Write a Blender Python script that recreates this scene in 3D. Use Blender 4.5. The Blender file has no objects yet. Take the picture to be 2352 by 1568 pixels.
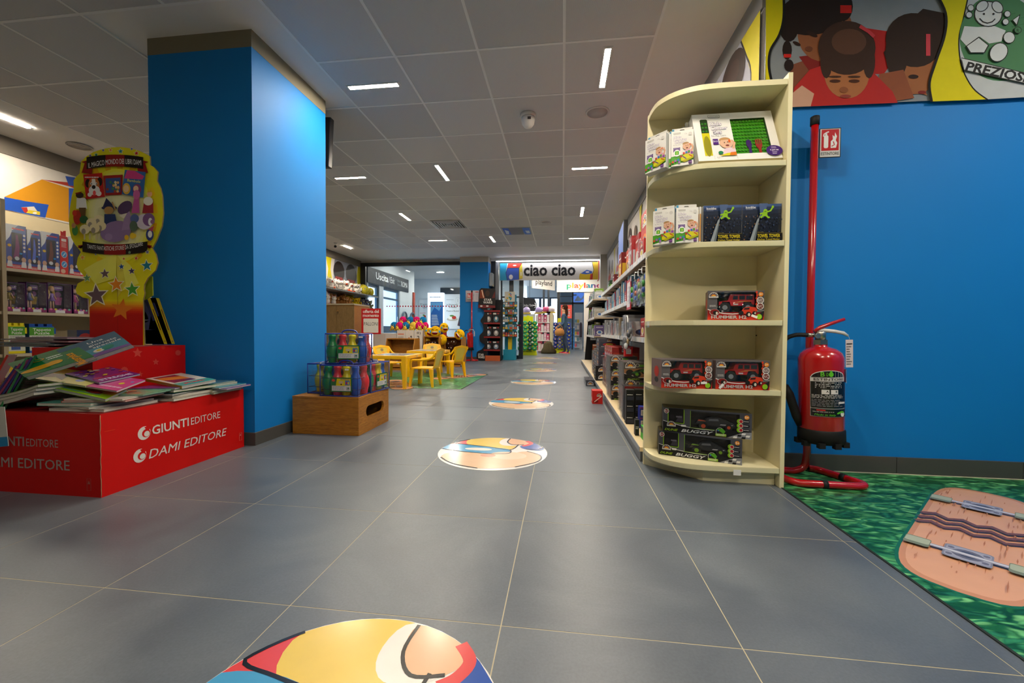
import bpy, math, random
from math import sin, cos, pi, radians, sqrt, atan2
from mathutils import Vector, Matrix
SC = bpy.context.scene
COL = SC.collection
rnd = random.Random(11)

# ---------------------------------------------------------------- camera, world, exposure
CAM_Z, YAW, PITCH, ROLL, FPX = 0.7744, 0.1232, 0.0248, 0.0063, 935.83
cd = bpy.data.cameras.new('camera')
cd.sensor_width = 36.0
cd.lens = FPX * 36.0 / 2352.0
cd.clip_start = 0.05
cd.clip_end = 200
cam = bpy.data.objects.new('camera', cd)
COL.objects.link(cam)
fw = Vector((-sin(YAW) * cos(PITCH), cos(YAW) * cos(PITCH), -sin(PITCH)))
rt = Vector((cos(YAW), sin(YAW), 0))
up = rt.cross(fw)
r2 = cos(ROLL) * rt + sin(ROLL) * up
u2 = -sin(ROLL) * rt + cos(ROLL) * up
mw = Matrix.Identity(4)
for i in range(3):
    mw[i][0], mw[i][1], mw[i][2] = r2[i], u2[i], -fw[i]
mw[2][3] = CAM_Z
cam.matrix_world = mw
SC.camera = cam

wd = bpy.data.worlds.new('sky')
SC.world = wd
wd.use_nodes = True
wd.node_tree.nodes['Background'].inputs[0].default_value = (0.78, 0.90, 1.0, 1)
wd.node_tree.nodes['Background'].inputs[1].default_value = 6.0
vs = SC.view_settings
vs.view_transform = 'Standard'
vs.look = 'None'
vs.gamma = 1.0
vs.use_curve_mapping = False
vs.exposure = 0.12
try:
    SC.cycles.caustics_reflective = False
    SC.cycles.caustics_refractive = False
    SC.cycles.sample_clamp_indirect = 4.0
    SC.cycles.blur_glossy = 1.0
    SC.cycles.max_bounces = 8
    SC.cycles.transparent_max_bounces = 24
    SC.cycles.use_denoising = True
except Exception:
    pass
LAMP = 520.0      # emission of the ceiling strips


def lin(h):
    if not isinstance(h, str):
        return h
    h = h.lstrip('#')
    o = []
    for i in (0, 2, 4):
        c = int(h[i:i + 2], 16) / 255.0
        o.append(c / 12.92 if c <= 0.04045 else ((c + 0.055) / 1.055) ** 2.4)
    return tuple(o)


# ---------------------------------------------------------------- materials (all procedural)
def new_mat(name):
    m = bpy.data.materials.new(name)
    m.use_nodes = True
    nt = m.node_tree
    return m, nt, nt.nodes, nt.links, nt.nodes['Principled BSDF']


def coords(N, L, scale, kind='Object'):
    tc = N.new('ShaderNodeTexCoord')
    mp = N.new('ShaderNodeMapping')
    mp.inputs['Scale'].default_value = scale if not isinstance(scale, (int, float)) else (scale,) * 3
    L.new(tc.outputs[kind], mp.inputs[0])
    return mp.outputs[0]


def noise(N, L, vec, scale=5, detail=3, rough=.55, dist=0):
    n = N.new('ShaderNodeTexNoise')
    n.inputs['Scale'].default_value = scale
    n.inputs['Detail'].default_value = detail
    n.inputs['Roughness'].default_value = rough
    n.inputs['Distortion'].default_value = dist
    L.new(vec, n.inputs['Vector'])
    return n.outputs[0]


def ramp(N, L, fac, stops):
    r = N.new('ShaderNodeValToRGB')
    e = r.color_ramp.elements
    while len(e) < len(stops):
        e.new(.5)
    for k, (p, c) in enumerate(stops):
        e[k].position = p
        e[k].color = (*lin(c), 1) if isinstance(c, (str, tuple)) else (c, c, c, 1)
    L.new(fac, r.inputs[0])
    return r.outputs[0]


def mix(N, L, a, b, fac=1.0, mode='MULTIPLY'):
    m = N.new('ShaderNodeMix')
    m.data_type = 'RGBA'
    m.blend_type = mode
    for s, v in ((0, fac), (6, a), (7, b)):
        if hasattr(v, 'links') or hasattr(v, 'is_linked'):
            L.new(v, m.inputs[s])
        else:
            m.inputs[s].default_value = v
    return m.outputs[2]


def vmat(name, rough=.5, metal=0., spec=.5, var=.06, nscale=14., bump=0., bscale=60., coat=0.):
    """colour comes from the mesh's own colour attribute, times a faint procedural grain"""
    m, nt, N, L, B = new_mat(name)
    a = N.new('ShaderNodeVertexColor')
    a.layer_name = 'Col'
    v = coords(N, L, 1.0)
    n = noise(N, L, v, nscale, 3)
    g = ramp(N, L, n, ((.3, 1 - var), (.7, 1 + var * .4)))
    L.new(mix(N, L, a.outputs[0], g), B.inputs['Base Color'])
    B.inputs['Roughness'].default_value = rough
    B.inputs['Metallic'].default_value = metal
    B.inputs['Specular IOR Level'].default_value = spec
    B.inputs['Coat Weight'].default_value = coat
    B.inputs['Coat Roughness'].default_value = .12
    if bump:
        b = N.new('ShaderNodeBump')
        b.inputs['Strength'].default_value = bump
        b.inputs['Distance'].default_value = .004
        L.new(noise(N, L, v, bscale, 2), b.inputs['Height'])
        L.new(b.outputs[0], B.inputs['Normal'])
    return m


PAINT = vmat('painted_plaster', .62, spec=.35, var=.03, nscale=2.0, bump=.05, bscale=90)
CARD = vmat('printed_card', .5, spec=.3, var=.03)
GLOSSY = vmat('laminated_print', .22, var=.03, coat=.3)
MATTE = vmat('matte_card', .75, spec=.25, var=.05)
PLAS = vmat('moulded_plastic', .32, var=.03)
LAQ = vmat('lacquered_steel', .22, var=.03, coat=.6)
METAL = vmat('brushed_metal', .32, metal=1., var=.08)
PAPER = vmat('paper_edges', .8, spec=.2, var=.10, nscale=60)
PLUSH = vmat('plush_fabric', .95, spec=.1, var=.25, nscale=30, bump=.6, bscale=80)
RUBBER = vmat('black_rubber', .6, spec=.3, var=.1)
LAMIN = vmat('melamine_board', .45, var=.03, nscale=6)
SKIN = vmat('skin_cloth', .8, spec=.2, var=.08)


def wood_mat(name, c0, c1, c2, scale=(1, 1, 1), rough=.5):
    m, nt, N, L, B = new_mat(name)
    v = coords(N, L, scale)
    n = noise(N, L, v, 6, 6, .6, 1.2)
    w = noise(N, L, v, 22, 2, .5, .4)
    c = ramp(N, L, n, ((.3, c0), (.5, c1), (.72, c2)))
    c = mix(N, L, c, ramp(N, L, w, ((.35, .8), (.6, 1.05))))
    L.new(c, B.inputs['Base Color'])
    B.inputs['Roughness'].default_value = rough
    return m


PINE = wood_mat('oiled_pine', '#8c560f', '#aa6e1c', '#ba802a', (1.2, 14, 14))
PINEY = wood_mat('oiled_pine_side', '#8c560f', '#aa6e1c', '#ba802a', (14, 1.2, 14))
OAK_SHADED = wood_mat('brown_oak_shaded', '#6f5528', '#86683a', '#93764a', (14, 14, 1.2))  # same cabinet wood, its less lit front put into a darker colour


def glass_mat(name, tint, gloss=.03, rough=.02):
    m = bpy.data.materials.new(name)
    m.use_nodes = True
    N, L = m.node_tree.nodes, m.node_tree.links
    N.remove(N['Principled BSDF'])
    t = N.new('ShaderNodeBsdfTransparent')
    t.inputs[0].default_value = (*tint, 1)
    g = N.new('ShaderNodeBsdfGlossy')
    g.inputs['Roughness'].default_value = rough
    x = N.new('ShaderNodeMixShader')
    f = N.new('ShaderNodeLayerWeight')
    f.inputs[0].default_value = .5
    w = N.new('ShaderNodeMath')
    w.operation = 'POWER'
    L.new(f.outputs['Facing'], w.inputs[0])
    w.inputs[1].default_value = 4.0
    k = N.new('ShaderNodeMath')
    k.operation = 'MULTIPLY_ADD'
    L.new(w.outputs[0], k.inputs[0])
    k.inputs[1].default_value = .75
    k.inputs[2].default_value = gloss
    L.new(k.outputs[0], x.inputs[0])
    L.new(t.outputs[0], x.inputs[1])
    L.new(g.outputs[0], x.inputs[2])
    L.new(x.outputs[0], N['Material Output'].inputs[0])
    return m


GLASS = glass_mat('window_glass', (.88, .94, .98))
FILM = glass_mat('clear_film', (.93, .94, .96), .06, .12)
CLEAR = glass_mat('clear_acrylic', (.93, .95, .95), rough=.06)


def crinkle(m):
    """crumpled look for loose film"""
    N, L = m.node_tree.nodes, m.node_tree.links
    b = N.new('ShaderNodeBump')
    b.inputs['Strength'].default_value = .9
    b.inputs['Distance'].default_value = .02
    L.new(noise(N, L, coords(N, L, 1.0), 22, 2), b.inputs['Height'])
    for n in N:
        if n.type in ('BSDF_GLOSSY', 'LAYER_WEIGHT'):
            L.new(b.outputs[0], n.inputs['Normal'])


WRAP = glass_mat('crumpled_film', (.90, .91, .94), rough=.16)
crinkle(WRAP)
crinkle(FILM)


def emit_mat(name, col, s):
    m, nt, N, L, B = new_mat(name)
    B.inputs['Base Color'].default_value = (.05, .05, .05, 1)
    B.inputs['Emission Color'].default_value = (*lin(col), 1)
    B.inputs['Emission Strength'].default_value = s
    return m


LIGHT = emit_mat('lamp_diffuser', '#fff1dc', LAMP)
COVE = emit_mat('cove_tube', '#f4f6ff', 14.0)
SCREEN = emit_mat('screen_glow', '#4a78c8', .7)
LITBOX = emit_mat('lit_panel', '#eef6ff', 1.6)


# ---------------------------------------------------------------- mesh builder
_text = {}


def textgeo(t, bold=0., shear=0., sp=1.0):
    k = (t, bold, shear, sp)
    if k not in _text:
        cu = bpy.data.curves.new('lettering', 'FONT')
        cu.body = t
        cu.resolution_u = 2
        cu.fill_mode = 'FRONT'
        cu.offset = bold
        cu.shear = shear
        cu.space_character = sp
        o = bpy.data.objects.new('lettering', cu)
        me = o.to_mesh()
        V = [(p.co.x, p.co.y) for p in me.vertices]
        F = [tuple(p.vertices) for p in me.polygons]
        o.to_mesh_clear()
        bpy.data.objects.remove(o)
        bpy.data.curves.remove(cu)
        _text[k] = (V, F)
    return _text[k]


CAP = .682


class MB:
    def __init__(s):
        s.v, s.f, s.c, s.s, s.m = [], [], [], [], []
        s.T = None
        s.slot = 0

    def av(s, p):
        if s.T is not None:
            p = s.T @ Vector(p)
        s.v.append((p[0], p[1], p[2]))
        return len(s.v) - 1

    def face(s, idx, col, sm=False):
        s.f.append(tuple(idx))
        s.c.append(lin(col))
        s.s.append(sm)
        s.m.append(s.slot)

    def poly(s, pts, col, sm=False):
        s.face([s.av(p) for p in pts], col, sm)
        return s

    def box(s, x0, y0, z0, x1, y1, z1, col, f={}):
        i = [s.av(p) for p in ((x0, y0, z0), (x1, y0, z0), (x1, y1, z0), (x0, y1, z0), (x0, y0, z1), (x1, y0, z1), (x1, y1, z1), (x0, y1, z1))]
        for k, q in (('z-', (3, 2, 1, 0)), ('z+', (4, 5, 6, 7)), ('y-', (0, 1, 5, 4)), ('x+', (1, 2, 6, 5)), ('y+', (2, 3, 7, 6)), ('x-', (3, 0, 4, 7))):
            s.face([i[j] for j in q], f.get(k, col))
        return s

    def extr(s, pts, d, col, side=None, back=None, sm=False):
        """polygon pts (3D) pushed along the vector d"""
        d = Vector(d)
        a = [s.av(p) for p in pts]
        b = [s.av(Vector(p) + d) for p in pts]
        n = len(a)
        s.face(a, col)
        s.face(b[::-1], back or col)
        for k in range(n):
            s.face((a[k], b[k], b[(k + 1) % n], a[(k + 1) % n]), side or col, sm)
        return s

    def tube(s, path, r, col, n=8, cap=True, closed=False, sm=True, flat=1.0):
        P = [Vector(p) for p in path]
        R = r if isinstance(r, (list, tuple)) else [r] * len(P)
        rings = []
        nrm = None
        for k, p in enumerate(P):
            a = P[(k - 1) % len(P)] if (k > 0 or closed) else p
            b = P[(k + 1) % len(P)] if (k < len(P) - 1 or closed) else p
            t = (b - a).normalized()
            if nrm is None:
                nrm = t.orthogonal().normalized()
                if abs(t.z) < .9:
                    nrm = Vector((0, 0, 1)) - t * t.z
                    nrm.normalize()
            else:
                nrm = nrm - t * nrm.dot(t)
                nrm = nrm.normalized() if nrm.length > 1e-5 else t.orthogonal().normalized()
            bi = t.cross(nrm)
            rings.append([s.av(p + nrm * (cos(2 * pi * j / n) * R[k]) + bi * (sin(2 * pi * j / n) * R[k] * flat)) for j in range(n)])
        m = len(rings)
        for k in range(m if closed else m - 1):
            A, Bq = rings[k], rings[(k + 1) % m]
            for j in range(n):
                s.face((A[j], A[(j + 1) % n], Bq[(j + 1) % n], Bq[j]), col, sm)
        if cap and not closed:
            s.face(rings[0][::-1], col)
            s.face(rings[-1], col)
        return s

    def lathe(s, prof, col, n=16, o=(0, 0, 0), sm=True, cols=None):
        rings = []
        for r, z in prof:
            if r < 1e-6:
                rings.append([s.av((o[0], o[1], o[2] + z))])
            else:
                rings.append([s.av((o[0] + r * cos(2 * pi * j / n), o[1] + r * sin(2 * pi * j / n), o[2] + z)) for j in range(n)])
        for k in range(len(rings) - 1):
            A, Bq = rings[k], rings[k + 1]
            c = cols[k] if cols else col
            for j in range(n):
                a, b = A[j % len(A)], A[(j + 1) % len(A)]
                d, e = Bq[j % len(Bq)], Bq[(j + 1) % len(Bq)]
                q = [a, b, e, d]
                q = [x for i, x in enumerate(q) if x not in q[:i]]
                if len(q) > 2:
                    s.face(q, c, sm)
        if len(rings[0]) > 1:
            s.face(rings[0][::-1], cols[0] if cols else col)
        if len(rings[-1]) > 1:
            s.face(rings[-1], cols[-1] if cols else col)
        return s

    def ball(s, c, r, col, n=10, m=6):
        if isinstance(r, (int, float)):
            r = (r, r, r)
        T0 = s.T
        M = Matrix.Translation(c) @ Matrix.Diagonal((r[0], r[1], r[2], 1))
        s.T = M if T0 is None else T0 @ M
        s.lathe([(sin(pi * k / m), -cos(pi * k / m)) for k in range(m + 1)], col, n)
        s.T = T0
        return s

    def build(s, name, mats=None, parent=None, bevel=0, **kw):
        me = bpy.data.meshes.new(name)
        me.from_pydata(s.v, [], s.f)
        ca = me.color_attributes.new('Col', 'FLOAT_COLOR', 'CORNER')
        arr = []
        for f, c in zip(s.f, s.c):
            arr.extend((c[0], c[1], c[2], 1.0) * len(f))
        ca.data.foreach_set('color', arr)
        me.polygons.foreach_set('use_smooth', s.s)
        mats = mats or CARD
        if not isinstance(mats, (list, tuple)):
            mats = [mats]
        for m in mats:
            me.materials.append(m)
        if len(mats) > 1:
            me.polygons.foreach_set('material_index', s.m)
        me.update()
        return put(name, me, parent, bevel, **kw)


def put(name, me, parent=None, bevel=0, label=None, cat=None, group=None, kind=None, loc=None, rot=None):
    o = bpy.data.objects.new(name, me)
    COL.objects.link(o)
    if parent is not None:
        o.parent = parent
    if loc is not None:
        o.location = loc
    if rot is not None:
        o.rotation_euler = rot if not isinstance(rot, (int, float)) else (0, 0, rot)
    if bevel:
        b = o.modifiers.new('edge', 'BEVEL')
        b.width = bevel
        b.segments = 2
        b.limit_method = 'ANGLE'
        b.harden_normals = False
    return tag(o, label, cat, group, kind)


def tag(o, label=None, cat=None, group=None, kind=None):
    for k, v in (('label', label), ('category', cat), ('group', group), ('kind', kind)):
        if v:
            o[k] = v
    return o


def thing(name, label, cat, loc=(0, 0, 0), rot=0, group=None):
    o = bpy.data.objects.new(name, None)
    o.empty_display_size = .1
    COL.objects.link(o)
    o.location = loc
    o.rotation_euler = (0, 0, rot) if isinstance(rot, (int, float)) else rot
    return tag(o, label, cat, group)


def dup(root, loc, rot=0, label=None, group=None, scale=None):
    r = root.copy()
    COL.objects.link(r)
    r.location = loc
    r.rotation_euler = (0, 0, rot) if isinstance(rot, (int, float)) else rot
    if scale:
        r.scale = (scale,) * 3 if isinstance(scale, (int, float)) else scale
    tag(r, label, None, group)
    for ch in list(root.children):
        c = ch.copy()
        COL.objects.link(c)
        c.parent = r
        for g in list(ch.children):
            d = g.copy()
            COL.objects.link(d)
            d.parent = c
    return r


class PF:
    """a flat print: shapes laid one over the other on the plane o + x*u + y*v (metres times sc)"""

    def __init__(s, mb, o, u, v, sc=1.0, eps=.0006, step=.00012, fn=None):
        s.mb, s.o, s.u, s.v = mb, Vector(o), Vector(u).normalized(), Vector(v).normalized()
        s.n = s.u.cross(s.v).normalized()
        s.sc, s.h, s.step, s.fn = sc, eps, step, fn

    def P(s, x, y):
        if s.fn:
            return s.fn(x * s.sc, y * s.sc, s.h)
        return s.o + s.u * (x * s.sc) + s.v * (y * s.sc) + s.n * s.h

    def poly(s, pts, col):
        s.mb.poly([s.P(*p) for p in pts], col)
        s.h += s.step
        return s

    def rect(s, x0, y0, x1, y1, col, nx=1):
        for k in range(nx):
            a, b = x0 + (x1 - x0) * k / nx, x0 + (x1 - x0) * (k + 1) / nx
            s.mb.poly([s.P(a, y0), s.P(b, y0), s.P(b, y1), s.P(a, y1)], col)
        s.h += s.step
        return s

    def rrect(s, x0, y0, x1, y1, r, col, n=4):
        pts = []
        for cx, cy, a in ((x1 - r, y0 + r, -90), (x1 - r, y1 - r, 0), (x0 + r, y1 - r, 90), (x0 + r, y0 + r, 180)):
            for k in range(n + 1):
                t = radians(a + 90 * k / n)
                pts.append((cx + r * cos(t), cy + r * sin(t)))
        return s.poly(pts, col)

    def ell(s, cx, cy, rx, ry, col, n=18, a0=0, a1=360, rot=0):
        full = abs(a1 - a0) >= 360
        k = n if full else n + 1
        c, q = cos(radians(rot)), sin(radians(rot))
        pts = []
        for j in range(k):
            t = radians(a0 + (a1 - a0) * j / n)
            x, y = rx * cos(t), ry * sin(t)
            pts.append((cx + x * c - y * q, cy + x * q + y * c))
        return s.poly(pts, col)

    def star(s, cx, cy, r, col, k=5, ri=.45, rot=90, edge=None):
        if edge:
            s.star(cx, cy, r * 1.22, edge, k, ri * 1.05, rot)
        return s.poly([(cx + (r if j % 2 == 0 else r * ri) * cos(radians(rot + 180 * j / k)), cy + (r if j % 2 == 0 else r * ri) * sin(radians(rot + 180 * j / k))) for j in range(2 * k)], col)

    def line(s, pts, w, col, closed=False):
        P = [Vector(p) for p in pts]
        n = len(P)
        L, R = [], []
        for k in range(n):
            a = P[k - 1] if (k or closed) else P[k]
            b = P[(k + 1) % n] if (k < n - 1 or closed) else P[k]
            t = (b - a)
            t = t.normalized() if t.length > 1e-9 else Vector((1, 0))
            q = Vector((-t.y, t.x)) * (w / 2)
            L.append(P[k] + q)
            R.append(P[k] - q)
        for k in range(n if closed else n - 1):
            j = (k + 1) % n
            s.mb.poly([s.P(*R[k]), s.P(*R[j]), s.P(*L[j]), s.P(*L[k])], col)
        s.h += s.step
        return s

    def text(s, t, x, y, h, col, w=None, al='c', bold=0., shear=0., sp=1.0, rot=0, arc=0, edge=None, ew=.05, multi=None):
        """capital height h, optional total width w; y is the baseline; arc bends the line (sag in the same unit)"""
        if edge:
            s.text(t, x, y, h, edge, w, al, bold + ew, shear, sp, rot, arc)
        if 'M' in t and 0 < bold < .04:      # heavier strokes by a doubled print
            s.text(t, x + bold * h * .9, y, h, col, w, al, 0, shear, sp, rot, arc)
            bold = 0
        V, F = textgeo(t, round(bold * .55, 4), shear, sp)
        if not V:
            return s
        V0 = textgeo(t, 0., shear, sp)[0] if bold else V
        x0, x1 = min(p[0] for p in V0), max(p[0] for p in V0)
        sy = h / CAP
        sx = w / (x1 - x0) if w else sy
        W = (x1 - x0) * sx
        ox = x - {'c': W / 2, 'l': 0, 'r': W}[al]
        c, q = cos(radians(rot)), sin(radians(rot))
        ids = []
        for a, b in V:
            px, py = ox + (a - x0) * sx - x, b * sy
            if arc:
                py += arc * (1 - (2 * px / W) ** 2)
            ids.append(s.mb.av(s.P(x + px * c - py * q, y + px * q + py * c)))
        for f in F:
            cc = col
            if multi:
                ax = sum(V[i][0] for i in f) / len(f)
                cc = multi[min(len(multi) - 1, int((ax - x0) / (x1 - x0 + 1e-6) * len(multi)))]
            s.mb.face([ids[i] for i in f], cc)
        s.h += s.step
        return s

    def bars(s, x0, y0, x1, y1, rows, col, seed=0, fill=.8):
        """lines of small print too small to read"""
        R = random.Random(seed)
        dy = (y1 - y0) / rows
        for k in range(rows):
            x = x0
            e = x0 + (x1 - x0) * (fill + (1 - fill) * R.random())
            while x < e:
                w = min(e - x, (x1 - x0) * R.uniform(.05, .2))
                s.mb.poly([s.P(x, y0 + dy * (k + .3)), s.P(x + w, y0 + dy * (k + .3)), s.P(x + w, y0 + dy * (k + .75)), s.P(x, y0 + dy * (k + .75))], col)
                x += w + (x1 - x0) * .025
        s.h += s.step
        return s


def curve(pts, n=6, closed=False):
    """Catmull-Rom through 2D/3D points"""
    P = [Vector(p) for p in pts]
    m = len(P)
    out = []
    for k in range(m if closed else m - 1):
        p0 = P[(k - 1) % m] if (k or closed) else P[0]
        p1, p2 = P[k], P[(k + 1) % m]
        p3 = P[(k + 2) % m] if (k + 2 < m or closed) else P[-1]
        for j in range(n):
            t = j / n
            out.append(.5 * ((2 * p1) + (p2 - p0) * t + (2 * p0 - 5 * p1 + 4 * p2 - p3) * t * t + (3 * p1 - p0 - 3 * p2 + p3) * t ** 3))
    if not closed:
        out.append(P[-1])
    return [tuple(p) for p in out]


def shade(c, k):
    c = lin(c)
    return tuple(min(1, max(0, x * k)) for x in c)


ORD = ['first', 'second', 'third', 'fourth', 'fifth', 'sixth', 'seventh', 'eighth', 'ninth', 'tenth', 'eleventh', 'twelfth', 'thirteenth', 'fourteenth', 'fifteenth', 'sixteenth']
# ================================================================ the setting
X, Y, Z = Vector((1, 0, 0)), Vector((0, 1, 0)), Vector((0, 0, 1))
HC = 2.742
BLUE, BAND, WHITE = '#0079c6', '#7d7560', '#d9d6cf'


def view(p):
    d = Vector(p) - Vector((0, 0, CAM_Z))
    z = d.dot(fw)
    return (1176 + FPX * d.dot(r2) / z, 784 - FPX * d.dot(u2) / z) if z > .05 else None


# floor: grout bed plus one tile object each
m, nt, N, L, B = new_mat('slate_floor_tile')
pos = N.new('ShaderNodeNewGeometry').outputs['Position']
n1 = noise(N, L, pos, 2.2, 5, .62, .8)
n2 = noise(N, L, pos, 140, 2, .6)
oi = N.new('ShaderNodeObjectInfo').outputs['Random']
c = ramp(N, L, n1, ((.28, '#525a64'), (.5, '#5e666f'), (.74, '#6c737a')))
c = mix(N, L, c, ramp(N, L, n2, ((.3, .9), (.7, 1.06))))
c = mix(N, L, c, ramp(N, L, oi, ((0, .92), (1, 1.05))))
L.new(c, B.inputs['Base Color'])
L.new(ramp(N, L, n1, ((.3, .30), (.7, .42))), B.inputs['Roughness'])
B.inputs['Specular IOR Level'].default_value = .45
bp = N.new('ShaderNodeBump')
bp.inputs['Strength'].default_value = .12
bp.inputs['Distance'].default_value = .001
L.new(n2, bp.inputs['Height'])
L.new(bp.outputs[0], B.inputs['Normal'])
TILE = m
flo = MB().box(-7.2, -2.2, -.12, 3.4, 26, -.0006, '#b5ab90').build('floor', PAINT, kind='structure')
cells = []
for i in range(-12, 6):
    for j in range(-2, 40):
        x, y = -.1536 + .6 * i, 1.0429 + .6 * j
        if x > 1.2 and y > 2.5 or x < -5.7 or x + .3 > 3.3:
            continue
        q = [view((x + a, y + b, 0)) for a in (0, .6) for b in (0, .6)]
        q = [p for p in q if p]
        if q and max(p[0] for p in q) > -900 and min(p[0] for p in q) < 3200 and min(p[1] for p in q) < 2600:
            cells.append((y - .5 * abs(x + .3) * 0, x, y))
cells.sort()
tm = MB().box((.0016), .0016, -.008, .5984, .5984, 0, '#ffffff')
to = tm.build('tile', TILE, flo, loc=(cells[0][1], cells[0][2], 0))
rest = MB()
for k, (_, x, y) in enumerate(cells):
    if k == 0:
        continue
    if k < 290:
        t = to.copy()
        COL.objects.link(t)
        t.location = (x, y, 0)
    else:
        rest.box(x + .0016, y + .0016, -.008, x + .5984, y + .5984, 0, '#ffffff')
if rest.v:
    rest.build('far_tiles', TILE, flo, kind='stuff')

# ceiling: plaster slab, perforated panels, T bars
cei = MB().box(-5.8, -2.2, HC, 3.4, 11.25, HC + .15, '#e9e7e3').build('ceiling', PAINT, kind='structure')
m, nt, N, L, B = new_mat('perforated_ceiling_panel')
pos = N.new('ShaderNodeNewGeometry').outputs['Position']
mp = N.new('ShaderNodeMapping')
mp.inputs['Scale'].default_value = (150, 150, 0)
mp.inputs['Rotation'].default_value = (0, 0, radians(45))
L.new(pos, mp.inputs[0])
vo = N.new('ShaderNodeTexVoronoi')
vo.inputs['Randomness'].default_value = 0
vo.inputs['Scale'].default_value = 1
L.new(mp.outputs[0], vo.inputs['Vector'])
oi = N.new('ShaderNodeObjectInfo').outputs['Random']
c = ramp(N, L, vo.outputs['Distance'], ((.28, '#aeaeb0'), (.42, '#dedede')))
c = mix(N, L, c, ramp(N, L, oi, ((0, .86), (.8, 1.0), (1, 1.1))))
L.new(c, B.inputs['Base Color'])
B.inputs['Roughness'].default_value = .5
PANEL = m
pm = None
for i in range(-8, 1):
    for j in range(-2, 12):
        x, y = -.007 + .6 * i, 2.238 + .6 * j
        if j == 11:
            if i > -99:
                pass
        if -3.03 < x < -1.85 and 2.2 < y < 3.4:
            continue
        if x < -4.85 or j > 11 or (j < -1 and False):
            continue
        if pm is None:
            pm = MB().box(.004, .004, -.006, .596, .596, 0, '#ffffff').build('ceiling_panel', PANEL, cei, loc=(x, y, HC))
        else:
            t = pm.copy()
            COL.objects.link(t)
            t.location = (x, y, HC)
bars = MB()
for i in range(-8, 2):
    x = -.007 + .6 * i
    for a, b in ([(1.038, 9.438)] if not -2.9 < x < -1.9 else [(1.038, 2.238), (3.438, 9.438)]):
        bars.box(x - .009, a, HC - .009, x + .009, b, HC, '#f0f0ee')
for j in range(-2, 13):
    y = 2.238 + .6 * j
    for a, b in ([(-4.807, .593)] if not 2.3 < y < 3.4 else [(-4.807, -3.007), (-1.807, .593)]):
        bars.box(a, y - .009, HC - .0085, b, y + .009, HC, '#f0f0ee')
bars.build('grid_bars', PLAS, cei)

# walls
MB().box(1.2505, 2.48, 0, 3.4, 2.62, HC, BLUE).build('wall_right_front', PAINT, kind='structure')
w = MB().box(1.113, 2.48, 0, 1.25, 11.0, HC, '#c9c7c2', {'y-': BLUE}).build('wall_right', PAINT, kind='structure')
MB().box(1.095, 2.485, 2.60, 1.113, 11.0, HC - .001, '#8c8c8a').build('trim_1', PAINT, w)
w = MB().box(-5.85, -2.2, 0, -5.7, 11.0, HC, '#d8d2c4').build('wall_left', PAINT, kind='structure')
MB().box(-5.7, -2.0, 2.56, -5.685, 11.0, HC - .001, '#6f685e').build('trim_2', PAINT, w)
MB().box(-5.85, -2.35, 0, 3.4, -2.2, HC, '#8f8c86').build('wall_rear', PAINT, kind='structure')
MB().box(3.3, -2.2, 0, 3.45, 2.48, HC, BLUE).build('wall_side', PAINT, kind='structure')
# columns
cc = MB()
cc.box(-2.812, 2.486, 0, -2.042, 3.326, 2.630, BLUE)
cc.box(-2.813, 2.485, 2.630, -2.041, 3.327, HC, BAND)
cc.build('column', PAINT, label='wide blue column with taupe top band in front of the book stand', cat='column', kind='structure')
cc = MB()
cc.box(-2.72, 10.62, 0, -1.96, 11.25, 2.60, BLUE)
cc.box(-2.721, 10.619, 2.60, -1.959, 11.25, HC, '#b5b1a8')
cc.build('column', PAINT, kind='structure')
# skirting, one tile strip object each
GR = '#4b4a47'
bb = MB().box(-2.826, 2.474, 0, -2.03, 2.486, .085, GR).box(-2.042, 2.486, 0, -2.03, 3.338, .085, GR)
bb.build('baseboard_column', PAINT, kind='structure')
br = bpy.data.objects.new('baseboard_right', None)
COL.objects.link(br)
br['kind'] = 'structure'
xs = [1.113, 1.216, 1.8295, 2.437, 3.05, 3.3]
for a, b in zip(xs, xs[1:]):
    MB().box(a + .0015, 2.466, 0, b - .0015, 2.48, .095, GR).build('skirting_tile', PLAS, br)
MB().box(1.113, 2.462, 0, 3.3, 2.467, .006, '#cfc8ae').build('joint_line', PAINT, br)
MB().box(-2.732, 10.606, 0, -1.948, 10.62, .09, GR).box(-1.96, 10.62, 0, -1.948, 11.2, .09, GR).build('baseboard_far', PAINT, kind='structure')

# ---------------------------------------------------------------- ceiling lamps
def lamp(x, y, along, L_=.42, label=None, s=1.0):
    t = thing('ceiling_light', label, 'ceiling light', (x, y, HC - .006), 0 if along == 'x' else pi / 2, 'recessed strip lights')
    h = L_ / 2
    f = MB()
    f.box(-h - .02, -.032, -.006, h + .02, -.02, 0, '#d8d8d6').box(-h - .02, .02, -.006, h + .02, .032, 0, '#d8d8d6')
    f.box(-h - .02, -.02, -.006, -h, .02, 0, '#d8d8d6').box(h, -.02, -.006, h + .02, .02, 0, '#d8d8d6')
    f.build('frame', PLAS, t)
    MB().box(-h, -.019, -.004, h, .019, -.001, '#ffffff').build('diffuser', LIGHT if s == 1 else DIM, t)
    return t


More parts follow.
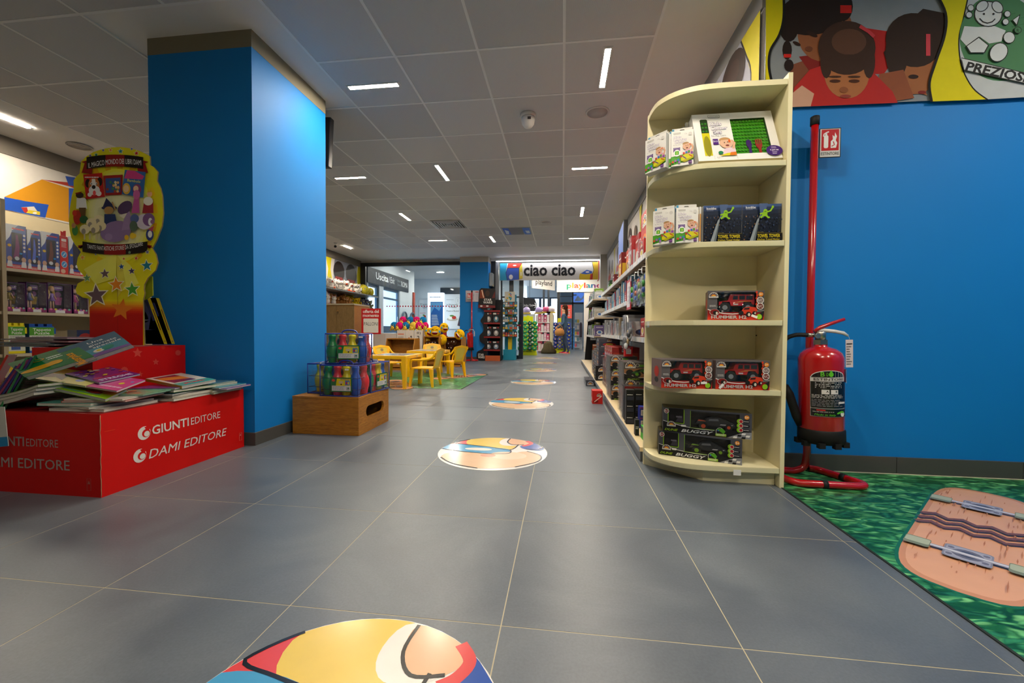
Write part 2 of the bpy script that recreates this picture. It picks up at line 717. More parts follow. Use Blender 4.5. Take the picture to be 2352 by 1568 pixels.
DIM = emit_mat('lamp_diffuser_dim', '#fff1dc', LAMP * .12)
for x, y, a, ln, lb, s in (
    (-1.525, 3.156, 'x', .41, 'bright strip light beside the blue column, set crosswise', 1),
    (.295, 3.15, 'y', .45, 'brightest strip light above the aisle, set lengthwise near the cream shelf', 1),
    (-1.50, 4.965, 'y', .48, 'lengthwise strip light over the wooden crate side of the aisle', 1),
    (.303, 5.0, 'x', .41, 'crosswise strip light above the toy shelves, beyond the ceiling speaker', 1),
    (-2.725, 4.99, 'x', .40, 'crosswise strip light just past the hanging monitor', 1),
    (-2.71, 6.79, 'y', .43, 'lengthwise strip light above the yellow tables', 1),
    (.299, 6.80, 'y', .50, 'lengthwise strip light above the far toy shelves', 1),
    (-1.50, 8.62, 'y', .50, 'last bright strip light before the shop exit', 1),
    (-2.705, 8.62, 'x', .40, 'dim crosswise strip light left of the air vent', .1),
    (.32, 8.705, 'x', .40, 'dim crosswise strip light near the ciao ciao sign', .1),
    (-5.05, 9.11, 'y', .32, 'small strip light by the security camera', 1),
    (-5.20, 3.20, 'y', .45, 'strip light on plaster above the left shelving', 1),
    (.30, 1.35, 'y', .45, 'strip light behind the viewpoint over the aisle', 1),
    (2.75, 1.30, 'x', .45, 'strip light behind the viewpoint over the grass mat', 1),
    (2.0, -.30, 'y', .45, 'added fill strip light well behind the viewpoint, right row', 1),  # unseen lamp, added for more frontal light on the cream shelf
    (.30, -.45, 'x', .45, 'added fill strip light well behind the viewpoint, middle row', 1),  # also added out of view, brightens shelf fronts and near floor
):
    lamp(x, y, a, ln, lb, s)
# ================================================================ helpers for near things
def ray(px, py):
    return fw + r2 * ((px - 1176) / FPX) - u2 * ((py - 784) / FPX)


def at(px, py, x=None, y=None, z=None):
    """point of the photograph brought onto the real plane x=, y= or z="""
    d = ray(px, py)
    t = x / d.x if x is not None else (y / d.y if y is not None else (z - CAM_Z) / d.z)
    return Vector((0, 0, CAM_Z)) + d * t


def PXY(mb, y, eps=.0006, step=.00015, back=None, x=None):
    """print whose shapes are given in photo coordinates (x, -y), on the plane Y=y (facing -Y) or X=x"""
    if x is None:
        return PF(mb, (0, 0, 0), X, Z, 1.0, eps, step, fn=lambda a, b, h: at(a, -b, y=y - h))
    s = 1 if x < 0 else -1
    return PF(mb, (0, 0, 0), X, Z, 1.0, eps, step, fn=lambda a, b, h: at(a, -b, x=x + s * h))


def QF(mb, c00, c10, c11, c01, ar=1.0, eps=.0006, step=.00015):
    """print on a four-cornered face; x runs 0..ar and y 0..1"""
    a, b, c, d = (Vector(q) for q in (c00, c10, c11, c01))
    n = (b - a).cross(d - a).normalized()

    def fn(x, y, h):
        u = x / ar
        return a * (1 - u) * (1 - y) + b * u * (1 - y) + c * u * y + d * (1 - u) * y + n * h
    return PF(mb, a, X, Z, 1.0, eps, step, fn=fn)


def hexa(mb, c, d, col, f={}):
    """a box given by the four corners of its front face (ccw seen from the front) and the vector to the back"""
    d = Vector(d)
    i = [mb.av(p) for p in c] + [mb.av(Vector(p) + d) for p in c]
    for k, q in (('front', (0, 1, 2, 3)), ('back', (7, 6, 5, 4)), ('bottom', (4, 5, 1, 0)), ('right', (1, 5, 6, 2)), ('top', (3, 2, 6, 7)), ('left', (4, 0, 3, 7))):
        mb.face([i[j] for j in q], f.get(k, col))


def front(x0, x1, y, z0, z1, rot=0, cx=None):
    """front face corners of an upright box standing at depth y; rot turns it about its left front corner"""
    w = x1 - x0
    dx, dy = w * cos(rot), w * sin(rot)
    return [Vector((x0, y, z0)), Vector((x0 + dx, y + dy, z0)), Vector((x0 + dx, y + dy, z1)), Vector((x0, y, z1))]


def c2(x, y):
    return (x / 4.0217 + 160, -(y / 4.0217 + 330))


# ================================================================ cardboard book stand
RED = '#c90602'
st = thing('book_stand', 'red cardboard book stand with yellow starred header board, in front of blue column', 'display stand', (-2.7, 2.0, 0))
b = MB()
b.T = Matrix.Translation((2.7, -2.0, 0))
b.box(-3.45, 1.605, 0, -2.09, 2.447, .385, RED, {'z+': '#7a0806'})
R_ = random.Random(3)
b.tube([(-2.0905 + R_.uniform(-.002, .002), 1.6045, z / 100) for z in range(0, 40, 2)], .0016, '#b08d6a', 5)
p = PF(b, (-2.09, 1.605, 0), Y, Z)
for yy, z, t1 in ((.195, .25, 0), (.172, .142, 1)):
    p.ell(yy, z, .032, .034, '#d9d3cc')
    p.ell(yy + .010, z - .002, .021, .021, RED)
    p.ell(yy + .013, z - .006, .014, .014, '#d9d3cc')
    p.poly([(yy + .0, z + .03), (yy + .04, z + .034), (yy + .026, z + .012), (yy + .012, z + .012)], RED)
p.text('GIUNTI', .235, .232, .044, '#d9d3cc', .205, 'l', .03)
p.text('EDITORE', .455, .232, .040, '#d9d3cc', .198, 'l', -.006)
p.text('DAMI EDITORE', .215, .113, .045, '#d9d3cc', .485, 'l', .012, .2)
for z in (.05,):
    p.line([(.80, z), (.82, z), (.82, z + .05), (.80, z + .05)], .002, '#e07a70', True)
    p.poly([(.805, z + .03), (.815, z + .03), (.81, z + .045)], '#e07a70')
p.rrect(.015, .300, .06, .302, .001, '#e04a20')
p = PF(b, (-3.45, 1.605, 0), X, Z)
p.text('GIUNTI', .755, .222, .042, '#a8a19a', .19, 'l', .03)
p.text('EDITORE', .958, .222, .036, '#a8a19a', .175, 'l', -.006)
p.ell(.70, .235, .03, .03, '#a8a19a')
p.text('DAMI EDITORE', .715, .118, .046, '#a8a19a', .478, 'l', .015)
p.line([(1.285, .03), (1.305, .03), (1.305, .085), (1.285, .085)], .002, '#b06a60', True)
p.poly([(1.288, .06), (1.302, .06), (1.295, .078)], '#b06a60')
b.build('base_box', CARD, st)
b = MB()
b.T = Matrix.Translation((2.7, -2.0, 0))
b.box(-2.90, 1.90, .386, -2.515, 2.445, .669, RED)
p = PXY(b, 0, x=-2.515)
PALE = '#d8493c'
p.star(316, -810, 12, PALE)
p.star(358, -831, 8, PALE)
p.star(409, -810, 7, PALE, 12, .75)
p.star(286, -850, 9, PALE, 12, .75)
p.star(322, -859, 7, PALE)
p.star(375, -798, 5, '#d02a1c', 12, .7)
b.build('upper_box', CARD, st)
# header board
HY = 2.17
out = [(180, 1460), (180, 1432), (120, 1420), (65, 1385), (55, 1340), (75, 1290), (150, 1250), (118, 1205), (80, 1165), (64, 1110), (75, 1050), (103, 1000), (78, 965), (45, 925), (15, 870), (0, 800), (-8, 700), (0, 600), (20, 480), (38, 420), (36, 340), (60, 305), (92, 275), (105, 165), (150, 120), (215, 78), (300, 50), (385, 34), (470, 30), (560, 42), (650, 68), (738, 112), (742, 195), (775, 215), (812, 258), (805, 340), (838, 410), (854, 480), (863, 640), (850, 760), (800, 890), (760, 965), (795, 1020), (812, 1100), (790, 1170), (720, 1240), (688, 1300), (684, 1345), (692, 1380), (675, 1450), (690, 1860), (190, 1860)]
hb = MB()
hb.extr([at(c2(*q)[0], -c2(*q)[1], y=HY) for q in out][::-1], (0, .008, 0), '#c9c21c', '#6a5a34', '#8a8040')
hb.T = None
p = PXY(hb, HY)
YEL = '#d8cf1e'
C = c2(435, 640)
for k in range(0, 360, 20):          # printed rays, kept inside the oval
    a0, a1 = radians(k), radians(k + 9)
    rx, ry = 96, 128
    p.poly([(C[0] + 40 * cos(a0), C[1] + 55 * sin(a0)), (C[0] + rx * cos(a0) * .98, C[1] + ry * sin(a0) * .98), (C[0] + rx * cos(a1) * .98, C[1] + ry * sin(a1) * .98), (C[0] + 40 * cos(a1), C[1] + 55 * sin(a1))], '#c39a12' if 40 < k < 170 or k > 290 else '#d2b818')
for k in range(6):
    p.ell(C[0] + 1, C[1] - 6, 84 - 6 * k, 108 - 7 * k, ('#d9cf3a', '#dfd75c', '#e3dc78', '#e6e08c', '#e8e39a', '#eae6a6')[k], 30)
p.poly([c2(*q) for q in ((430, 1015), (250, 1090), (130, 1160), (240, 1300), (430, 1240))], '#dcd65a')
p.poly([c2(*q) for q in ((430, 1015), (560, 1120), (640, 1290), (440, 1380))], '#dad45a')
p.poly([c2(*q) for q in ((430, 1015), (480, 1090), (520, 1300), (440, 1420))], '#c7c04a')
GRAD = ['#cfc31c', '#cfae1a', '#cf9718', '#cb7a14', '#c65c10', '#c0400c', '#b82508', '#ad1206', '#a50c06']
for k, g in enumerate(GRAD):
    y0, y1 = 1440 + 17 * k, 1440 + 17 * (k + 1)
    if k == 8:
        y1 = 1860
    w0 = 182 + (y0 - 1440) * .02
    p.poly([c2(w0, y0), c2(w0, y1), c2(678, y1), c2(678, y0)], g)
p.poly([c2(440, 1240), c2(444, 1860), c2(446, 1860), c2(443, 1240)], '#6e100a')
p.star(*c2(480, 1530), 26, '#c9701c', 5, .45, 80)
for x, y, r, cl in ((470, 70, 24, '#1f6f78'), (617, 88, 22, '#b02020'), (378, 58, 18, '#d08a1e'), (245, 102, 18, '#1f7a4a'), (310, 60, 14, '#3c4aa0'), (573, 48, 14, '#3c5aa8'), (190, 110, 14, '#444a90')):
    p.star(*c2(x, y), r / 4.02, cl, 5, .45, 95, '#e9e2cf')
# ribbons
for (y0, y1, sag, inv) in ((158, 222, 24, 1), (945, 985, -28, -1)):
    top, bot = [], []
    for k in range(13):
        t = -1 + k / 6
        x = 418 + t * (262 if inv > 0 else 300)
        top.append(c2(x, y0 - 42 - sag * (1 - t * t) + (8 if inv > 0 else -2)))
        bot.append(c2(x, y1 + 12 - sag * (1 - t * t)))
    for sx in (-1, 1):
        e = 418 + sx * (262 if inv > 0 else 300)
        p.poly([c2(e - sx * 60, y0 - 20), c2(e + sx * 50, y0 - 30 + 40), c2(e + sx * 18, y0 + 22), c2(e + sx * 45, y1 + 45 * inv), c2(e - sx * 50, y1 + 60 * inv)][::1], '#7c1410')
    p.poly(top + bot[::-1], '#17100e')
    a, z_ = top[4:9], bot[4:9]
    p.poly(a + z_[::-1], '#7d1210')
p.text('IL MAGICO MONDO DEI LIBRI DAMI', c2(418, 0)[0], c2(0, 213)[1], 11.5, '#e9e4d2', 122, 'c', 0, 0, 1, 3, 6.5)
p.text('TANTE FANTASTICHE STORIE DA SFOGLIARE', c2(420, 0)[0], c2(0, 952)[1], 9.5, '#e9e4d2', 128, 'c', 0, 0, 1, 3, -8)
# three printed covers
p.poly([c2(*q) for q in ((310, 295), (490, 285), (482, 470), (330, 478))], '#8c1a18')
p.poly([c2(*q) for q in ((330, 320), (470, 312), (470, 448), (335, 455))], '#2f4c88')
for k in range(16):
    p.ell(*c2(345 + R_.random() * 115, 350 + R_.random() * 90), 3, 3.2, R_.choice(['#b8742a', '#caa36a', '#8c3a24', '#3c7a4a', '#d2c49a']), 8)
p.poly([c2(*q) for q in ((125, 285), (300, 268), (325, 490), (152, 512))], '#a81a16')
p.bars(c2(140, 0)[0], c2(0, 320)[1], c2(290, 0)[0], c2(0, 300)[1], 1, '#f0e8d8', 4)
p.ell(*c2(168, 365), 6, 10, '#1c1512')
p.ell(*c2(278, 350), 6, 10, '#1c1512')
p.ell(*c2(224, 380), 13, 16, '#a8622c')
p.poly([c2(*q) for q in ((205, 325), (235, 325), (250, 420), (200, 425))], '#ece6dc')
p.ell(*c2(228, 430), 13, 11, '#efe9e0')
p.ell(*c2(222, 400), 4.5, 4.5, '#15100f')
p.ell(*c2(228, 455), 3.5, 6, '#c8484a')
p.ell(*c2(185, 470), 5, 5, '#efe9e0')
p.ell(*c2(270, 460), 6, 6, '#efe9e0')
for x in (200, 246):
    p.ell(*c2(x, 368), 2.2, 2.6, '#f3eee2')
    p.ell(*c2(x + 2, 370), 1.2, 1.5, '#15100f')
p.poly([c2(*q) for q in ((510, 240), (702, 262), (680, 498), (480, 465))], '#2c5c98')
p.poly([c2(*q) for q in ((530, 245), (600, 250), (690, 300), (670, 330), (505, 320))], '#b83a78')
p.text('Bambole', c2(592, 0)[0], c2(0, 355)[1], 6, '#e8d24a', 30, rot=-7, edge='#7a2050', ew=.03)
p.ell(*c2(525, 415), 9, 13, '#c8a038')
p.ell(*c2(522, 415), 6.5, 8, '#e0b48c')
p.ell(*c2(622, 420), 10, 12, '#7a3a68')
p.ell(*c2(612, 415), 6, 7, '#dcb090')
# little storybook figures, kept plain
p.poly([c2(*q) for q in ((600, 480), (640, 490), (645, 640), (570, 640))], '#a84a88')
p.ell(*c2(618, 470), 8, 11, '#b65a92')
p.poly([c2(*q) for q in ((690, 520), (770, 510), (775, 640), (670, 640))], '#8a2430')
p.ell(*c2(725, 530), 11, 10, '#d8d0c6')
p.ell(*c2(738, 465), 6, 7, '#d0a07c')
p.poly([c2(*q) for q in ((718, 450), (722, 425), (738, 440), (745, 420), (760, 445))], '#c8a02a')
p.poly([c2(*q) for q in ((65, 500), (150, 500), (160, 600), (60, 600))], '#cfd6dc')
p.poly([c2(*q) for q in ((85, 590), (150, 590), (145, 680), (90, 680))], '#5a4420')
p.ell(*c2(92, 475), 9, 7, '#33271f')
p.poly([c2(*q) for q in ((50, 455), (115, 440), (100, 455), (60, 468))], '#7a1a18')
p.poly([c2(*q) for q in ((120, 480), (185, 545), (150, 500))], '#6a1614')
p.ell(*c2(70, 680), 9, 17, '#a02818')
p.ell(*c2(130, 700), 10, 9, '#24502c')
p.ell(*c2(45, 640), 5, 7, '#b83020')
p.poly([c2(*q) for q in ((338, 500), (300, 600), (425, 590))], '#23284a')
p.ell(*c2(365, 592), 18, 5, '#23284a')
p.ell(*c2(362, 615), 11, 9, '#9c7a48')
p.poly([c2(*q) for q in ((320, 650), (420, 650), (440, 740), (320, 750))], '#22325c')
p.poly([c2(*q) for q in ((385, 540), (398, 535), (430, 610), (418, 615))], '#9c7a48')
p.ell(*c2(425, 810), 36, 24, '#7c6690', rot=12)
p.poly([c2(*q) for q in ((480, 800), (500, 700), (550, 600), (570, 700), (560, 790))], '#8a749c')
p.ell(*c2(510, 590), 19, 13, '#4a3658', rot=40)
p.poly([c2(*q) for q in ((450, 660), (530, 640), (500, 690))], '#c8c2b0')
p.ell(*c2(360, 860), 9, 8, '#8a749c')
for x, y in ((270, 700), (200, 730), (290, 760), (140, 790), (230, 780)):
    p.ell(*c2(x, y), 12, 11, '#d2c8a0', 12)
    p.ell(*c2(x - 12, y + 20), 5, 7, '#8c8478', 10)
for x in (130, 180, 240, 265):
    p.rect(c2(x, 0)[0], c2(0, 885)[1], c2(x + 14, 0)[0], c2(0, 830)[1], '#b8ae88')
p.ell(*c2(690, 720), 19, 18, '#b8b0c0')
p.ell(*c2(730, 700), 14, 15, '#6a4a78')
p.ell(*c2(745, 720), 5, 9, '#d8d2da')
p.ell(*c2(765, 720), 5, 5, '#7c5a80')
p.ell(*c2(600, 690), 10, 10, '#4a5a8a')
p.ell(*c2(590, 760), 9, 12, '#4a5c4a')
p.ell(*c2(525, 865), 5, 6, '#d0a826')
p.ell(*c2(580, 850), 6, 7, '#d8b22c')
p.ell(*c2(600, 850), 4, 5, '#d8b22c')
p.ell(*c2(50, 800), 7, 12, '#3c7a38')
p.ell(*c2(38, 755), 5, 6, '#a87a50')
p.ell(*c2(740, 840), 9, 14, '#2a3670')
p.poly([c2(*q) for q in ((725, 790), (780, 755), (765, 810))], '#a83a58')
p.ell(*c2(742, 835), 5, 8, '#d6d2cc')
for x, y, r, cl in ((118, 1050, 22, '#d08a1e'), (240, 1023, 9, '#2c5a9a'), (553, 1003, 12, '#2c7a50'), (718, 1000, 20, '#5a5a80'), (500, 1062, 14, '#c05a24'), (614, 1058, 17, '#b02024'), (478, 1135, 28, '#1f4a88'), (573, 1175, 32, '#3a3050'), (712, 1125, 52, '#1f6f80'), (325, 1200, 45, '#5f4c50'), (430, 1300, 68, '#cc7a1c'), (578, 1345, 66, '#3f8a2c'), (248, 1400, 100, '#5f4c54'), (160, 1240, 36, '#5a8a50')):
    p.star(*c2(x, y), r / 4.02, cl, 5, .43, 95, '#e2dcb4')
hb.c = [shade(q, 1.55) for q in hb.c]
hb.v = [(a + 2.7, y - 2.0, z) for a, y, z in hb.v]
hb.build('header_board', CARD, st)
b = MB()
pts = [at(c2(*q)[0], -c2(*q)[1], y=2.21) for q in ((640, 1200), (762, 1225), (766, 1400), (700, 1440), (640, 1440))]
b.extr([q + Vector((2.7, -2, 0)) for q in pts][::-1], (0, .006, 0), '#8f9a1e')
b.build('rear_strut', CARD, st)


# ---------------------------------------------------------------- books
def book(label, c, rot, w, d, t, cover, spine=None, art=None, bend=0., pages='#cfcabd', grp='picture books on the red stand', n=6, tilt=None):
    """a paperback lying flat: c = centre of its underside; w across, d along the spine, bend lifts the free edge"""
    o = thing('book', label, 'book', c, rot if tilt is None else tilt, grp)
    cov, pg = MB(), MB()

    def zz(x):
        u = x / w + .5
        return bend * u * u
    xs = [-w / 2 + w * k / n for k in range(n + 1)]
    cov.slot = 0
    for (z0, z1, e) in ((0, .0012, .0), (t - .0012, t, .0)):
        for k in range(n):
            a, b_ = xs[k], xs[k + 1]
            za, zb = zz(a), zz(b_)
            q = [(a, -d / 2, z0 + za), (b_, -d / 2, z0 + zb), (b_, d / 2, z0 + zb), (a, d / 2, z0 + za), (a, -d / 2, z1 + za), (b_, -d / 2, z1 + zb), (b_, d / 2, z1 + zb), (a, d / 2, z1 + za)]
            i = [cov.av(v) for v in q]
            for f in ((3, 2, 1, 0), (4, 5, 6, 7), (0, 1, 5, 4), (2, 3, 7, 6)) + (((1, 2, 6, 5),) if k == n - 1 else ()):
                cov.face([i[j] for j in f], cover)
    cov.box(xs[0] - .001, -d / 2, 0, xs[0] + .0008, d / 2, t, spine or cover)
    for k in range(n):
        a, b_ = xs[k] + (.001 if k == 0 else 0), xs[k + 1] - (.0025 if k == n - 1 else 0)
        za, zb = zz(a) + .0012, zz(b_) + .0012
        tt = t - .0024
        q = [(a, -d / 2 + .002, za), (b_, -d / 2 + .002, zb), (b_, d / 2 - .002, zb), (a, d / 2 - .002, za)]
        i = [pg.av(v) for v in q] + [pg.av((v[0], v[1], v[2] + tt)) for v in q]
        for f in ((0, 1, 5, 4), (2, 3, 7, 6)) + (((1, 2, 6, 5),) if k == n - 1 else ()):
            pg.face([i[j] for j in f], pages)
    if art:
        pf = PF(cov, (0, 0, 0), X, Y, 1, .0003, .00012, fn=lambda x, y, h: Vector((x, y, zz(x) + t + h)))
        art(pf, w, d)
    cov.build('cover', GLOSSY, o)
    pg.build('pages', PAPER, o)
    return o


def scribble(cols, seed=0, txt=None, tc='#ffffff'):
    def f(pf, w, d):
        R = random.Random(seed)
        pf.rect(-w * .47, -d * .47, w * .47, d * .2, cols[0], 4)
        for k in range(9):
            pf.ell(R.uniform(-.36, .36) * w, R.uniform(-.38, .15) * d, w * R.uniform(.05, .12), d * R.uniform(.04, .1), R.choice(cols[1:]), 10)
        if txt:
            pf.text(txt, 0, d * .28, d * .09, tc, w * .8, bold=.02)
    return f


pile = []
CV = ['#7fb03a', '#b9c84a', '#c24a5e', '#4f8f9c', '#d0d0c8', '#a8522e', '#5a3a86', '#d8c23e', '#3f8a52', '#c7a2b8', '#cdd6c0', '#2f6fa0']


def stack(c, spec, z, where, seed):
    R = random.Random(seed)
    for k, (w, d, t, rot, dx, dy, cov, spn, art, desc, bend) in enumerate(spec):
        book(desc + ' ' + where, (c[0] + dx, c[1] + dy, z), rot, w, d, t, cov, spn, art, bend)
        z += t + .0006
    return z


R_ = random.Random(5)
# corner pile, lying over the front corner of the base
z = .3855
z = stack((-2.27, 1.775), [
    (.28, .27, .013, .05, 0, 0, '#d6d3cc', None, None, 'white paperback at the very bottom of the corner pile', 0),
    (.27, .28, .010, -.12, -.03, .01, '#c9c6be', '#b8b4aa', None, 'grey-edged paperback, second up in the corner pile', 0),
    (.26, .28, .014, .10, -.07, .0, '#4f9f92', None, None, 'teal paperback poking out left in the corner pile', .0),
    (.28, .25, .008, .22, .03, .02, '#b53a30', None, None, 'thin red book in the middle of the corner pile', 0),
    (.27, .26, .008, .16, .035, .025, '#d4cfc4', '#a8442e', None, 'thin cream book above the red one in the corner pile', 0),
], z, 'of the red stand', 1)
stack((-2.235, 1.86), [
    (.24, .25, .006, .20, .02, .02, '#4fa080', None, scribble(['#5fb090', '#e8f0e8', '#d8663a'], 4), 'mint green thin book topping the corner pile right side', 0)], z, 'of the red stand', 1)
# middle pile towards the column
z = stack((-2.215, 2.08), [
    (.26, .28, .014, .06, 0, 0, '#b7b09c', '#8a7a5a', None, 'cream paperback at the bottom of the middle pile', 0),
    (.25, .27, .016, -.05, .0, .02, '#b5ae9c', '#a09468', None, 'beige paperback second in the middle pile', 0),
    (.24, .24, .009, .12, .0, -.03, '#2f5a6a', '#c8a018', None, 'yellow-spined slim book in the middle pile', 0),
    (.25, .25, .015, -.10, .01, .02, '#4f8a34', None, None, 'green paperback in the middle pile', .004),
    (.25, .26, .009, .15, -.02, .0, '#5a3a8a', '#7a5aa8', None, 'violet slim book under the sunset cover', .004),
], .3855, 'on the red stand', 5)
# far pile next to the column
z = stack((-2.19, 2.30), [
    (.24, .22, .012, .03, 0, 0, '#8a9a5a', None, None, 'dull green paperback at the bottom of the far pile', 0),
    (.24, .22, .012, -.06, .01, 0, '#9aa866', None, None, 'olive paperback second in the far pile', 0),
    (.26, .22, .008, .10, .05, .01, '#7a4a9a', None, None, 'purple slim book sticking out towards the column', 0),
    (.25, .22, .008, .02, .03, .0, '#2f8aa0', '#9a6ab0', None, 'turquoise slim book in the far pile', 0),
    (.24, .22, .010, -.04, -.03, .0, '#a8b0a0', '#b8a86a', None, 'grey-green book in the far pile', 0),
    (.24, .21, .006, .06, -.04, .0, '#5f8a9a', None, scribble(['#4f7a8a', '#a8b8a0', '#c8a87a'], 8), 'blue-grey picture book on top of the far pile', 0),
], .3855, 'beside the blue column', 7)
# curved thick paperbacks left of the corner pile
z = .3855
for k, (t, nm) in enumerate(((.020, 'lowest of the three bent paperbacks'), (.016, 'middle one of the three bent paperbacks'), (.014, 'topmost of the three bent paperbacks, green cover'))):
    book(nm + ' lying on the red stand', (-2.68 + .012 * k, 1.70, z), 0, .44, .17, t, ('#bcb8ae', '#b5b2aa', '#5f8a1e')[k], None, None, .075, '#c4c0b6', n=10)
    z += t + .001
z = .3855
for k, (cl, nm) in enumerate((('#7c7a70', 'grey paperback at the bottom behind the bent books'), ('#8a8a7e', 'grey-green paperback second from below behind the bent books'), ('#77806e', 'dusty green paperback in the pile behind the bent books'), ('#2a2624', 'black-covered paperback behind the bent books'), ('#c06a7a', 'rose paperback behind the bent books'), ('#3a4a8a', 'blue paperback with white pages behind the bent books'), ('#8a5a2a', 'brown-covered book behind the bent books'), ('#a03048', 'striped crimson book behind the bent books'))):
    book(nm, (-2.72 + R_.uniform(-.02, .03), 1.835 + R_.uniform(-.004, .004), z), R_.uniform(-.05, .05), .34, .11, .0155, cl, None, None, 0, '#9a968c')
    z += .0162


def leaning(label, q, t, cover, art, spine=None):
    """slab-like book through the four corner points q (ccw seen from the reader's side)"""
    q = [Vector(a) for a in q]
    q[3] = q[0] + q[2] - q[1]
    n = (q[1] - q[0]).cross(q[3] - q[0]).normalized()
    o = thing('book', label, 'book', q[0], 0, 'picture books on the red stand')
    cov, pg = MB(), MB()
    for m_, col in ((cov, cover),):
        m_.T = Matrix.Translation(-q[0])
        hexa(m_, q, -n * .0012, col)
        hexa(m_, [a - n * (t - .0012) for a in q], -n * .0012, col)
        e = (q[1] - q[0]).normalized() * .0012
        hexa(m_, [q[0] - e, q[0], q[3], q[3] - e], -n * t, spine or cover)
    pf = QF(cov, *q, ar=(q[1] - q[0]).length / (q[3] - q[0]).length, eps=.0004)
    if art:
        art(pf, (q[1] - q[0]).length / (q[3] - q[0]).length)
    cov.build('cover', GLOSSY, o)
    pg.T = cov.T
    c_ = sum(q, Vector()) / 4
    hexa(pg, [a + (c_ - a) * .012 - n * .0012 for a in q], -n * (t - .0024), '#b4b4b0')
    pg.build('pages', PAPER, o)
    return o


leaning('grey-blue storybook titled Una giornata speciale propped over the pile', [at(166, 838, y=1.70), at(302, 791, y=1.80), at(262, 760, y=1.86), at(112, 815, y=1.80)], .022, '#4f6a80', lambda p, a: (
    p.rect(0, 0, a, .45, '#4f8aa0'), p.poly([(0, 0), (a, 0), (a, .1), (a * .5, .16), (0, .1)], '#7a5a9a'),
    p.text('Una', a * .60, .74, .10, '#e6eaec', .34 * 1, 'c', .01), p.text('giornata', a * .68, .58, .09, '#e6eaec', .62, 'c', .01), p.text('speciale', a * .72, .44, .09, '#e6eaec', .62, 'c', .01),
    p.ell(a * .52, .26, .12, .09, '#d8d4cc'), p.ell(a * .52, .27, .05, .05, '#c8b83a'), p.ell(a * .68, .28, .13, .10, '#3f8a7a')))
leaning('green storybook with orange lettering propped in front of the grey-blue one', [at(58, 866, y=1.62), at(216, 818, y=1.715), at(168, 790, y=1.80), at(0, 826, y=1.75)], .020, '#12703a', lambda p, a: (
    p.text('Masterpiece', a * .84, .16, .16, '#e39a1c', .75, 'c', .04, rot=90, edge='#7a4a10', ew=.02),
    p.bars(a * .48, .5, a * .74, .7, 2, '#e8ece8', 3),
    p.ell(a * .30, .26, .34, .10, '#d8a01a', rot=6), p.ell(a * .52, .3, .12, .1, '#dca41e'), p.ell(a * .36, .66, .11, .07, '#c8921a'), p.ell(a * .36, .66, .085, .05, '#1c7a42')))
leaning('lime green picture book with white page edge on the corner pile', [at(93, 884, y=1.70), at(243, 916, y=1.655), at(292, 893, y=1.83), at(140, 868, y=1.88)], .014, '#8fc31c', lambda p, a: (
    p.ell(a * .16, .2, .10, .12, '#2f8fc0'), p.line([(a * .2, .2), (a * .5, .12), (a * .85, .2)], .03, '#2f8fc0'), p.ell(a * .72, .3, .26, .12, '#8a2a1c'), p.ell(a * .74, .3, .16, .07, '#b8442a')))
leaning('olive cover book with dark green spine on the corner pile', [at(67, 867, y=1.72), at(196, 886, y=1.70), at(262, 862, y=1.87), at(130, 850, y=1.92)], .009, '#b3b04a', lambda p, a: (
    p.poly([(0, .1), (a * .3, .3), (a * .5, .15), (a * .4, .6), (0, .5)], '#4a5a2c'), p.ell(a * .75, .3, .14, .1, '#7a86b0'), p.ell(a * .6, .5, .1, .1, '#d8cc6a')), '#3a4a24')
leaning('pink cover book peeking under the purple witches book', [at(190, 885, y=1.71), at(268, 897, y=1.685), at(334, 872, y=1.87), at(255, 860, y=1.9)], .009, '#c4488c', lambda p, a: (
    p.bars(a * .3, .12, a * .95, .3, 1, '#e0b0d4', 2), p.ell(a * .7, .5, .08, .08, '#d8c84a'), p.ell(a * .85, .7, .05, .05, '#6a8ad0')))
leaning('purple witches book lying open to view on top of the corner pile', [at(149, 858, y=1.80), at(228, 878, y=1.74), at(322, 858, y=1.93), at(243, 840, y=2.0)], .009, '#47217a', lambda p, a: (
    p.text('STREGHE', a * .92, .5, .15, '#e6e0ee', .78, 'c', .03, rot=90), p.rect(a * .70, .08, a * .76, .92, '#b02038'),
    [p.ell(random.Random(k).uniform(.04, .66) * a, random.Random(k + 50).uniform(.06, .94), .05, .055, ('#d8c83a', '#c8452a', '#7a52b0', '#e8dcc0', '#d89030')[k % 5], 10) for k in range(16)]))
leaning('white book with sunset picture, teal band and mustard spine on the middle pile', [at(418, 886, y=2.0), at(496, 871, y=2.2), at(416, 856, y=2.28), at(334, 868, y=2.12)], .016, '#d8d6ce', lambda p, a: (
    p.rect(a * .10, .30, a * .72, .92, '#6a3050'), p.poly([(a * .1, .6), (a * .72, .45), (a * .72, .75), (a * .1, .85)], '#d88a3a'),
    p.rect(0, 0, a, .24, '#3f9f9a'), p.bars(a * .2, .06, a * .8, .2, 1, '#d83a30', 2)), '#c8981a')
# pile lying across the upper box
z = .6695
for k, (cl, nm, dx) in enumerate((('#1f5a72', 'dark teal book lowest on the upper box', -.28), ('#2a6f86', 'teal book second on the upper box', -.22), ('#3f7f96', 'blue-green book third on the upper box', -.27), ('#a83a72', 'magenta-edged book in the upper box pile', -.16), ('#b0a49c', 'greyish pink book in the upper box pile', -.24), ('#8a6a9a', 'lilac picture book on top of the upper box pile', -.14))):
    book(nm + ' left of the header', (-2.90 + dx + .13, 2.05, z), R_.uniform(-.06, .06), .36, .20, .0085, cl, None, scribble(['#5a4a7a', '#c87a8a', '#d8b0a0', '#3a5a8a'], k) if k == 5 else None, 0, '#a8a4a0')
    z += .0092
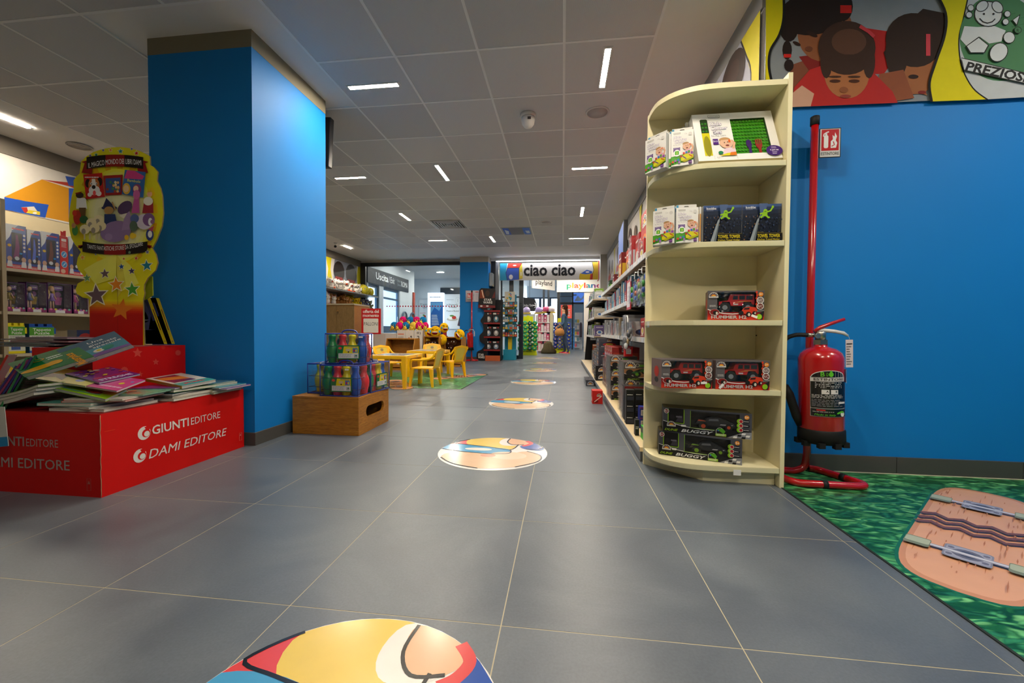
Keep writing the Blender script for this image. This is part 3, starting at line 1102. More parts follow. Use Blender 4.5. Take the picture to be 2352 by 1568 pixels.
# fan of thin purple books on the left
for k in range(6):
    s_ = k * 10.5
    leaning(('innermost', 'second', 'third', 'fourth', 'fifth', 'outermost')[k] + ' of the thin purple-edged activity books fanned at the left end', [at(-46 + s_ * .9, 962 - k * .5, y=1.62), at(-40 + s_ * .9, 962, y=1.70), at(42 + s_ * .85, 846 - k * 4.2, y=1.76), at(36 + s_ * .85, 846 - k * 4.2, y=1.68)], .007, ('#3a2a72', '#8a2a5a', '#33307a', '#7a2a58', '#3a2a72', '#1c5a3a')[k], None)
leaning('red-covered book tucked behind the fanned purple books', [at(-30, 905, y=1.9), at(-8, 900, y=2.0), at(40, 815, y=2.04), at(8, 815, y=1.94)], .01, '#b01a18', None)
leaning('spiral bound green colouring book standing at the fan end', [at(-8, 960, y=1.60), at(8, 956, y=1.66), at(78, 822, y=1.74), at(62, 822, y=1.68)], .008, '#1f6a3c', None)
# two books leaning between header and column
for k, (x0, x1, s_) in enumerate(((337, 386, 0), (347, 393, 1))):
    y_ = 2.34 + .0 * k
    a = at(x1 - 9, 790, y=2.29)
    c_ = at(x0, 683, y=2.29)
    dz = Vector((0, .0, 0))
    o = thing('book', ('dark blue tall book with yellow spine leaning right of the header', 'second dark blue tall book with yellow spine, nearest the column')[k], 'book', a, 0, 'picture books on the red stand')
    m_ = MB()
    m_.T = Matrix.Translation(-a)
    a = a + Vector((0, .03 * k, 0))
    c_ = c_ + Vector((0, .03 * k, 0))
    lw, dp = Vector((-.15, 0, -.0)), Vector((0, .022, 0))
    fq = [a + lw, a, c_, c_ + lw]
    hexa(m_, fq, dp, '#2a3166', {'right': '#d2ba18', 'top': '#b0b0a8'})
    pf = QF(m_, *fq, ar=.5)
    pf.rrect(.06, .3, .44, .9, .03, '#3a447e')
    pf.rect(.1, .05, .4, .12, '#b8b0b8')
    pf.ell(.25, .6, .12, .14, '#5a5f8a', 12)
    pf = QF(m_, a, a + dp, c_ + dp, c_, ar=.08)
    pf.rect(.03, .3, .05, .75, '#7a2a20')
    pf.ell(.04, .06, .012, .012, '#2a3166', 10)
    m_.build('cover', GLOSSY, o)
    m_.build('cover', GLOSSY, o)
lf = MB()
q = [at(-40, 1030, y=1.55), at(19, 1024, y=1.55), at(10, 934, y=1.55), at(-40, 934, y=1.55)]
hexa(lf, q, (0, .002, 0), '#cfcfc8')
QF(lf, *q).rect(0, 0, 1, .24, '#1f86bf')
lf.build('leaflet', CARD, label='white leaflet with blue lower edge at the book stand left edge', cat='leaflet')
# ================================================================ crate and bowling sets
cr = thing('wooden_crate', 'low pine crate with oval hand slot, on floor beside the blue column', 'crate', (-1.7385, 3.07, 0))
x0, x1, y0, y1, h, t = -.2615, .2615, -.26, .26, .283, .018
b = MB()
b.box(x0, y0, 0, x1, y0 + t, h - t, '#ffffff').box(x0, y1 - t, 0, x1, y1, h - t, '#ffffff').box(x0, y0 + t, 0, x0 + t, y1 - t, h - t, '#ffffff')
b.build('side_board', PINE, cr, .002)
MB().box(x0 - .001, y0 - .001, h - t, x1 + .001, y1 + .001, h, '#ffffff').build('lid', PINE, cr, .002)
# right board with a stadium shaped slot
b = MB()
a0, a1, zc, r = -.145, .165, .185 - .03, .042
yb0, yb1, zb = y0 + t, y1 - t, h - t
for xx, fl in ((x1, 0), (x1 - t, 1)):
    def Q(*pts):
        b.poly([(xx, *q) for q in (pts[::-1] if fl else pts)], '#ffffff')
    Q((yb0, 0), (yb1, 0), (yb1, zc - r), (yb0, zc - r))
    Q((yb0, zc + r), (yb1, zc + r), (yb1, zb), (yb0, zb))
    for k in range(8):
        for s_, cy, ey in ((1, a1 - r, yb1), (-1, a0 + r, yb0)):
            q0, q1 = radians(-90 + 180 * k / 8), radians(-90 + 180 * (k + 1) / 8)
            A_ = (cy + s_ * r * cos(q0), zc + r * sin(q0))
            B_ = (cy + s_ * r * cos(q1), zc + r * sin(q1))
            pts = [A_, (ey, A_[1]), (ey, B_[1]), B_]
            Q(*(pts if s_ > 0 else pts[::-1]))
slot = [(a1 - r + r * cos(radians(-90 + 180 * k / 8)), zc + r * sin(radians(-90 + 180 * k / 8))) for k in range(9)] + [(a0 + r - r * cos(radians(-90 + 180 * k / 8)), zc - r * sin(radians(-90 + 180 * k / 8))) for k in range(9)]
for k in range(len(slot)):
    p_, q_ = slot[k], slot[(k + 1) % len(slot)]
    b.poly([(x1, *p_), (x1, *q_), (x1 - t, *q_), (x1 - t, *p_)], '#ffffff')
b.build('slotted_board', PINEY, cr)

PINP = [(.0, 0), (.027, .0), (.030, .008), (.032, .03), (.039, .06), (.0435, .09), (.043, .115), (.036, .145), (.027, .168), (.0235, .182), (.024, .195), (.027, .21), (.0285, .222), (.026, .234), (.017, .243), (0, .246)]
_pins = {}


def pin_mesh(cl):
    if cl not in _pins:
        m_ = MB().lathe([(r, z * .92) for r, z in PINP], cl, 14)
        o = m_.build('pin', PLAS)
        _pins[cl] = o.data
        bpy.data.objects.remove(o)
    return _pins[cl]


def bag_trim(b, w, d, h, col='#1c2f8c'):
    r = .0045
    for z in (.003, h):
        b.tube([(-w / 2, -d / 2, z), (w / 2, -d / 2, z), (w / 2, d / 2, z), (-w / 2, d / 2, z)], r, col, 6, closed=True)
    for sx in (-1, 1):
        for sy in (-1, 1):
            b.tube([(sx * w / 2, sy * d / 2, 0), (sx * w / 2, sy * d / 2, h)], r * .8, col, 6)
    b.tube(curve([(-.06, 0, h), (-.045, 0, h + .022), (0, 0, h + .03), (.045, 0, h + .022), (.06, 0, h)], 4), .006, col, 6)
    b.box(-w / 2, -.006, h - .002, w / 2, .006, h + .002, col)


def bowling_set(label, c, rot, pins, lab=True, w=.30, d=.20, h=.229, tag2=None):
    o = thing('bowling_set', label, 'toy set', c, rot, 'bowling sets in clear zip bags')
    for x, y, cl in pins:
        put('pin', pin_mesh(cl), o, loc=(x, y, .004))
    for x, y in ((-.05, -.02), (.075, .03)):
        MB().ball((0, 0, .04), .040, '#2a2b30', 14, 8).build('bowling_ball', PLAS, o, loc=(x, y, .125))
    b = MB()
    bag_trim(b, w, d, h)
    b.build('blue_piping', PLAS, o)
    b = MB()
    for z in (.05, .135):
        b.tube([(-w / 2 + .01, -d / 2 + .004, z), (w / 2 - .01, -d / 2 + .004, z), (w / 2 - .004, d / 2 - .004, z), (-w / 2 + .01, d / 2 - .004, z)], .0022, '#26304a', 5, closed=True)
    b.build('cord', RUBBER, o)
    b = MB()
    g = 6
    for (ax, s0) in (('y', -d / 2), ('y', d / 2), ('x', -w / 2), ('x', w / 2)):
        L_ = w if ax == 'y' else d
        for i in range(g):
            for j in range(g):
                q = []
                for a_, c_ in ((i, j), (i + 1, j), (i + 1, j + 1), (i, j + 1)):
                    u = -L_ / 2 + L_ * a_ / g
                    zz = h * c_ / g
                    e = .006 * sin(a_ * 2.1 + c_ * 1.7) * (0 if a_ in (0, g) or c_ in (0, g) else 1) * (1 if s0 > 0 else -1)
                    q.append((u, s0 + e, zz) if ax == 'y' else (s0 + e, u, zz))
                b.poly(q, '#ffffff', True)
    b.poly([(-w / 2, -d / 2, h), (w / 2, -d / 2, h), (w / 2, d / 2, h), (-w / 2, d / 2, h)], '#ffffff')
    b.build('clear_bag', FILM, o)
    if lab:
        b = MB()
        b.box(-.062, -d / 2 - .004, .035, .105, -d / 2 - .0022, .142, '#0f6a3c')
        p = PF(b, (-.062, -d / 2 - .004, .035), X, Z)
        p.poly([(.035, .008), (.158, .008), (.158, .098), (.05, .098)], '#d9c91c')
        p.rect(.01, .008, .158, .045, '#cfd2d0')
        p.bars(.014, .012, .12, .042, 5, '#8a9098', 3)
        p.rect(.125, .012, .150, .036, '#9aa0a4')
        p.ell(.14, .028, .006, .006, '#2f7a4a', 10)
        p.ell(.022, .085, .013, .010, '#c94a40', 12)
        p.text('BOWLING SET', .115, .089, .006, '#2a3f9a', .07, 'c', .03)
        p.rect(.065, .062, .10, .08, '#c9b890')
        p.ell(.084, .056, .006, .006, '#2b2626', 10)
        p.rect(.115, .05, .152, .085, '#2f76b8')
        p.ell(.126, .066, .006, .012, '#b82a30', 10)
        p.ell(.141, .066, .005, .012, '#d9c91c', 10)
        b.build('label_card', GLOSSY, o)
    if tag2:
        b = MB()
        b.box(tag2[0] - .015, -d / 2 - .003, tag2[1] - .005, tag2[0] + .015, -d / 2 - .001, tag2[1] + .006, '#e8e6e0')
        b.build('price_tag', CARD, o)
    return o


G_, Y_, R2, B_ = '#0c7a3e', '#d8c80e', '#cc2f38', '#1254b0'
bowling_set('front bowling set with green, red, yellow and blue pins on the crate edge', (-1.64, 2.93, .284), radians(-1), [(-.115, -.05, G_), (-.035, -.058, R2), (.035, -.052, Y_), (.105, -.05, B_), (-.06, .035, Y_), (.12, .04, R2), (-.115, .05, B_)], True, tag2=(.065, .20))
bowling_set('left bowling set showing green and yellow pins against the column side', (-1.86, 3.09, .284), radians(-92), [(.055, -.055, Y_), (-.05, -.05, G_), (.0, .03, R2), (.09, .05, G_), (-.1, .04, B_)], False)
bowling_set('right bowling set turned sideways with its label towards the aisle', (-1.575, 3.17, .284), radians(86), [(-.105, -.055, G_), (-.04, -.05, R2), (.04, -.055, Y_), (.105, -.05, B_), (0, .045, G_), (.11, .045, B_), (-.1, .04, R2)], True)
bowling_set('topmost bowling set lying across the others on the crate', (-1.672, 3.04, .518), radians(13), [(-.115, -.05, G_), (-.035, -.055, R2), (.035, -.05, Y_), (.105, -.05, B_), (-.075, .035, Y_), (.115, .04, R2), (-.0, .05, B_)], True, tag2=(.112, .205))

# ================================================================ cream corner shelf
CREAM = '#ece2b6'
sh = thing('corner_shelf', 'cream rounded end shelf unit standing at the wall corner beside the extinguisher', 'shelf unit', (.8, 2.3, 0))
T0 = Matrix.Translation((-.8, -2.3, 0))


def SB():
    b = MB()
    b.T = T0
    return b


plan = [(1.081, 2.170)] + [q for q in curve([(.90, 2.166), (.78, 2.166), (.66, 2.178), (.56, 2.225), (.497, 2.305), (.480, 2.40)], 4)] + [(.480, 2.449)]
b = SB()
b.box(1.083, 2.168, 0, 1.104, 2.47, 2.045, CREAM)
b.build('side_panel', LAMIN, sh, .0015)
b = SB()
b.box(.478, 2.451, .0, 1.082, 2.47, 2.02, CREAM)
b.build('back_panel', LAMIN, sh)
b = SB()
pl = [(1.08, 2.212), (.736, 2.224), (.4835, 2.449), (1.08, 2.449)]
b.extr([(x, y, 0.0) for x, y in pl][::-1], (0, 0, .068), CREAM)
b.build('plinth', LAMIN, sh)
LV = [.098, .488, .838, 1.232, 1.625, 2.016]
for k, z in enumerate(LV):
    b = SB()
    pts = [(x, y, z - .026) for x, y in plan] + [(1.081, 2.449, z - .026)]
    b.extr(pts, (0, 0, .026), CREAM)
    bd = b.build('shelf_board', LAMIN, sh)
    if k < 5:
        b = SB()
        e = [(x, y) for x, y in plan]
        for i in range(len(e) - 1):
            (ax, ay), (bx, by) = e[i], e[i + 1]
            off = lambda x, y: (x + (x - .85) * .012, y + (y - 2.6) * .016)
            a_, c_ = off(ax, ay), off(bx, by)
            b.poly([(a_[0], a_[1], z - .036), (c_[0], c_[1], z - .036), (c_[0], c_[1], z - .003), (a_[0], a_[1], z - .003)][::-1], '#ffffff', True)
            b.poly([(ax, ay, z - .036), (bx, by, z - .036), (c_[0], c_[1], z - .036), (a_[0], a_[1], z - .036)], '#ffffff')
        b.build('price_strip', CLEAR, bd)
b = SB()
for z in (.43, .76):
    b.ball((1.0805, 2.44, z), .004, '#3a3630', 6, 4)
b.build('shelf_pins', METAL, sh)
MB().box(-.018, -.002, -.014, .018, 0, .014, '#e6e6e0').build('price_ticket', CARD, sh, loc=(.878 - .8, 2.157 - 2.3, .072))


# ---------------------------------------------------------------- boxed goods on it
def logo_motor(p, x, y, s):
    p.ell(x, y, s, s * .98, '#e6e2dc', 14, 0, 180)
    p.ell(x, y, s * .9, s * .88, '#3a3a40', 14, 0, 180)
    for k in range(5):
        a = radians(30 + 30 * k)
        p.ell(x + cos(a) * s * .72, y + sin(a) * s * .7, s * .09, s * .08, '#e6e2dc', 6)
    p.ell(x, y, s * .55, s * .52, '#d86a20', 12, 0, 180)
    p.ell(x, y, s * .38, s * .36, '#e8b83a', 10, 0, 180)
    p.rect(x - s, y - s * .28, x + s, y + s * .06, '#e6e2dc')
    p.text('MOTOR & Co', x, y - s * .22, s * .24, '#2a2628', s * 1.8, 'c', .03)


def badge(p, x, y, r, c, ring='#e6e2dc'):
    p.ell(x, y, r, r, ring, 14)
    p.ell(x, y, r * .82, r * .82, c, 14)


def window_box(o, q, d, wx0, wx1, wy0, wy1, ar, col, sides, inner='#161418', depth=.6):
    """card box with a hole in its front: q = front corners, d = vector to the back; window in units 0..ar, 0..1"""
    b = MB()
    b.T = Matrix.Translation(-o.location)
    q = [Vector(a) for a in q]
    d = Vector(d)

    def P(x, y, k=0):
        u = x / ar
        return q[0] * (1 - u) * (1 - y) + q[1] * u * (1 - y) + q[2] * u * y + q[3] * (1 - u) * y + d * k
    for r in ((0, wx0, 0, 1), (wx1, ar, 0, 1), (wx0, wx1, 0, wy0), (wx0, wx1, wy1, 1)):
        b.poly([P(r[0], r[2]), P(r[1], r[2]), P(r[1], r[3]), P(r[0], r[3])], col)
    I = [P(wx0, wy0), P(wx1, wy0), P(wx1, wy1), P(wx0, wy1)]
    J = [P(wx0, wy0, depth), P(wx1, wy0, depth), P(wx1, wy1, depth), P(wx0, wy1, depth)]
    for k in range(4):
        b.poly([I[k], J[k], J[(k + 1) % 4], I[(k + 1) % 4]], inner)
    b.poly(J, inner)
    A, Bk = q, [a + d for a in q]
    for k, (i, j) in (('bottom', (0, 1)), ('right', (1, 2)), ('top', (2, 3)), ('left', (3, 0))):
        b.poly([A[i], Bk[i], Bk[j], A[j]], sides.get(k, col))
    b.poly(Bk[::-1], col)
    return b, P


def film(o, P, wx0, wx1, wy0, wy1, k=.012):
    b = MB()
    b.T = Matrix.Translation(-o.location)
    b.poly([P(wx0, wy0, k), P(wx1, wy0, k), P(wx1, wy1, k), P(wx0, wy1, k)], '#ffffff')
    b.build('window_film', FILM, o)


def toy_jeep(o, P, x0, x1, y0, y1, body='#c01a1e'):
    """boxy toy off-roader with big wheels, seen from its side, inside a window box"""
    W, H_ = x1 - x0, y1 - y0
    sd = [(0.03, .38), (.03, .56), (.27, .62), (.34, .93), (.97, .93), (.99, .60), (.99, .42), (.93, .40), (.90, .55), (.70, .55), (.66, .36), (.36, .36), (.32, .56), (.12, .56), (.09, .38)]
    b = MB()
    b.T = Matrix.Translation(-o.location)
    a = [P(x0 + u * W, y0 + v * H_, .14) for u, v in sd]
    b.extr(a, P(0, 0, .5) - P(0, 0, .14), body)
    for u0, u1 in ((.40, .54), (.58, .73), (.77, .94)):
        e = (P(0, 0, .125) - P(0, 0, .14))
        b.poly([P(x0 + u0 * W, y0 + .66 * H_, .132), P(x0 + u1 * W, y0 + .66 * H_, .132), P(x0 + u1 * W, y0 + .85 * H_, .132), P(x0 + (u0 + (.02 if u0 < .5 else 0)) * W, y0 + .85 * H_, .132)], '#1d2030')
    b.poly([P(x0 + .40 * W, y0 + .50 * H_, .133), P(x0 + .95 * W, y0 + .60 * H_, .133), P(x0 + .6 * W, y0 + .57 * H_, .133)], '#e0a03a')
    b.poly([P(x0 + .42 * W, y0 + .40 * H_, .133), P(x0 + .55 * W, y0 + .40 * H_, .133), P(x0 + .55 * W, y0 + .46 * H_, .133), P(x0 + .42 * W, y0 + .46 * H_, .133)], '#c9c9c9')
    b.build('toy_car_body', PLAS, o)
    for u in (.19, .81):
        w_ = MB()
        w_.T = Matrix.Translation(-o.location)
        c = P(x0 + u * W, y0 + .27 * H_, .1)
        ax = (P(0, 0, .3) - P(0, 0, 0)).normalized()
        rr = (P(0, .27 * H_, 0) - P(0, 0, 0)).length
        ux = (P(1, 0, 0) - P(0, 0, 0)).normalized()
        uz = ux.cross(ax) * -1
        ring = lambda r, k: [c + ux * (cos(2 * pi * j / 14) * r) + uz * (sin(2 * pi * j / 14) * r) + ax * k for j in range(14)]
        w_.extr(ring(rr, 0), ax * .06, '#1c1d1f')
        w_.poly(ring(rr * .45, -.001), '#8d8f92')
        w_.build('toy_wheel', RUBBER, o)


def jeep_box(label, q, d, sticker):
    q = [Vector(a) for a in q]
    o = thing('toy_car_box', label, 'toy box', q[0], 0, 'red jeep boxes on the cream shelf')
    ar = (q[1] - q[0]).length / (q[3] - q[0]).length
    GY = '#5c585a'
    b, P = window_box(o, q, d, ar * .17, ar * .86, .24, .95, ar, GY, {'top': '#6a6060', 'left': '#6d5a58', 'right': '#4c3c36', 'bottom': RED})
    p = QF(b, *q, ar=ar)
    for k in range(6):
        p.rect(0, .0 + .045 * k, ar, .045 * (k + 1), ('#d63a1c', '#d0341c', '#c42a1a', '#b02018', '#9a1816', '#8c1414')[k])
    p.poly([(0, .27), (ar * .2, .27), (ar * .14, .31), (0, .36)], '#8c1414')
    p.line([(0, .37), (ar * .12, .29), (ar * .3, .225), (ar * .45, .21), (ar * .62, .24), (ar * .72, .26)], .028, '#e6e2dc')
    p.line([(ar * .86, .31), (ar, .33)], .015, '#e6e2dc')
    for k in range(7):
        p.ell(ar * (.872 if k % 2 else .862), .34 + k * .1, .035, .05, '#d8401c', 6)
    logo_motor(p, ar * .10, .80, .15)
    p.bars(ar * .03, .44, ar * .15, .52, 2, '#c9c5c2', 2)
    p.ell(ar * .12, .27, .16, .11, '#d8c9c4', 16)
    p.ell(ar * .12, .275, .15, .10, '#7a1614', 16)
    p.ell(ar * .135, .25, .08, .07, '#1b1818', 12)
    p.ell(ar * .16, .24, .035, .045, '#d2cabc', 10)
    # small printed truck
    p.poly([(ar * .55, .27), (ar * .60, .33), (ar * .64, .42), (ar * .74, .46), (ar * .84, .43), (ar * .86, .35), (ar * .84, .26), (ar * .7, .20)], '#cf3a1c')
    p.poly([(ar * .63, .35), (ar * .65, .41), (ar * .74, .43), (ar * .73, .36)], '#2a1a1a')
    p.ell(ar * .59, .25, .08, .075, '#191617', 12)
    p.ell(ar * .72, .20, .085, .09, '#191617', 12)
    p.ell(ar * .82, .24, .06, .07, '#191617', 12)
    p.ell(ar * .73, .19, .04, .055, '#cfc6b6', 10)
    p.ell(ar * .835, .24, .025, .035, '#cfc6b6', 8)
    p.ell(ar * .93, .87, .075, .075, '#e0851e', 14)
    p.text('3+', ar * .93, .84, .07, '#f3e2c0', None, 'c', .03)
    for yy in (.67, .47):
        badge(p, ar * .92, yy, .115, '#6a2a24' if yy < .5 else '#7a6a6a')
        p.text('R/C', ar * .92, yy - .04, .08, '#d8c4bc', .14, 'c', .02)
    p.poly([(ar * .90, .22), (ar * .99, .32), (ar * .965, .02), (ar * .9, .03)], '#1a1a1c')
    p.ell(ar * .905, .12, .085, .09, '#8cc01e', 14)
    p.text('HUMMER H2', ar * .06, .055, .10, '#b9b3b0', ar * .62, 'l', .05, 0, 1, edge='#3a2020', ew=.03)
    if sticker:
        x, y, r = sticker
        p.poly([(ar * x + cos(r) * a - sin(r) * c, y + sin(r) * a + cos(r) * c) for a, c in ((-.10, -.04), (.10, -.04), (.10, .04), (-.10, .04))], '#eceae6')
    p2_ = QF(b, q[0] + Vector(d), q[0], q[3], q[3] + Vector(d), ar=.6)
    p2_.ell(.32, .55, .14, .2, '#b02a24', 10)
    p2_.ell(.32, .25, .12, .1, '#1d1a1c', 10)
    p3_ = QF(b, q[1], q[1] + Vector(d), q[2] + Vector(d), q[2], ar=.6)
    for k, (yy, cl) in enumerate(((.8, '#c9b8a8'), (.55, '#a83a24'), (.3, '#7a4a3a'))):
        p3_.ell(.22, yy, .12, .12, cl, 10)
    p3_.ell(.42, .5, .1, .22, '#a02a1e', 10)
    b.build('card_box', CARD, o)
    film(o, P, ar * .17, ar * .86, .24, .95)
    toy_jeep(o, P, ar * .19, ar * .85, .25, .94)
    return o


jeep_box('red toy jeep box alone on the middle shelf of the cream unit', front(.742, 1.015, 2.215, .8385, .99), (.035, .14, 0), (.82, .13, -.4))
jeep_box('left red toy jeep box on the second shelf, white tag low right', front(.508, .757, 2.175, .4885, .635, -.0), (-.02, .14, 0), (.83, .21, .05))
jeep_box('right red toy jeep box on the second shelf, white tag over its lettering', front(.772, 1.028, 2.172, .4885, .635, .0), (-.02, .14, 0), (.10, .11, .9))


def buggy_box(label, q, d, acc, tagx):
    q = [Vector(a) for a in q]
    o = thing('toy_car_box', label, 'toy box', q[0], 0, 'black buggy boxes on the cream shelf')
    ar = (q[1] - q[0]).length / (q[3] - q[0]).length
    GY, BK, GRN = '#4a4c56', '#15151a', '#7fae1e'
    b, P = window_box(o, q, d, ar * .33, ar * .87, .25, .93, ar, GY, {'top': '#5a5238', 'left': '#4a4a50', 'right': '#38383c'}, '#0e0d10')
    p = QF(b, *q, ar=ar)
    p.poly([(0, 0), (ar, 0), (ar, .30), (ar * .6, .22), (ar * .3, .26), (ar * .12, .36), (0, .45)], BK)
    p.line([(0, .45), (ar * .1, .37), (ar * .25, .27), (ar * .45, .215), (ar * .6, .22)], .022, '#e2e2e2')
    p.rrect(ar * .055, .37, ar * .255, .97, .04, GRN)
    p.rrect(ar * .065, .40, ar * .245, .98, .03, '#0e0d10')
    p.ell(ar * .11, .62, .10, .11, '#1c1a1e', 12)
    p.poly([(ar * .15, .44), (ar * .19, .70), (ar * .23, .70), (ar * .24, .44)], '#3a3644')
    p.rect(ar * .155, .62, ar * .225, .68, '#6a6672')
    p.line([(ar * .325, .95), (ar * .325, .25), (ar * .6, .235)], .02, GRN)
    logo_motor(p, ar * .10, .28, .17)
    badge(p, ar * .04, .86, .10, '#8a2a2e')
    p.text('RC', ar * .04, .82, .08, '#e6e2dc', None, 'c', .02)
    p.text('DUNE', ar * .02, .055, .085, '#8fb41e', ar * .16, 'l', .04, .35)
    p.text('BUGGY', ar * .22, .045, .115, '#d8dadd', ar * .36, 'l', .05, .3)
    p.ell(ar * .66, .19, .15, .17, '#d8d8d0', 18)
    p.ell(ar * .66, .19, .135, .155, '#15151a', 18)
    p.poly([(ar * .62, .30), (ar * .69, .33), (ar * .72, .22), (ar * .70, .12)], '#4f9a24')
    p.ell(ar * .64, .24, .03, .03, '#2a6ab0', 8)
    p.rrect(ar * .61, .02, ar * .73, .12, .02, '#8fb43a')
    p.bars(ar * .62, .03, ar * .725, .11, 2, '#e6ecd0', 4)
    p.poly([(ar * .74, .0), (ar, .0), (ar, .28), (ar * .92, .26)], '#8a8c92')
    for i in range(5):
        for j in range(3):
            if (i + j) % 2 == 0:
                x, y = ar * (.80 + .045 * i), .0 + .075 * j
                if x + .045 * ar < ar:
                    p.poly([(x, y), (x + .04 * ar, y), (x + .05 * ar, y + .075), (x + .01 * ar, y + .075)], '#17171c' if (i + j) % 4 else '#eceae8')
    p.ell(ar * .945, .85, .085, .085, '#dd8a24', 14)
    p.text('5+', ar * .945, .81, .08, '#f6ead0', None, 'c', .03)
    for k in range(3):
        p.ell(ar * .87, .68 - .17 * k, .10, .10, GRN, 12)
    for k in range(3):
        badge(p, ar * .885, .68 - .17 * k, .075, '#a82428')
        p.rrect(ar * .91, .64 - .17 * k, ar * .975, .72 - .17 * k, .02, '#1a1a1e')
        p.bars(ar * .915, .66 - .17 * k, ar * .97, .71 - .17 * k, 1, '#cfcfcf', k)
    p.rrect(tagx * ar, .27, (tagx + .06) * ar, .345, .03, '#ecebe8')
    b.build('card_box', CARD, o)
    film(o, P, ar * .33, ar * .87, .25, .93)
    # racing buggy inside
    x0, x1 = ar * .36, ar * .85
    W = x1 - x0
    c_ = MB()
    c_.T = Matrix.Translation(-o.location)
    sd = [(.06, .42), (.14, .58), (.28, .56), (.34, .66), (.60, .72), (.78, .60), (.95, .48), (.97, .40), (.7, .36), (.3, .38)]
    c_.extr([P(x0 + u * W, v, .15) for u, v in sd], P(0, 0, .4) - P(0, 0, .15), '#18181b')
    c_.poly([P(x0 + u * W, v, .145) for u, v in ((.10, .53), (.14, .58), (.28, .56), (.30, .53))], acc)
    c_.poly([P(x0 + u * W, v, .145) for u, v in ((.36, .56), (.38, .64), (.58, .66), (.6, .58))], '#6f7076')
    c_.poly([P(x0 + u * W, v, .145) for u, v in ((.62, .42), (.9, .43), (.93, .47), (.64, .46))], '#c9c9c9')
    c_.build('toy_car_body', PLAS, o)
    for u, v, r in ((.24, .34, .17), (.82, .36, .13)):
        w_ = MB()
        w_.T = Matrix.Translation(-o.location)
        ring = lambda rr, k: [P(x0 + u * W + cos(2 * pi * j / 14) * rr, v + sin(2 * pi * j / 14) * rr, k) for j in range(14)]
        w_.extr(ring(r, .10), P(0, 0, .3) - P(0, 0, .1), '#111113')
        w_.poly(ring(r * .5, .095), acc)
        w_.build('toy_wheel', RUBBER, o)
    return o


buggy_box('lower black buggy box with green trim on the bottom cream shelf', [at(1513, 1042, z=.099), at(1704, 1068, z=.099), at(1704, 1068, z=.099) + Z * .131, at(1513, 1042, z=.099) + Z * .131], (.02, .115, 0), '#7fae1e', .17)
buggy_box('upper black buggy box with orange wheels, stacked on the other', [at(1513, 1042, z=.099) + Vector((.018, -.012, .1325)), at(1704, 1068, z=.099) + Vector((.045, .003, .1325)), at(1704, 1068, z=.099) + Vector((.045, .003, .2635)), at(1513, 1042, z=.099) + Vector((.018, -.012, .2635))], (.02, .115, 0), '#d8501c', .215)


def bricks_art(p, ar, seed=3):
    W = '#e9e8e3'
    p.rect(0, 0, ar, 1, W)
    p.poly([(0, 0.02), (ar, .14), (ar, .36), (ar * .4, .30), (0, .27)], '#4fa32e')
    p.poly([(.0, .0), (ar, .0), (ar, .14), (0, .02)], W)
    p.rrect(ar * .10, .90, ar * .42, .955, .02, '#8d8a84')
    p.rrect(ar * .11, .905, ar * .41, .95, .02, '#dcdad4')
    p.text('placematix', ar * .26, .917, .022, '#55524e', ar * .26)
    for k, (t_, x, y, w) in enumerate((('Kids', .10, .79, .34), ('Learning', .12, .715, .56), ('bricks', .18, .64, .40))):
        p.text(t_, ar * x, y, .06, '#f2f0f0', ar * w, 'l', .03, 0, 1, edge='#5a2a86', ew=.05)
    p.text('Eat. Play. Learn.', ar * .10, .585, .022, '#8a8890', ar * .34, 'l')
    p.text('12x', ar * .60, .875, .04, '#b5b2ae', ar * .12, 'l')
    p.ell(ar * .85, .88, .05, .05, '#d4d2cd', 12)
    p.rect(ar * .10, .32, ar * .40, .52, '#4b1f78')
    p.bars(ar * .13, .49, ar * .37, .515, 1, '#d8cfe4', 2)
    p.text('numbers!', ar * .25, .455, .028, '#e6def0', ar * .27)
    p.ell(ar * .26, .36, .095, .095, '#f2f1ee', 16)
    p.rrect(ar * .17, .31, ar * .35, .42, .015, '#56b030')
    p.text(str(seed), ar * .26, .33, .06, '#e8e46a', None, 'c', .03)
    # baby
    p.poly([(ar * .60, .30), (ar * .62, .42), (ar * .78, .47), (ar * .96, .40), (ar, .28)], '#d8a6b8')
    p.line([(ar * .90, .36), (ar * .97, .48), (ar * .90, .58)], .05, '#d8a888')
    p.ell(ar * .69, .53, .105, .10, '#dcae90', 16)
    p.ell(ar * .66, .60, .09, .05, '#b08858', 14, 20, 200)
    p.ell(ar * .71, .48, .03, .018, '#7a3030', 10)
    p.ell(ar * .66, .54, .009, .012, '#3a2a26', 6)
    p.ell(ar * .75, .55, .009, .012, '#3a2a26', 6)
    p.rect(ar * .82, .55, ar * .87, .60, '#d8601e')
    # tray and bricks
    p.poly([(ar * .45, .12), (ar * .80, .16), (ar, .22), (ar * .98, .27), (ar * .66, .32), (ar * .42, .24)], '#d3cf1c')
    p.poly([(ar * .45, .12), (ar * .62, .08), (ar, .18), (ar, .22), (ar * .62, .15)], '#b0ac12')
    p.line([(ar * .5, .26), (ar * .68, .17)], .025, '#5a2a86')
    p.line([(ar * .80, .28), (ar * .95, .22)], .025, '#c8401e')
    for x, y, cl in ((.03, .08, '#c8402a'), (.15, .11, '#9a5ab0'), (.28, .13, '#2f7ab8'), (.40, .22, '#b03a2a'), (.52, .30, '#c8402a'), (.64, .32, '#2f7ab8'), (.75, .34, '#4fa32e'), (.32, .06, '#a06ab8'), (.88, .30, '#8a4aa8')):
        p.rrect(ar * x, y, ar * (x + .09), y + .06, .012, cl, 2)
    p.rect(ar * .78, .02, ar * .93, .11, '#5a2070')
    p.text('THE BRICK', ar * .855, .055, .02, '#e6def0', ar * .12)


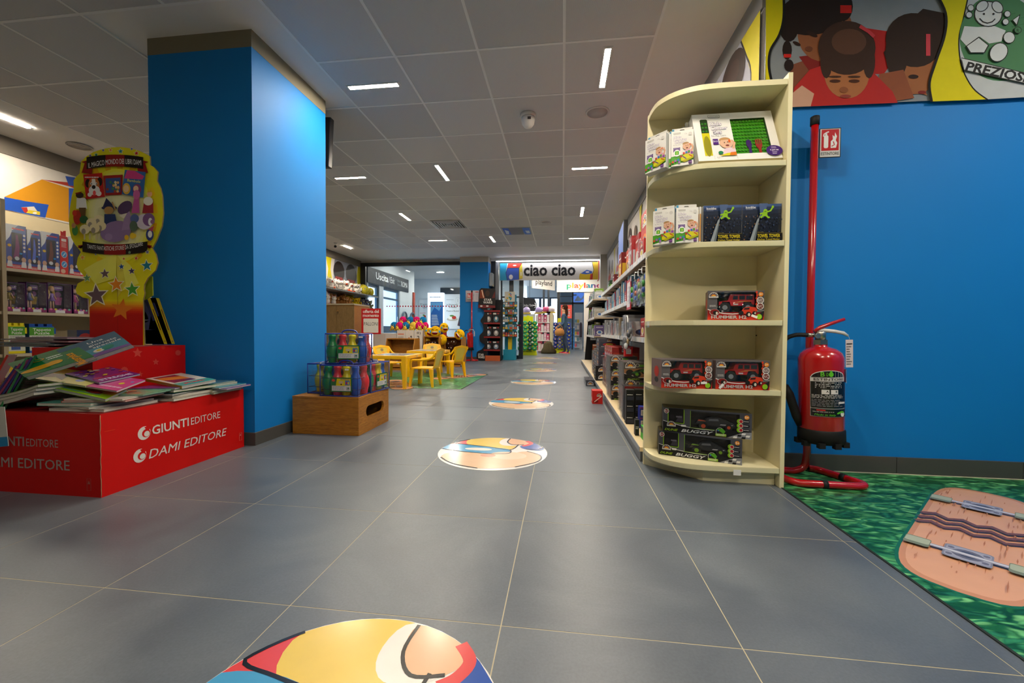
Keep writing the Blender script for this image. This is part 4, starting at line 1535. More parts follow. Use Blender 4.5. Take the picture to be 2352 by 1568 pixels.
def bricks_box(label, q, d, num=3):
    q = [Vector(a) for a in q]
    o = thing('learning_bricks_box', label, 'toy box', q[0], 0, 'white learning brick boxes on the cream shelf')
    b = MB()
    b.T = Matrix.Translation(-o.location)
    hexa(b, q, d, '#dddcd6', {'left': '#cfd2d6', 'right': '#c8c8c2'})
    ar = (q[1] - q[0]).length / (q[3] - q[0]).length
    bricks_art(QF(b, *q, ar=ar), ar, num)
    dv = Vector(d)
    pl_ = QF(b, q[0] + dv, q[0], q[3], q[3] + dv, ar=.2)
    pl_.rect(0, 0, .2, .28, '#4fa32e')
    pl_.rect(0, .9, .2, 1, '#3f7fae')
    pl_.bars(.03, .35, .17, .8, 8, '#9a98a8', 5)
    b.build('card_box', CARD, o)
    t_ = MB()
    t_.T = b.T
    a, c = q[3] + dv * .96, q[2] + dv * .96
    e = (c - a)
    t_.poly([a + e * .04, a + e * .96, a + e * .96 + Z * .02, a + e * .04 + Z * .02], '#d9d8d2')
    t_.poly([a + e * .38 + Z * .008 - dv * .02, a + e * .62 + Z * .008 - dv * .02, a + e * .58 + Z * .013 - dv * .02, a + e * .42 + Z * .013 - dv * .02], '#5a5850')
    t_.poly([a + e * .04 - dv * .03, a + e * .14 - dv * .03, a + e * .14 + Z * .018 - dv * .03, a + e * .04 + Z * .018 - dv * .03], '#3f8ab0')
    t_.build('hang_tab', CARD, o)
    return o


def upright(px0, px1, py, y0, y1, z, h, tilt=0.):
    a, c = at(px0, py, y=y0), at(px1, py, y=y1)
    a.z = c.z = z
    t_ = Vector((0, tilt, h))
    return [a, c, c + t_, a + t_]


n_ = 0
for grp_, zl, specs in (('upper', 1.6255, ((1482, 1529, 2.29, 2.20, 'frontmost box at the left curved end of the fourth shelf, leaning'), (1541, 1592, 2.20, 2.18, 'front box next to the dinner set on the fourth shelf'))), ('lower', 1.2325, ((1502, 1551, 2.235, 2.185, 'front box of the left row on the third shelf'), (1555, 1606, 2.185, 2.18, 'front box of the right row on the third shelf')))):
    for k, (xa, xb, ya, yb, ds) in enumerate(specs):
        q = upright(xa, xb, 400, ya, yb, zl, .178, .004)
        nrm = (q[1] - q[0]).cross(Z).normalized() * -1
        dep = .018
        bricks_box('white bricks carton, ' + ds, q, nrm * dep, 2 if (grp_, k) == ('upper', 0) else 3)
        for j in range(1, 4 if k else 3):
            sh_ = nrm * (dep + .004) * j + Vector((-.006 * j if k == 0 else -.010 * j, 0, 0))
            bricks_box('bricks carton %s behind the ' % ORD[j] + ds.replace('front box ', 'front one ').replace('frontmost box at the', 'leaning one at').replace(', leaning', ''), [a + sh_ for a in q], nrm * dep)

# dinner set box, leaning back
q = [at(1605, 374, y=2.195), at(1798, 367, y=2.195), at(1770, 262, y=2.30), at(1588, 272, y=2.30)]
for a in q[:2]:
    a.z = 1.627
hh = (q[2].z + q[3].z) / 2
q[2].z = q[3].z = hh
o = thing('dinner_set_box', 'white kids dinner set box with green baseplate window leaning on the fourth shelf', 'toy box', q[0])
ar = (q[1] - q[0]).length / (q[3] - q[0]).length
nv = (q[1] - q[0]).cross(q[3] - q[0]).normalized() * -1
for a in q:
    a.z += .05 * abs(nv.z) + .001
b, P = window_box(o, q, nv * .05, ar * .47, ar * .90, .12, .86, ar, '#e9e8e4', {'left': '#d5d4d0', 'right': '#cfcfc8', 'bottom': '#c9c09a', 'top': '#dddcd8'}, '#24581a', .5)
p = QF(b, *q, ar=ar)
p.rrect(ar * .09, .10, ar * .185, .88, .03, '#1e3a16')
p.rect(ar * .09, .10, ar * .185, .58, '#cfc60e')
p.ell(ar * .14, .30, ar * .045, .22, '#8f8a10', 12)
for k in range(3):
    for j in range(2):
        p.ell(ar * (.115 + .04 * j), .62 + .08 * k, .02, .02, '#2f7a1c', 8)
p.rrect(ar * .20, .90, ar * .35, .965, .02, '#77736c')
p.rrect(ar * .203, .907, ar * .347, .958, .02, '#e4e2de')
p.text('placematix', ar * .275, .922, .022, '#4a4844', ar * .12)
for t_, x, y, w in (('Kids', .20, .73, .15), ('Dinner', .22, .64, .195), ('Set', .235, .55, .10)):
    p.text(t_, ar * x, y, .075, '#f4f2f2', ar * w, 'l', .03, 0, 1, edge='#4b1f78', ew=.05)
p.text('Eat. Play. Learn.', ar * .205, .495, .028, '#55525c', ar * .18, 'l')
p.rect(ar * .21, .32, ar * .275, .44, '#4b1f78')
p.text('Brick', ar * .243, .37, .04, '#e6def0', ar * .055)
p.poly([(ar * .30, .11), (ar * .33, .22), (ar * .40, .26), (ar * .46, .20), (ar * .465, .10)], '#dfc6d2')
p.line([(ar * .44, .22), (ar * .465, .34), (ar * .43, .40)], .04, '#d8a888')
p.ell(ar * .365, .34, .105, .105, '#dcb296', 16)
p.ell(ar * .355, .41, .09, .05, '#b89060', 14, 10, 190)
p.ell(ar * .375, .29, .03, .018, '#7a3030', 10)
p.ell(ar * .345, .35, .01, .012, '#3a2a26', 6)
p.ell(ar * .385, .36, .01, .012, '#3a2a26', 6)
p.rect(ar * .395, .35, ar * .42, .41, '#d8601e')
p.ell(ar * .28, .145, .04, .035, '#1f7a4a', 10)
p.poly([(ar * .25, .08), (ar * .36, .13), (ar * .465, .15), (ar * .465, .08)], '#d8cc1c')
p.poly([(ar * .38, .08), (ar * .40, .145), (ar * .465, .15), (ar * .465, .08)], '#d8741c')
p.text('Age 1+', ar * .22, .03, .035, '#b8b6b2', ar * .075, 'l')
for x in (.195, .468):
    p.line([(ar * x, 0), (ar * x, .09)], .003, '#a8a6a0')
    p.line([(ar * x, .90), (ar * x, 1)], .003, '#a8a6a0')
p.ell(ar * .915, .14, .125, .105, '#3f1a70', 20)
p.text('4 part set', ar * .915, .135, .035, '#efe8f6', ar * .10, 'c', .03)
p.bars(ar * .885, .06, ar * .945, .12, 2, '#cbbfe0', 1)
p.bars(ar * .885, .175, ar * .945, .22, 2, '#cbbfe0', 2)
p4 = QF(b, q[0] + nv * .05, q[1] + nv * .05, q[1], q[0], ar=8)
p4.text('placematix', 1.2, .3, .35, '#4a4844', 1.2)
b.build('card_box', CARD, o)
b = MB()
b.T = Matrix.Translation(-o.location)
KK = .3
b.poly([P(ar * .47, .12, KK), P(ar * .90, .12, KK), P(ar * .90, .86, KK), P(ar * .47, .86, KK)], '#3f9a14')
for i in range(11):
    for j in range(11):
        c = P(ar * (.49 + .039 * i), .15 + .068 * j, KK)
        ux, uy = (q[1] - q[0]).normalized(), (q[3] - q[0]).normalized()
        b.extr([c + ux * (.0062 * cos(2 * pi * m / 6)) + uy * (.0062 * sin(2 * pi * m / 6)) - nv * .006 for m in range(6)], nv * .006, '#48a81a')
b.build('stud_plate', PLAS, o)
b = MB()
b.T = Matrix.Translation(-o.location)
sp = [(.635, .12), (.64, .24), (.62, .32), (.625, .40), (.65, .43), (.675, .40), (.685, .32), (.668, .24), (.67, .12)]
b.extr([P(ar * x, y, .12) for x, y in sp][::-1], nv * .004, '#43186a')
b.build('spoon', PLAS, o)
b = MB()
b.T = Matrix.Translation(-o.location)
fk = [(.755, .12), (.757, .22), (.73, .29), (.735, .42), (.745, .42), (.745, .32), (.755, .32), (.757, .43), (.767, .43), (.767, .32), (.777, .32), (.779, .43), (.789, .43), (.787, .32), (.797, .32), (.80, .42), (.81, .42), (.808, .29), (.785, .22), (.788, .12)]
b.extr([P(ar * x, y, .12) for x, y in fk][::-1], nv * .004, '#b02a24')
b.build('fork', PLAS, o)
film(o, P, ar * .47, ar * .90, .12, .86)
for k in range(4):
    s_ = Vector((-.012 * (k + 1), .062 + .021 * k, .0))
    e = (q[1] - q[0]) * (.30 if k else .34)
    b = MB()
    o2 = thing('dinner_set_box', 'edge of the %s white dinner set box behind the front one' % ORD[k + 1], 'toy box', q[0] + s_, 0, 'dinner set boxes on the fourth shelf')
    b.T = Matrix.Translation(-o2.location)
    f_ = [q[0] + s_, q[0] + s_ + e, q[3] * .97 + q[0] * .03 + s_ + e - Vector((0, 0, .012 * k)), q[3] * .97 + q[0] * .03 + s_ - Vector((0, 0, .012 * k))]
    hexa(b, f_, Vector((0, .018, 0)), '#dcdbd6', {'left': '#bcbcb8'})
    b.build('card_box', CARD, o2)


def towel_box(label, x0, x1):
    o = thing('towel_tower_box', label, 'box', (x0, 2.2, 1.2325), 0, 'towel tower boxes on the third shelf')
    b = MB()
    w, h = x1 - x0, .188
    b.box(0, 0, 0, w, .16, h, '#1a2030', {'z+': '#30405a', 'x-': '#c9c8c4'})
    p = PF(b, (0, 0, 0), X, Z)
    NV = ['#141a28', '#161d2c', '#1a2233', '#202b42', '#2a3a5c', '#3c5688']
    for k in range(6):
        p.rect(0, h * (0, .45, .62, .75, .85, .93)[k], w, h, NV[k])
    R = random.Random(4)
    for k in range(130):                 # lit windows of the printed night skyline
        x, y = R.random() * w, R.uniform(.02, .72) * h
        if y < h * .24 and x > w * .36:
            continue
        cl = R.choice(['#24304a', '#2c3a58', '#1c2538', '#34405c', '#3a4a6a'] + (['#6a5038', '#8a6a48'] if x < w * .4 else ['#26324c']))
        p.rect(x, y, min(w, x + w * R.uniform(.01, .035)), y + h * R.uniform(.01, .05), cl)
    p.poly([(w * .40, h), (w * .62, h), (w * .52, h * .62), (w * .44, h * .62)], '#4a5f88')
    p.poly([(w * .17, 0), (w * .32, 0), (w * .40, h * .52), (w * .41, h * .62), (w * .37, h * .60), (w * .33, h * .50)], '#8c959c')
    p.poly([(w * .26, 0), (w * .32, 0), (w * .40, h * .52), (w * .385, h * .52)], '#5f686e')
    p.line([(w * .40, h * .62), (w * .44, h * .70)], w * .012, '#9aa4aa')
    p.text('hoobbe', w * .06, h * .87, h * .065, '#e6e8ec', w * .25, 'l', .02)
    p.bars(w * .07, h * .835, w * .24, h * .855, 1, '#8a94a8', 2)
    GN = '#8fc41e'
    p.ell(w * .56, h * .79, w * .055, h * .06, GN, 14)
    p.ell(w * .545, h * .72, w * .07, h * .065, GN, 14)
    p.line([(w * .60, h * .77), (w * .69, h * .80), (w * .735, h * .88)], w * .04, GN)
    p.ell(w * .745, h * .90, w * .03, h * .035, GN, 10)
    p.line([(w * .49, h * .74), (w * .42, h * .72)], w * .04, GN)
    p.line([(w * .50, h * .68), (w * .44, h * .62)], w * .05, GN)
    p.line([(w * .58, h * .68), (w * .64, h * .62), (w * .67, h * .63)], w * .045, GN)
    p.ell(w * .56, h * .785, w * .03, h * .012, '#5f8a10', 8)
    p.rect(w * .36, 0, w, h * .21, '#100f12')
    p.line([(w * .36, h * .215), (w, h * .215)], h * .006, '#8a7a20')
    p.text('TOWEL TOWER', w * .37, h * .10, h * .085, '#d8c41c', w * .57, 'l', .03)
    p.text('Kitchen Towel Holder', w * .37, h * .025, h * .05, '#c2b02a', w * .57, 'l', .01)
    p.bars(w * .37, h * .23, w * .56, h * .25, 1, '#8a7a30', 1)
    b.build('card_box', GLOSSY, o)
    return o


towel_box('left towel tower box with night skyline and green figure', .708, .892)
towel_box('right towel tower box against the side panel of the cream shelf', .895, 1.079)
o = thing('towel_tower_box', 'yellow and white box behind the towel tower boxes', 'box', (.87, 2.375, 1.2325))
b = MB().box(0, 0, 0, .195, .06, .178, '#d99a14').box(-.001, -.001, .178, .196, .061, .206, '#d6d4ce')
PF(b, (0, -.001, .178), X, Z).rect(0, -.012, .195, -.008, '#8a6a14')
b.build('card_box', CARD, o)
for k in range(2):
    o = thing('towel_tower_box', 'white and orange edge of the %s thin box beside the towel tower' % ORD[k], 'box', (.70 - .009 * (k + 1), 2.205 + .004 * k, 1.2325), 0)
    b = MB().box(0, 0, 0, .008, .15, .186 - .012 * k, '#cdccc8', {'y-': '#d8cdb0' if k else '#d9d8d4'})
    PF(b, (0, 0, 0), X, Z).rect(.001, .01, .007, .15, '#c98a2a')
    b.build('card_box', CARD, o)

# ================================================================ fire extinguisher and stand
RD = '#b30c10'


def extinguisher(root_c, sc, label, glabel, tx=.0):
    o = thing('fire_extinguisher', label, 'fire extinguisher', root_c, (radians(0), radians(-1.6), 0))
    R = .098
    MB().lathe([(R - .004, .045), (R, .05), (R, .43), (R - .001, .445), (.088, .468), (.066, .488), (.036, .498), (.03, .502), (.03, .512)], RD, 28).build('cylinder', LAQ, o)
    b = MB().lathe([(.0, .006), (R - .012, .006), (R + .005, .012), (R + .004, .075), (R + .001, .08), (R + .0005, .081)], '#141414', 24)
    for k in range(9):
        a = 2 * pi * k / 9
        b.box(R * cos(a) - .014, R * sin(a) - .014, -.006, R * cos(a) + .014, R * sin(a) + .014, .02, '#141414')
    b.build('base_ring', RUBBER, o)
    b = MB()
    b.lathe([(.034, .512), (.034, .536)], '#9a968c', 6, sm=False)
    b.lathe([(.024, .536), (.024, .575), (.018, .582), (0, .582)], '#b5b2aa', 14)
    b.tube([(-.02, 0, .56), (-.062, 0, .562)], .011, '#a8a49a', 8)
    b.tube([(-.03, -.02, .557), (-.03, -.034, .557)], .013, '#b8b4aa', 10)
    b.build('valve', METAL, o)
    b = MB()
    b.tube([(-.03, 0, .578), (.0, 0, .600), (.06, 0, .622), (.115, 0, .640)], [.010, .011, .009, .008], RD, 8, flat=.7)
    b.build('squeeze_lever', LAQ, o)
    b = MB()
    b.tube([(-.01, 0, .580), (.02, 0, .584), (.07, 0, .578), (.11, 0, .568), (.13, 0, .554)], [.009, .010, .009, .009, .006], '#d4d4d0', 8, flat=.7)
    b.build('carry_handle', PLAS, o)
    b = MB()
    b.tube(curve([(-.06, 0, .562), (-.12, .01, .562), (-.165, .02, .53), (-.185, .02, .42), (-.17, .01, .30), (-.13, -.0, .20)], 6), .011, '#17181a', 8)
    b.build('hose', RUBBER, o)
    b = MB()
    b.tube([(-.165, .01, .30), (-.15, .005, .255), (-.118, -.0, .14), (-.105, 0, .09)], [.014, .022, .022, .012], '#151515', 8)
    b.build('nozzle', RUBBER, o)
    if sc == 1:
        def cyl(x, y, h):
            a = radians(-98) + x / R
            return Vector(((R + h) * cos(a), (R + h) * sin(a), y))
        b = MB()
        p = PF(b, (0, 0, 0), X, Z, 1, .0008, .0001, fn=cyl)
        BK = '#121313'
        p.rect(-.082, .153, .082, .354, '#d9d4d0', 10)
        arch = [(.078 * cos(radians(k * 12)), .352 + .034 * sin(radians(k * 12))) for k in range(16)]
        for k in range(15):
            p.poly([(arch[k][0], .352), arch[k], arch[k + 1], (arch[k + 1][0], .352)], '#d9d4d0')
            p.poly([(arch[k][0] * .97, .352), (arch[k][0] * .97, arch[k][1] - .003), (arch[k + 1][0] * .97, arch[k + 1][1] - .003), (arch[k + 1][0] * .97, .352)], BK)
        p.text('B', -.030, .356, .022, '#5fc02a', None, 'c', .04)
        p.ell(.004, .366, .010, .012, '#5fc02a', 14)
        p.poly([(-.005, .37), (.004, .388), (.013, .37)], '#5fc02a')
        p.text('IO', -.012, .357, .018, '#5fc02a', .008, 'c')
        p.text('ESTINTORE', 0, .336, .011, '#2a2422', .13, 'c', .02)
        p.rect(-.079, .198, .079, .330, BK, 10)
        p.rect(-.079, .156, .079, .193, BK, 10)
        p.bars(-.06, .296, .074, .328, 4, '#b8b4b2', 8)
        p.rect(-.035, .268, -.004, .290, '#d9d6d4', 3)
        p.rect(.002, .268, .034, .290, '#d9d6d4', 3)
        p.text('A', -.012, .276, .010, BK, None, 'c', .03)
        p.text('B', .026, .276, .010, BK, None, 'c', .03)
        p.bars(-.074, .246, .074, .266, 3, '#b8b4b2', 9)
        p.bars(-.074, .204, .07, .242, 5, '#77757a', 10)
        p.rect(.036, .220, .074, .229, '#dcd8d6', 3)
        p.rect(-.055, .184, -.02, .190, '#c02a24', 3)
        p.bars(-.07, .175, .03, .182, 1, '#a8a4a2', 3)
        p.text('Made in Italy', -.02, .160, .009, '#5fc02a', .085, 'c', .02, .2)
        p.ell(.058, .168, .012, .012, '#e0e4dc', 12)
        p.ell(.040, .176, .014, .005, '#5fc02a', 10, rot=20)
        p.ell(.056, .179, .012, .005, '#5fc02a', 10, rot=-15)
        p.rect(.094, .318, .148, .386, '#d6d2cc', 5)
        p.bars(.097, .345, .146, .383, 6, '#7a7674', 5, .9)
        p.rect(.098, .320, .128, .334, '#ece8e2', 3)
        b.build('instruction_label', GLOSSY, o)
    b = MB()
    b.tube([(.13, 0, .554), (.135, -.002, .545), (.135, -.002, .53)], .001, '#b8b8b8', 5)
    b.box(.118, -.003, .392, .152, -.0015, .534, '#d8cdd0')
    p = PF(b, (.118, -.003, .392), X, Z)
    p.bars(.003, .01, .031, .125, 9, '#6a6468', 12, .5)
    p.rect(.004, .118, .03, .124, '#4a4648')
    b.build('inspection_tag', CARD, o)
    return o


def ext_stand(label, c, mirror, H_):
    o = thing('extinguisher_stand', label, 'stand', c)
    r = .0185
    s = -1 if mirror else 1
    path = curve([(0, .0, H_), (0, 0, .9), (0, 0, .12)], 1) + curve([(0, 0, .12), (-.012, 0, .045), (-.06, 0, .0195), (-.10, 0, .0195)], 5)[1:] + curve([(-.10, 0, .0195), (-.165, -.01, .0195), (-.185, -.06, .0195), (-.18, -.15, .0195), (-.15, -.196, .0195), (-.09, -.205, .0195)], 5)[1:] + curve([(.10, -.208, .0195), (.15, -.200, .0195), (.165, -.165, .0195), (.13, -.08, .0195), (.10, -.015, .0195), (.07, .035, .0195), (.04, .05, .0195)], 4)
    b = MB()
    if mirror:
        path = [(x * s, y, z) for x, y, z in path]
    b.tube(path, r, RD, 12, True)
    b.build('bent_tube', LAQ, o)
    MB().lathe([(r + .003, -.015), (r + .003, .03), (r - .004, .034), (0, .035)], '#1a1a1a', 12, (0, 0, H_)).build('end_cap', RUBBER, o)
    for x, y, dx, dy in ((-.03, -.205, 1, 0), (.133, -.085, -.4, .9)):
        q = Vector((dx, dy, 0)).normalized() * .012
        MB().tube([Vector((x * s, y, .0195)) - q, Vector((x * s, y, .0195)) + q], r + .0025, '#1c1c1c', 12).build('rubber_band', RUBBER, o)
    b = MB()
    sx = (.022, .128) if not mirror else (-.128, -.022)
    b.box(sx[0], -.004, H_ - .19, sx[1], .0, H_ - .035, '#2a2a2a')
    p = PF(b, (sx[0], -.004, H_ - .19), X, Z)
    p.rect(.004, .004, .102, .151, '#cfccc8')
    p.rect(.010, .036, .096, .148, '#b8161c')
    W = '#e6e2de'
    p.rrect(.022, .05, .044, .118, .008, W)
    p.rect(.028, .118, .038, .128, W)
    p.line([(.020, .112), (.022, .124), (.034, .132), (.046, .136)], .006, W)
    p.poly([(.056, .05), (.082, .05), (.088, .075), (.080, .09), (.086, .110), (.076, .132), (.074, .108), (.064, .118), (.066, .095), (.056, .085)], W)
    p.line([(.060, .058), (.074, .066), (.068, .084)], .005, '#b8161c')
    p.text('ESTINTORE', .053, .013, .015, '#1a1a1a', .088, 'c', .01)
    b.build('sign_plate', GLOSSY, o)
    return o


ext_stand('red tube stand with extinguisher sign on grass mat by right wall', (1.335, 2.40, 0), False, 1.905)
extinguisher((1.342, 2.292, .205), 1, 'large red fire extinguisher with paper tag hanging on tube stand beside cream shelf', None)

# ================================================================ grass mat with printed skateboards
m, nt, N, L, B = new_mat('printed_grass')
pos = N.new('ShaderNodeNewGeometry').outputs['Position']
mp = N.new('ShaderNodeMapping')
mp.inputs['Rotation'].default_value = (0, 0, radians(-14))
mp.inputs['Scale'].default_value = (12, 30, 1)
L.new(pos, mp.inputs[0])
nz = N.new('ShaderNodeTexNoise')
nz.inputs['Scale'].default_value = .8
nz.inputs['Detail'].default_value = 1
L.new(mp.outputs[0], nz.inputs['Vector'])
vm = N.new('ShaderNodeVectorMath')
vm.operation = 'MULTIPLY_ADD'
L.new(nz.outputs['Color'], vm.inputs[0])
vm.inputs[1].default_value = (2.0, 2.4, 0)
L.new(mp.outputs[0], vm.inputs[2])
v1 = N.new('ShaderNodeTexVoronoi')
v1.feature = 'SMOOTH_F1'
v1.inputs['Smoothness'].default_value = .25
v1.inputs['Scale'].default_value = 1.7
L.new(vm.outputs[0], v1.inputs['Vector'])
cc_ = N.new('ShaderNodeSeparateColor')
L.new(v1.outputs['Color'], cc_.inputs[0])
c = ramp(N, L, cc_.outputs[0], ((.05, '#1f7350'), (.4, '#3a9560'), (.7, '#58b06c'), (.95, '#86d28a')))
c = mix(N, L, c, ramp(N, L, v1.outputs['Distance'], ((.2, '#ffffff'), (.65, '#4f8a74'))))
L.new(c, B.inputs['Base Color'])
B.inputs['Roughness'].default_value = .35
GRASS = m


def skateboard(p, L_, W, n=28):
    """printed underside of a longboard, centred on the origin, long axis along y"""
    half = curve([(.0, .5), (.26, .488), (.42, .44), (.49, .34), (.5, .2), (.5, 0), (.5, -.2), (.49, -.34), (.42, -.44), (.26, -.488), (0, -.5)], 3)
    pts = [(x * W, y * L_) for x, y in half] + [(-x * W, y * L_) for x, y in half[-2:0:-1]]
    p.poly([(x * 1.06, y * 1.02) for x, y in pts], '#1f6a44')
    p.poly(pts, '#d0926c')
    p.poly([(x * .9, y * .96) for x, y in pts], '#e3a985')
    R = random.Random(8)
    for k in range(90):
        x, y = R.uniform(-.44, .44) * W, R.uniform(-.44, .40) * L_
        l_ = R.uniform(.02, .12)
        p.poly([(x, y), (x + .0022, y + l_ / 2), (x, y + l_), (x - .0022, y + l_ / 2)], R.choice(['#c08058', '#b87650', '#c98c66']))
    for k in range(3):
        y0 = -.075 + .060 * k
        z_ = [(-W * .49 + W * .98 * i / 8, y0 + (.026 if i % 2 else -.010)) for i in range(9)]
        p.line(z_, .026, '#7d4c3e')
    for s in (-1, 1):
        y = s * L_ * .253
        p.rrect(-.058, y - .062, .058, y + .062, .014, '#8d8c9c')
        p.rrect(-.053, y - .054, .053, y + .054, .012, '#a9a8b8')
        p.ell(0, y, .040, .042, '#6c6b7c', 14)
        p.ell(0, y, .026, .026, '#4a4858', 12)
        for sx in (-1, 1):
            p.ell(sx * .042, y + .034, .009, .011, '#77768a', 8)
            p.ell(sx * .042, y - .034, .009, .011, '#77768a', 8)
        p.rect(-W * .40, y - .014, W * .40, y + .012, '#a4a3b4')
        p.rect(-W * .40, y - .004, W * .40, y + .005, '#e2e2ea')
        for sx in (-1, 1):
            x = sx * W * .39
            p.rrect(x - .034, y - .042, x + .034, y + .042, .010, '#7f866e')
            p.rrect(x - .032, y - .018, x + .032, y + .036, .009, '#b4bca2')
    return p


b = MB()
b.box(1.1, -.6, 0, 3.29, 2.462, .003, '#ffffff')
mt = b.build('grass_mat', GRASS, label='green grass print floor mat with skateboard motif by the right wall', cat='floor mat')
b = MB()
p = PF(b, (1.62, 1.797, .0031), (.707, -.707, 0), (.707, .707, 0), 1, .0002, .00008)
skateboard(p, 1.24, .32)
b.v = [(x - 0, y, z) for x, y, z in b.v]
b.build('skateboard_print', GLOSSY, mt)
b = MB()
b.box(1.092, -.6, 0, 1.1, 2.462, .0034, '#26302c')
b.build('mat_edge', RUBBER, mt)
# ================================================================ play corner: mat, tables, chairs
YL = '#f2b807'
b = MB()
b.box(-3.3, 5.27, 0, -1.335, 7.21, .003, '#ffffff')
mt = b.build('grass_mat', GRASS, label='light green play mat under the yellow tables', cat='floor mat')
MB().box(-1.335, 5.262, 0, -1.322, 7.21, .0034, '#26302c').box(-3.3, 5.258, 0, -1.322, 5.27, .0034, '#8a8a80').build('mat_edge', RUBBER, mt)
b = MB()
for x, y, a in ((-2.35, 5.62, 30), (-1.72, 6.75, -38)):
    q = PF(b, (x, y, .0031), (cos(radians(a)), sin(radians(a)), 0), (-sin(radians(a)), cos(radians(a)), 0), 1, .0002, .00008)
    skateboard(q, 1.1, .30)
b.build('skateboard_print', GLOSSY, mt)


def table(label, x0, x1, y0, y1, h, seed):
    o = thing('childrens_table', label, 'table', ((x0 + x1) / 2, (y0 + y1) / 2, 0), 0, 'yellow plastic tables')
    w, d = (x1 - x0) / 2, (y1 - y0) / 2
    b = MB()
    b.box(-w, -d, h - .012, w, d, h, YL)
    for q in ((-w, -d, w, -d + .012), (-w, d - .012, w, d), (-w, -d, -w + .012, d), (w - .012, -d, w, d)):
        b.box(q[0], q[1], h - .045, q[2], q[3], h - .012, YL)
    b.build('tabletop', PLAS, o, .006)
    b = MB()
    p = PF(b, (-w, -d, h), X, Y, 1, .0006)
    p.rect(.05, .05, 2 * w - .05, 2 * d - .05, '#8d96a0')
    R = random.Random(seed)
    for k in range(26):
        x, y = R.uniform(.07, 2 * w - .12), R.uniform(.07, 2 * d - .12)
        p.rect(x, y, x + R.uniform(.02, .06), y + R.uniform(.02, .06), R.choice(['#b8c2cc', '#6a7480', '#d8dde0', '#9a7a6a', '#5a7a9a', '#c8b87a']))
    b.build('printed_sheet', GLOSSY, o)
    for sx in (-1, 1):
        for sy in (-1, 1):
            g = MB()
            cx, cy = sx * (w - .032), sy * (d - .032)
            r1, r0 = .034, .022
            top = [(cx + a * r1, cy + c * r1, h - .013) for a, c in ((-1, -1), (1, -1), (1, 1), (-1, 1))]
            bot = [(cx + sx * .006 + a * r0, cy + sy * .006 + c * r0, 0) for a, c in ((-1, -1), (1, -1), (1, 1), (-1, 1))]
            i = [g.av(q) for q in bot + top]
            for f in ((3, 2, 1, 0), (4, 5, 6, 7), (0, 1, 5, 4), (1, 2, 6, 5), (2, 3, 7, 6), (3, 0, 4, 7)):
                g.face([i[k] for k in f], YL)
            g.build('leg', PLAS, o, .005)
    b = MB().box(w - .012, .05, h - .04, w + .0012, .12, h - .006, '#c9a86a')
    b.build('sticker', CARD, o)
    return o


table('near yellow plastic kids table with grey printed top, closest to the crate', -2.62, -2.05, 5.16, 5.82, .44, 1)
table('far yellow plastic kids table with grey printed top, by the plush bins', -2.57, -2.0, 6.5, 7.12, .44, 2)


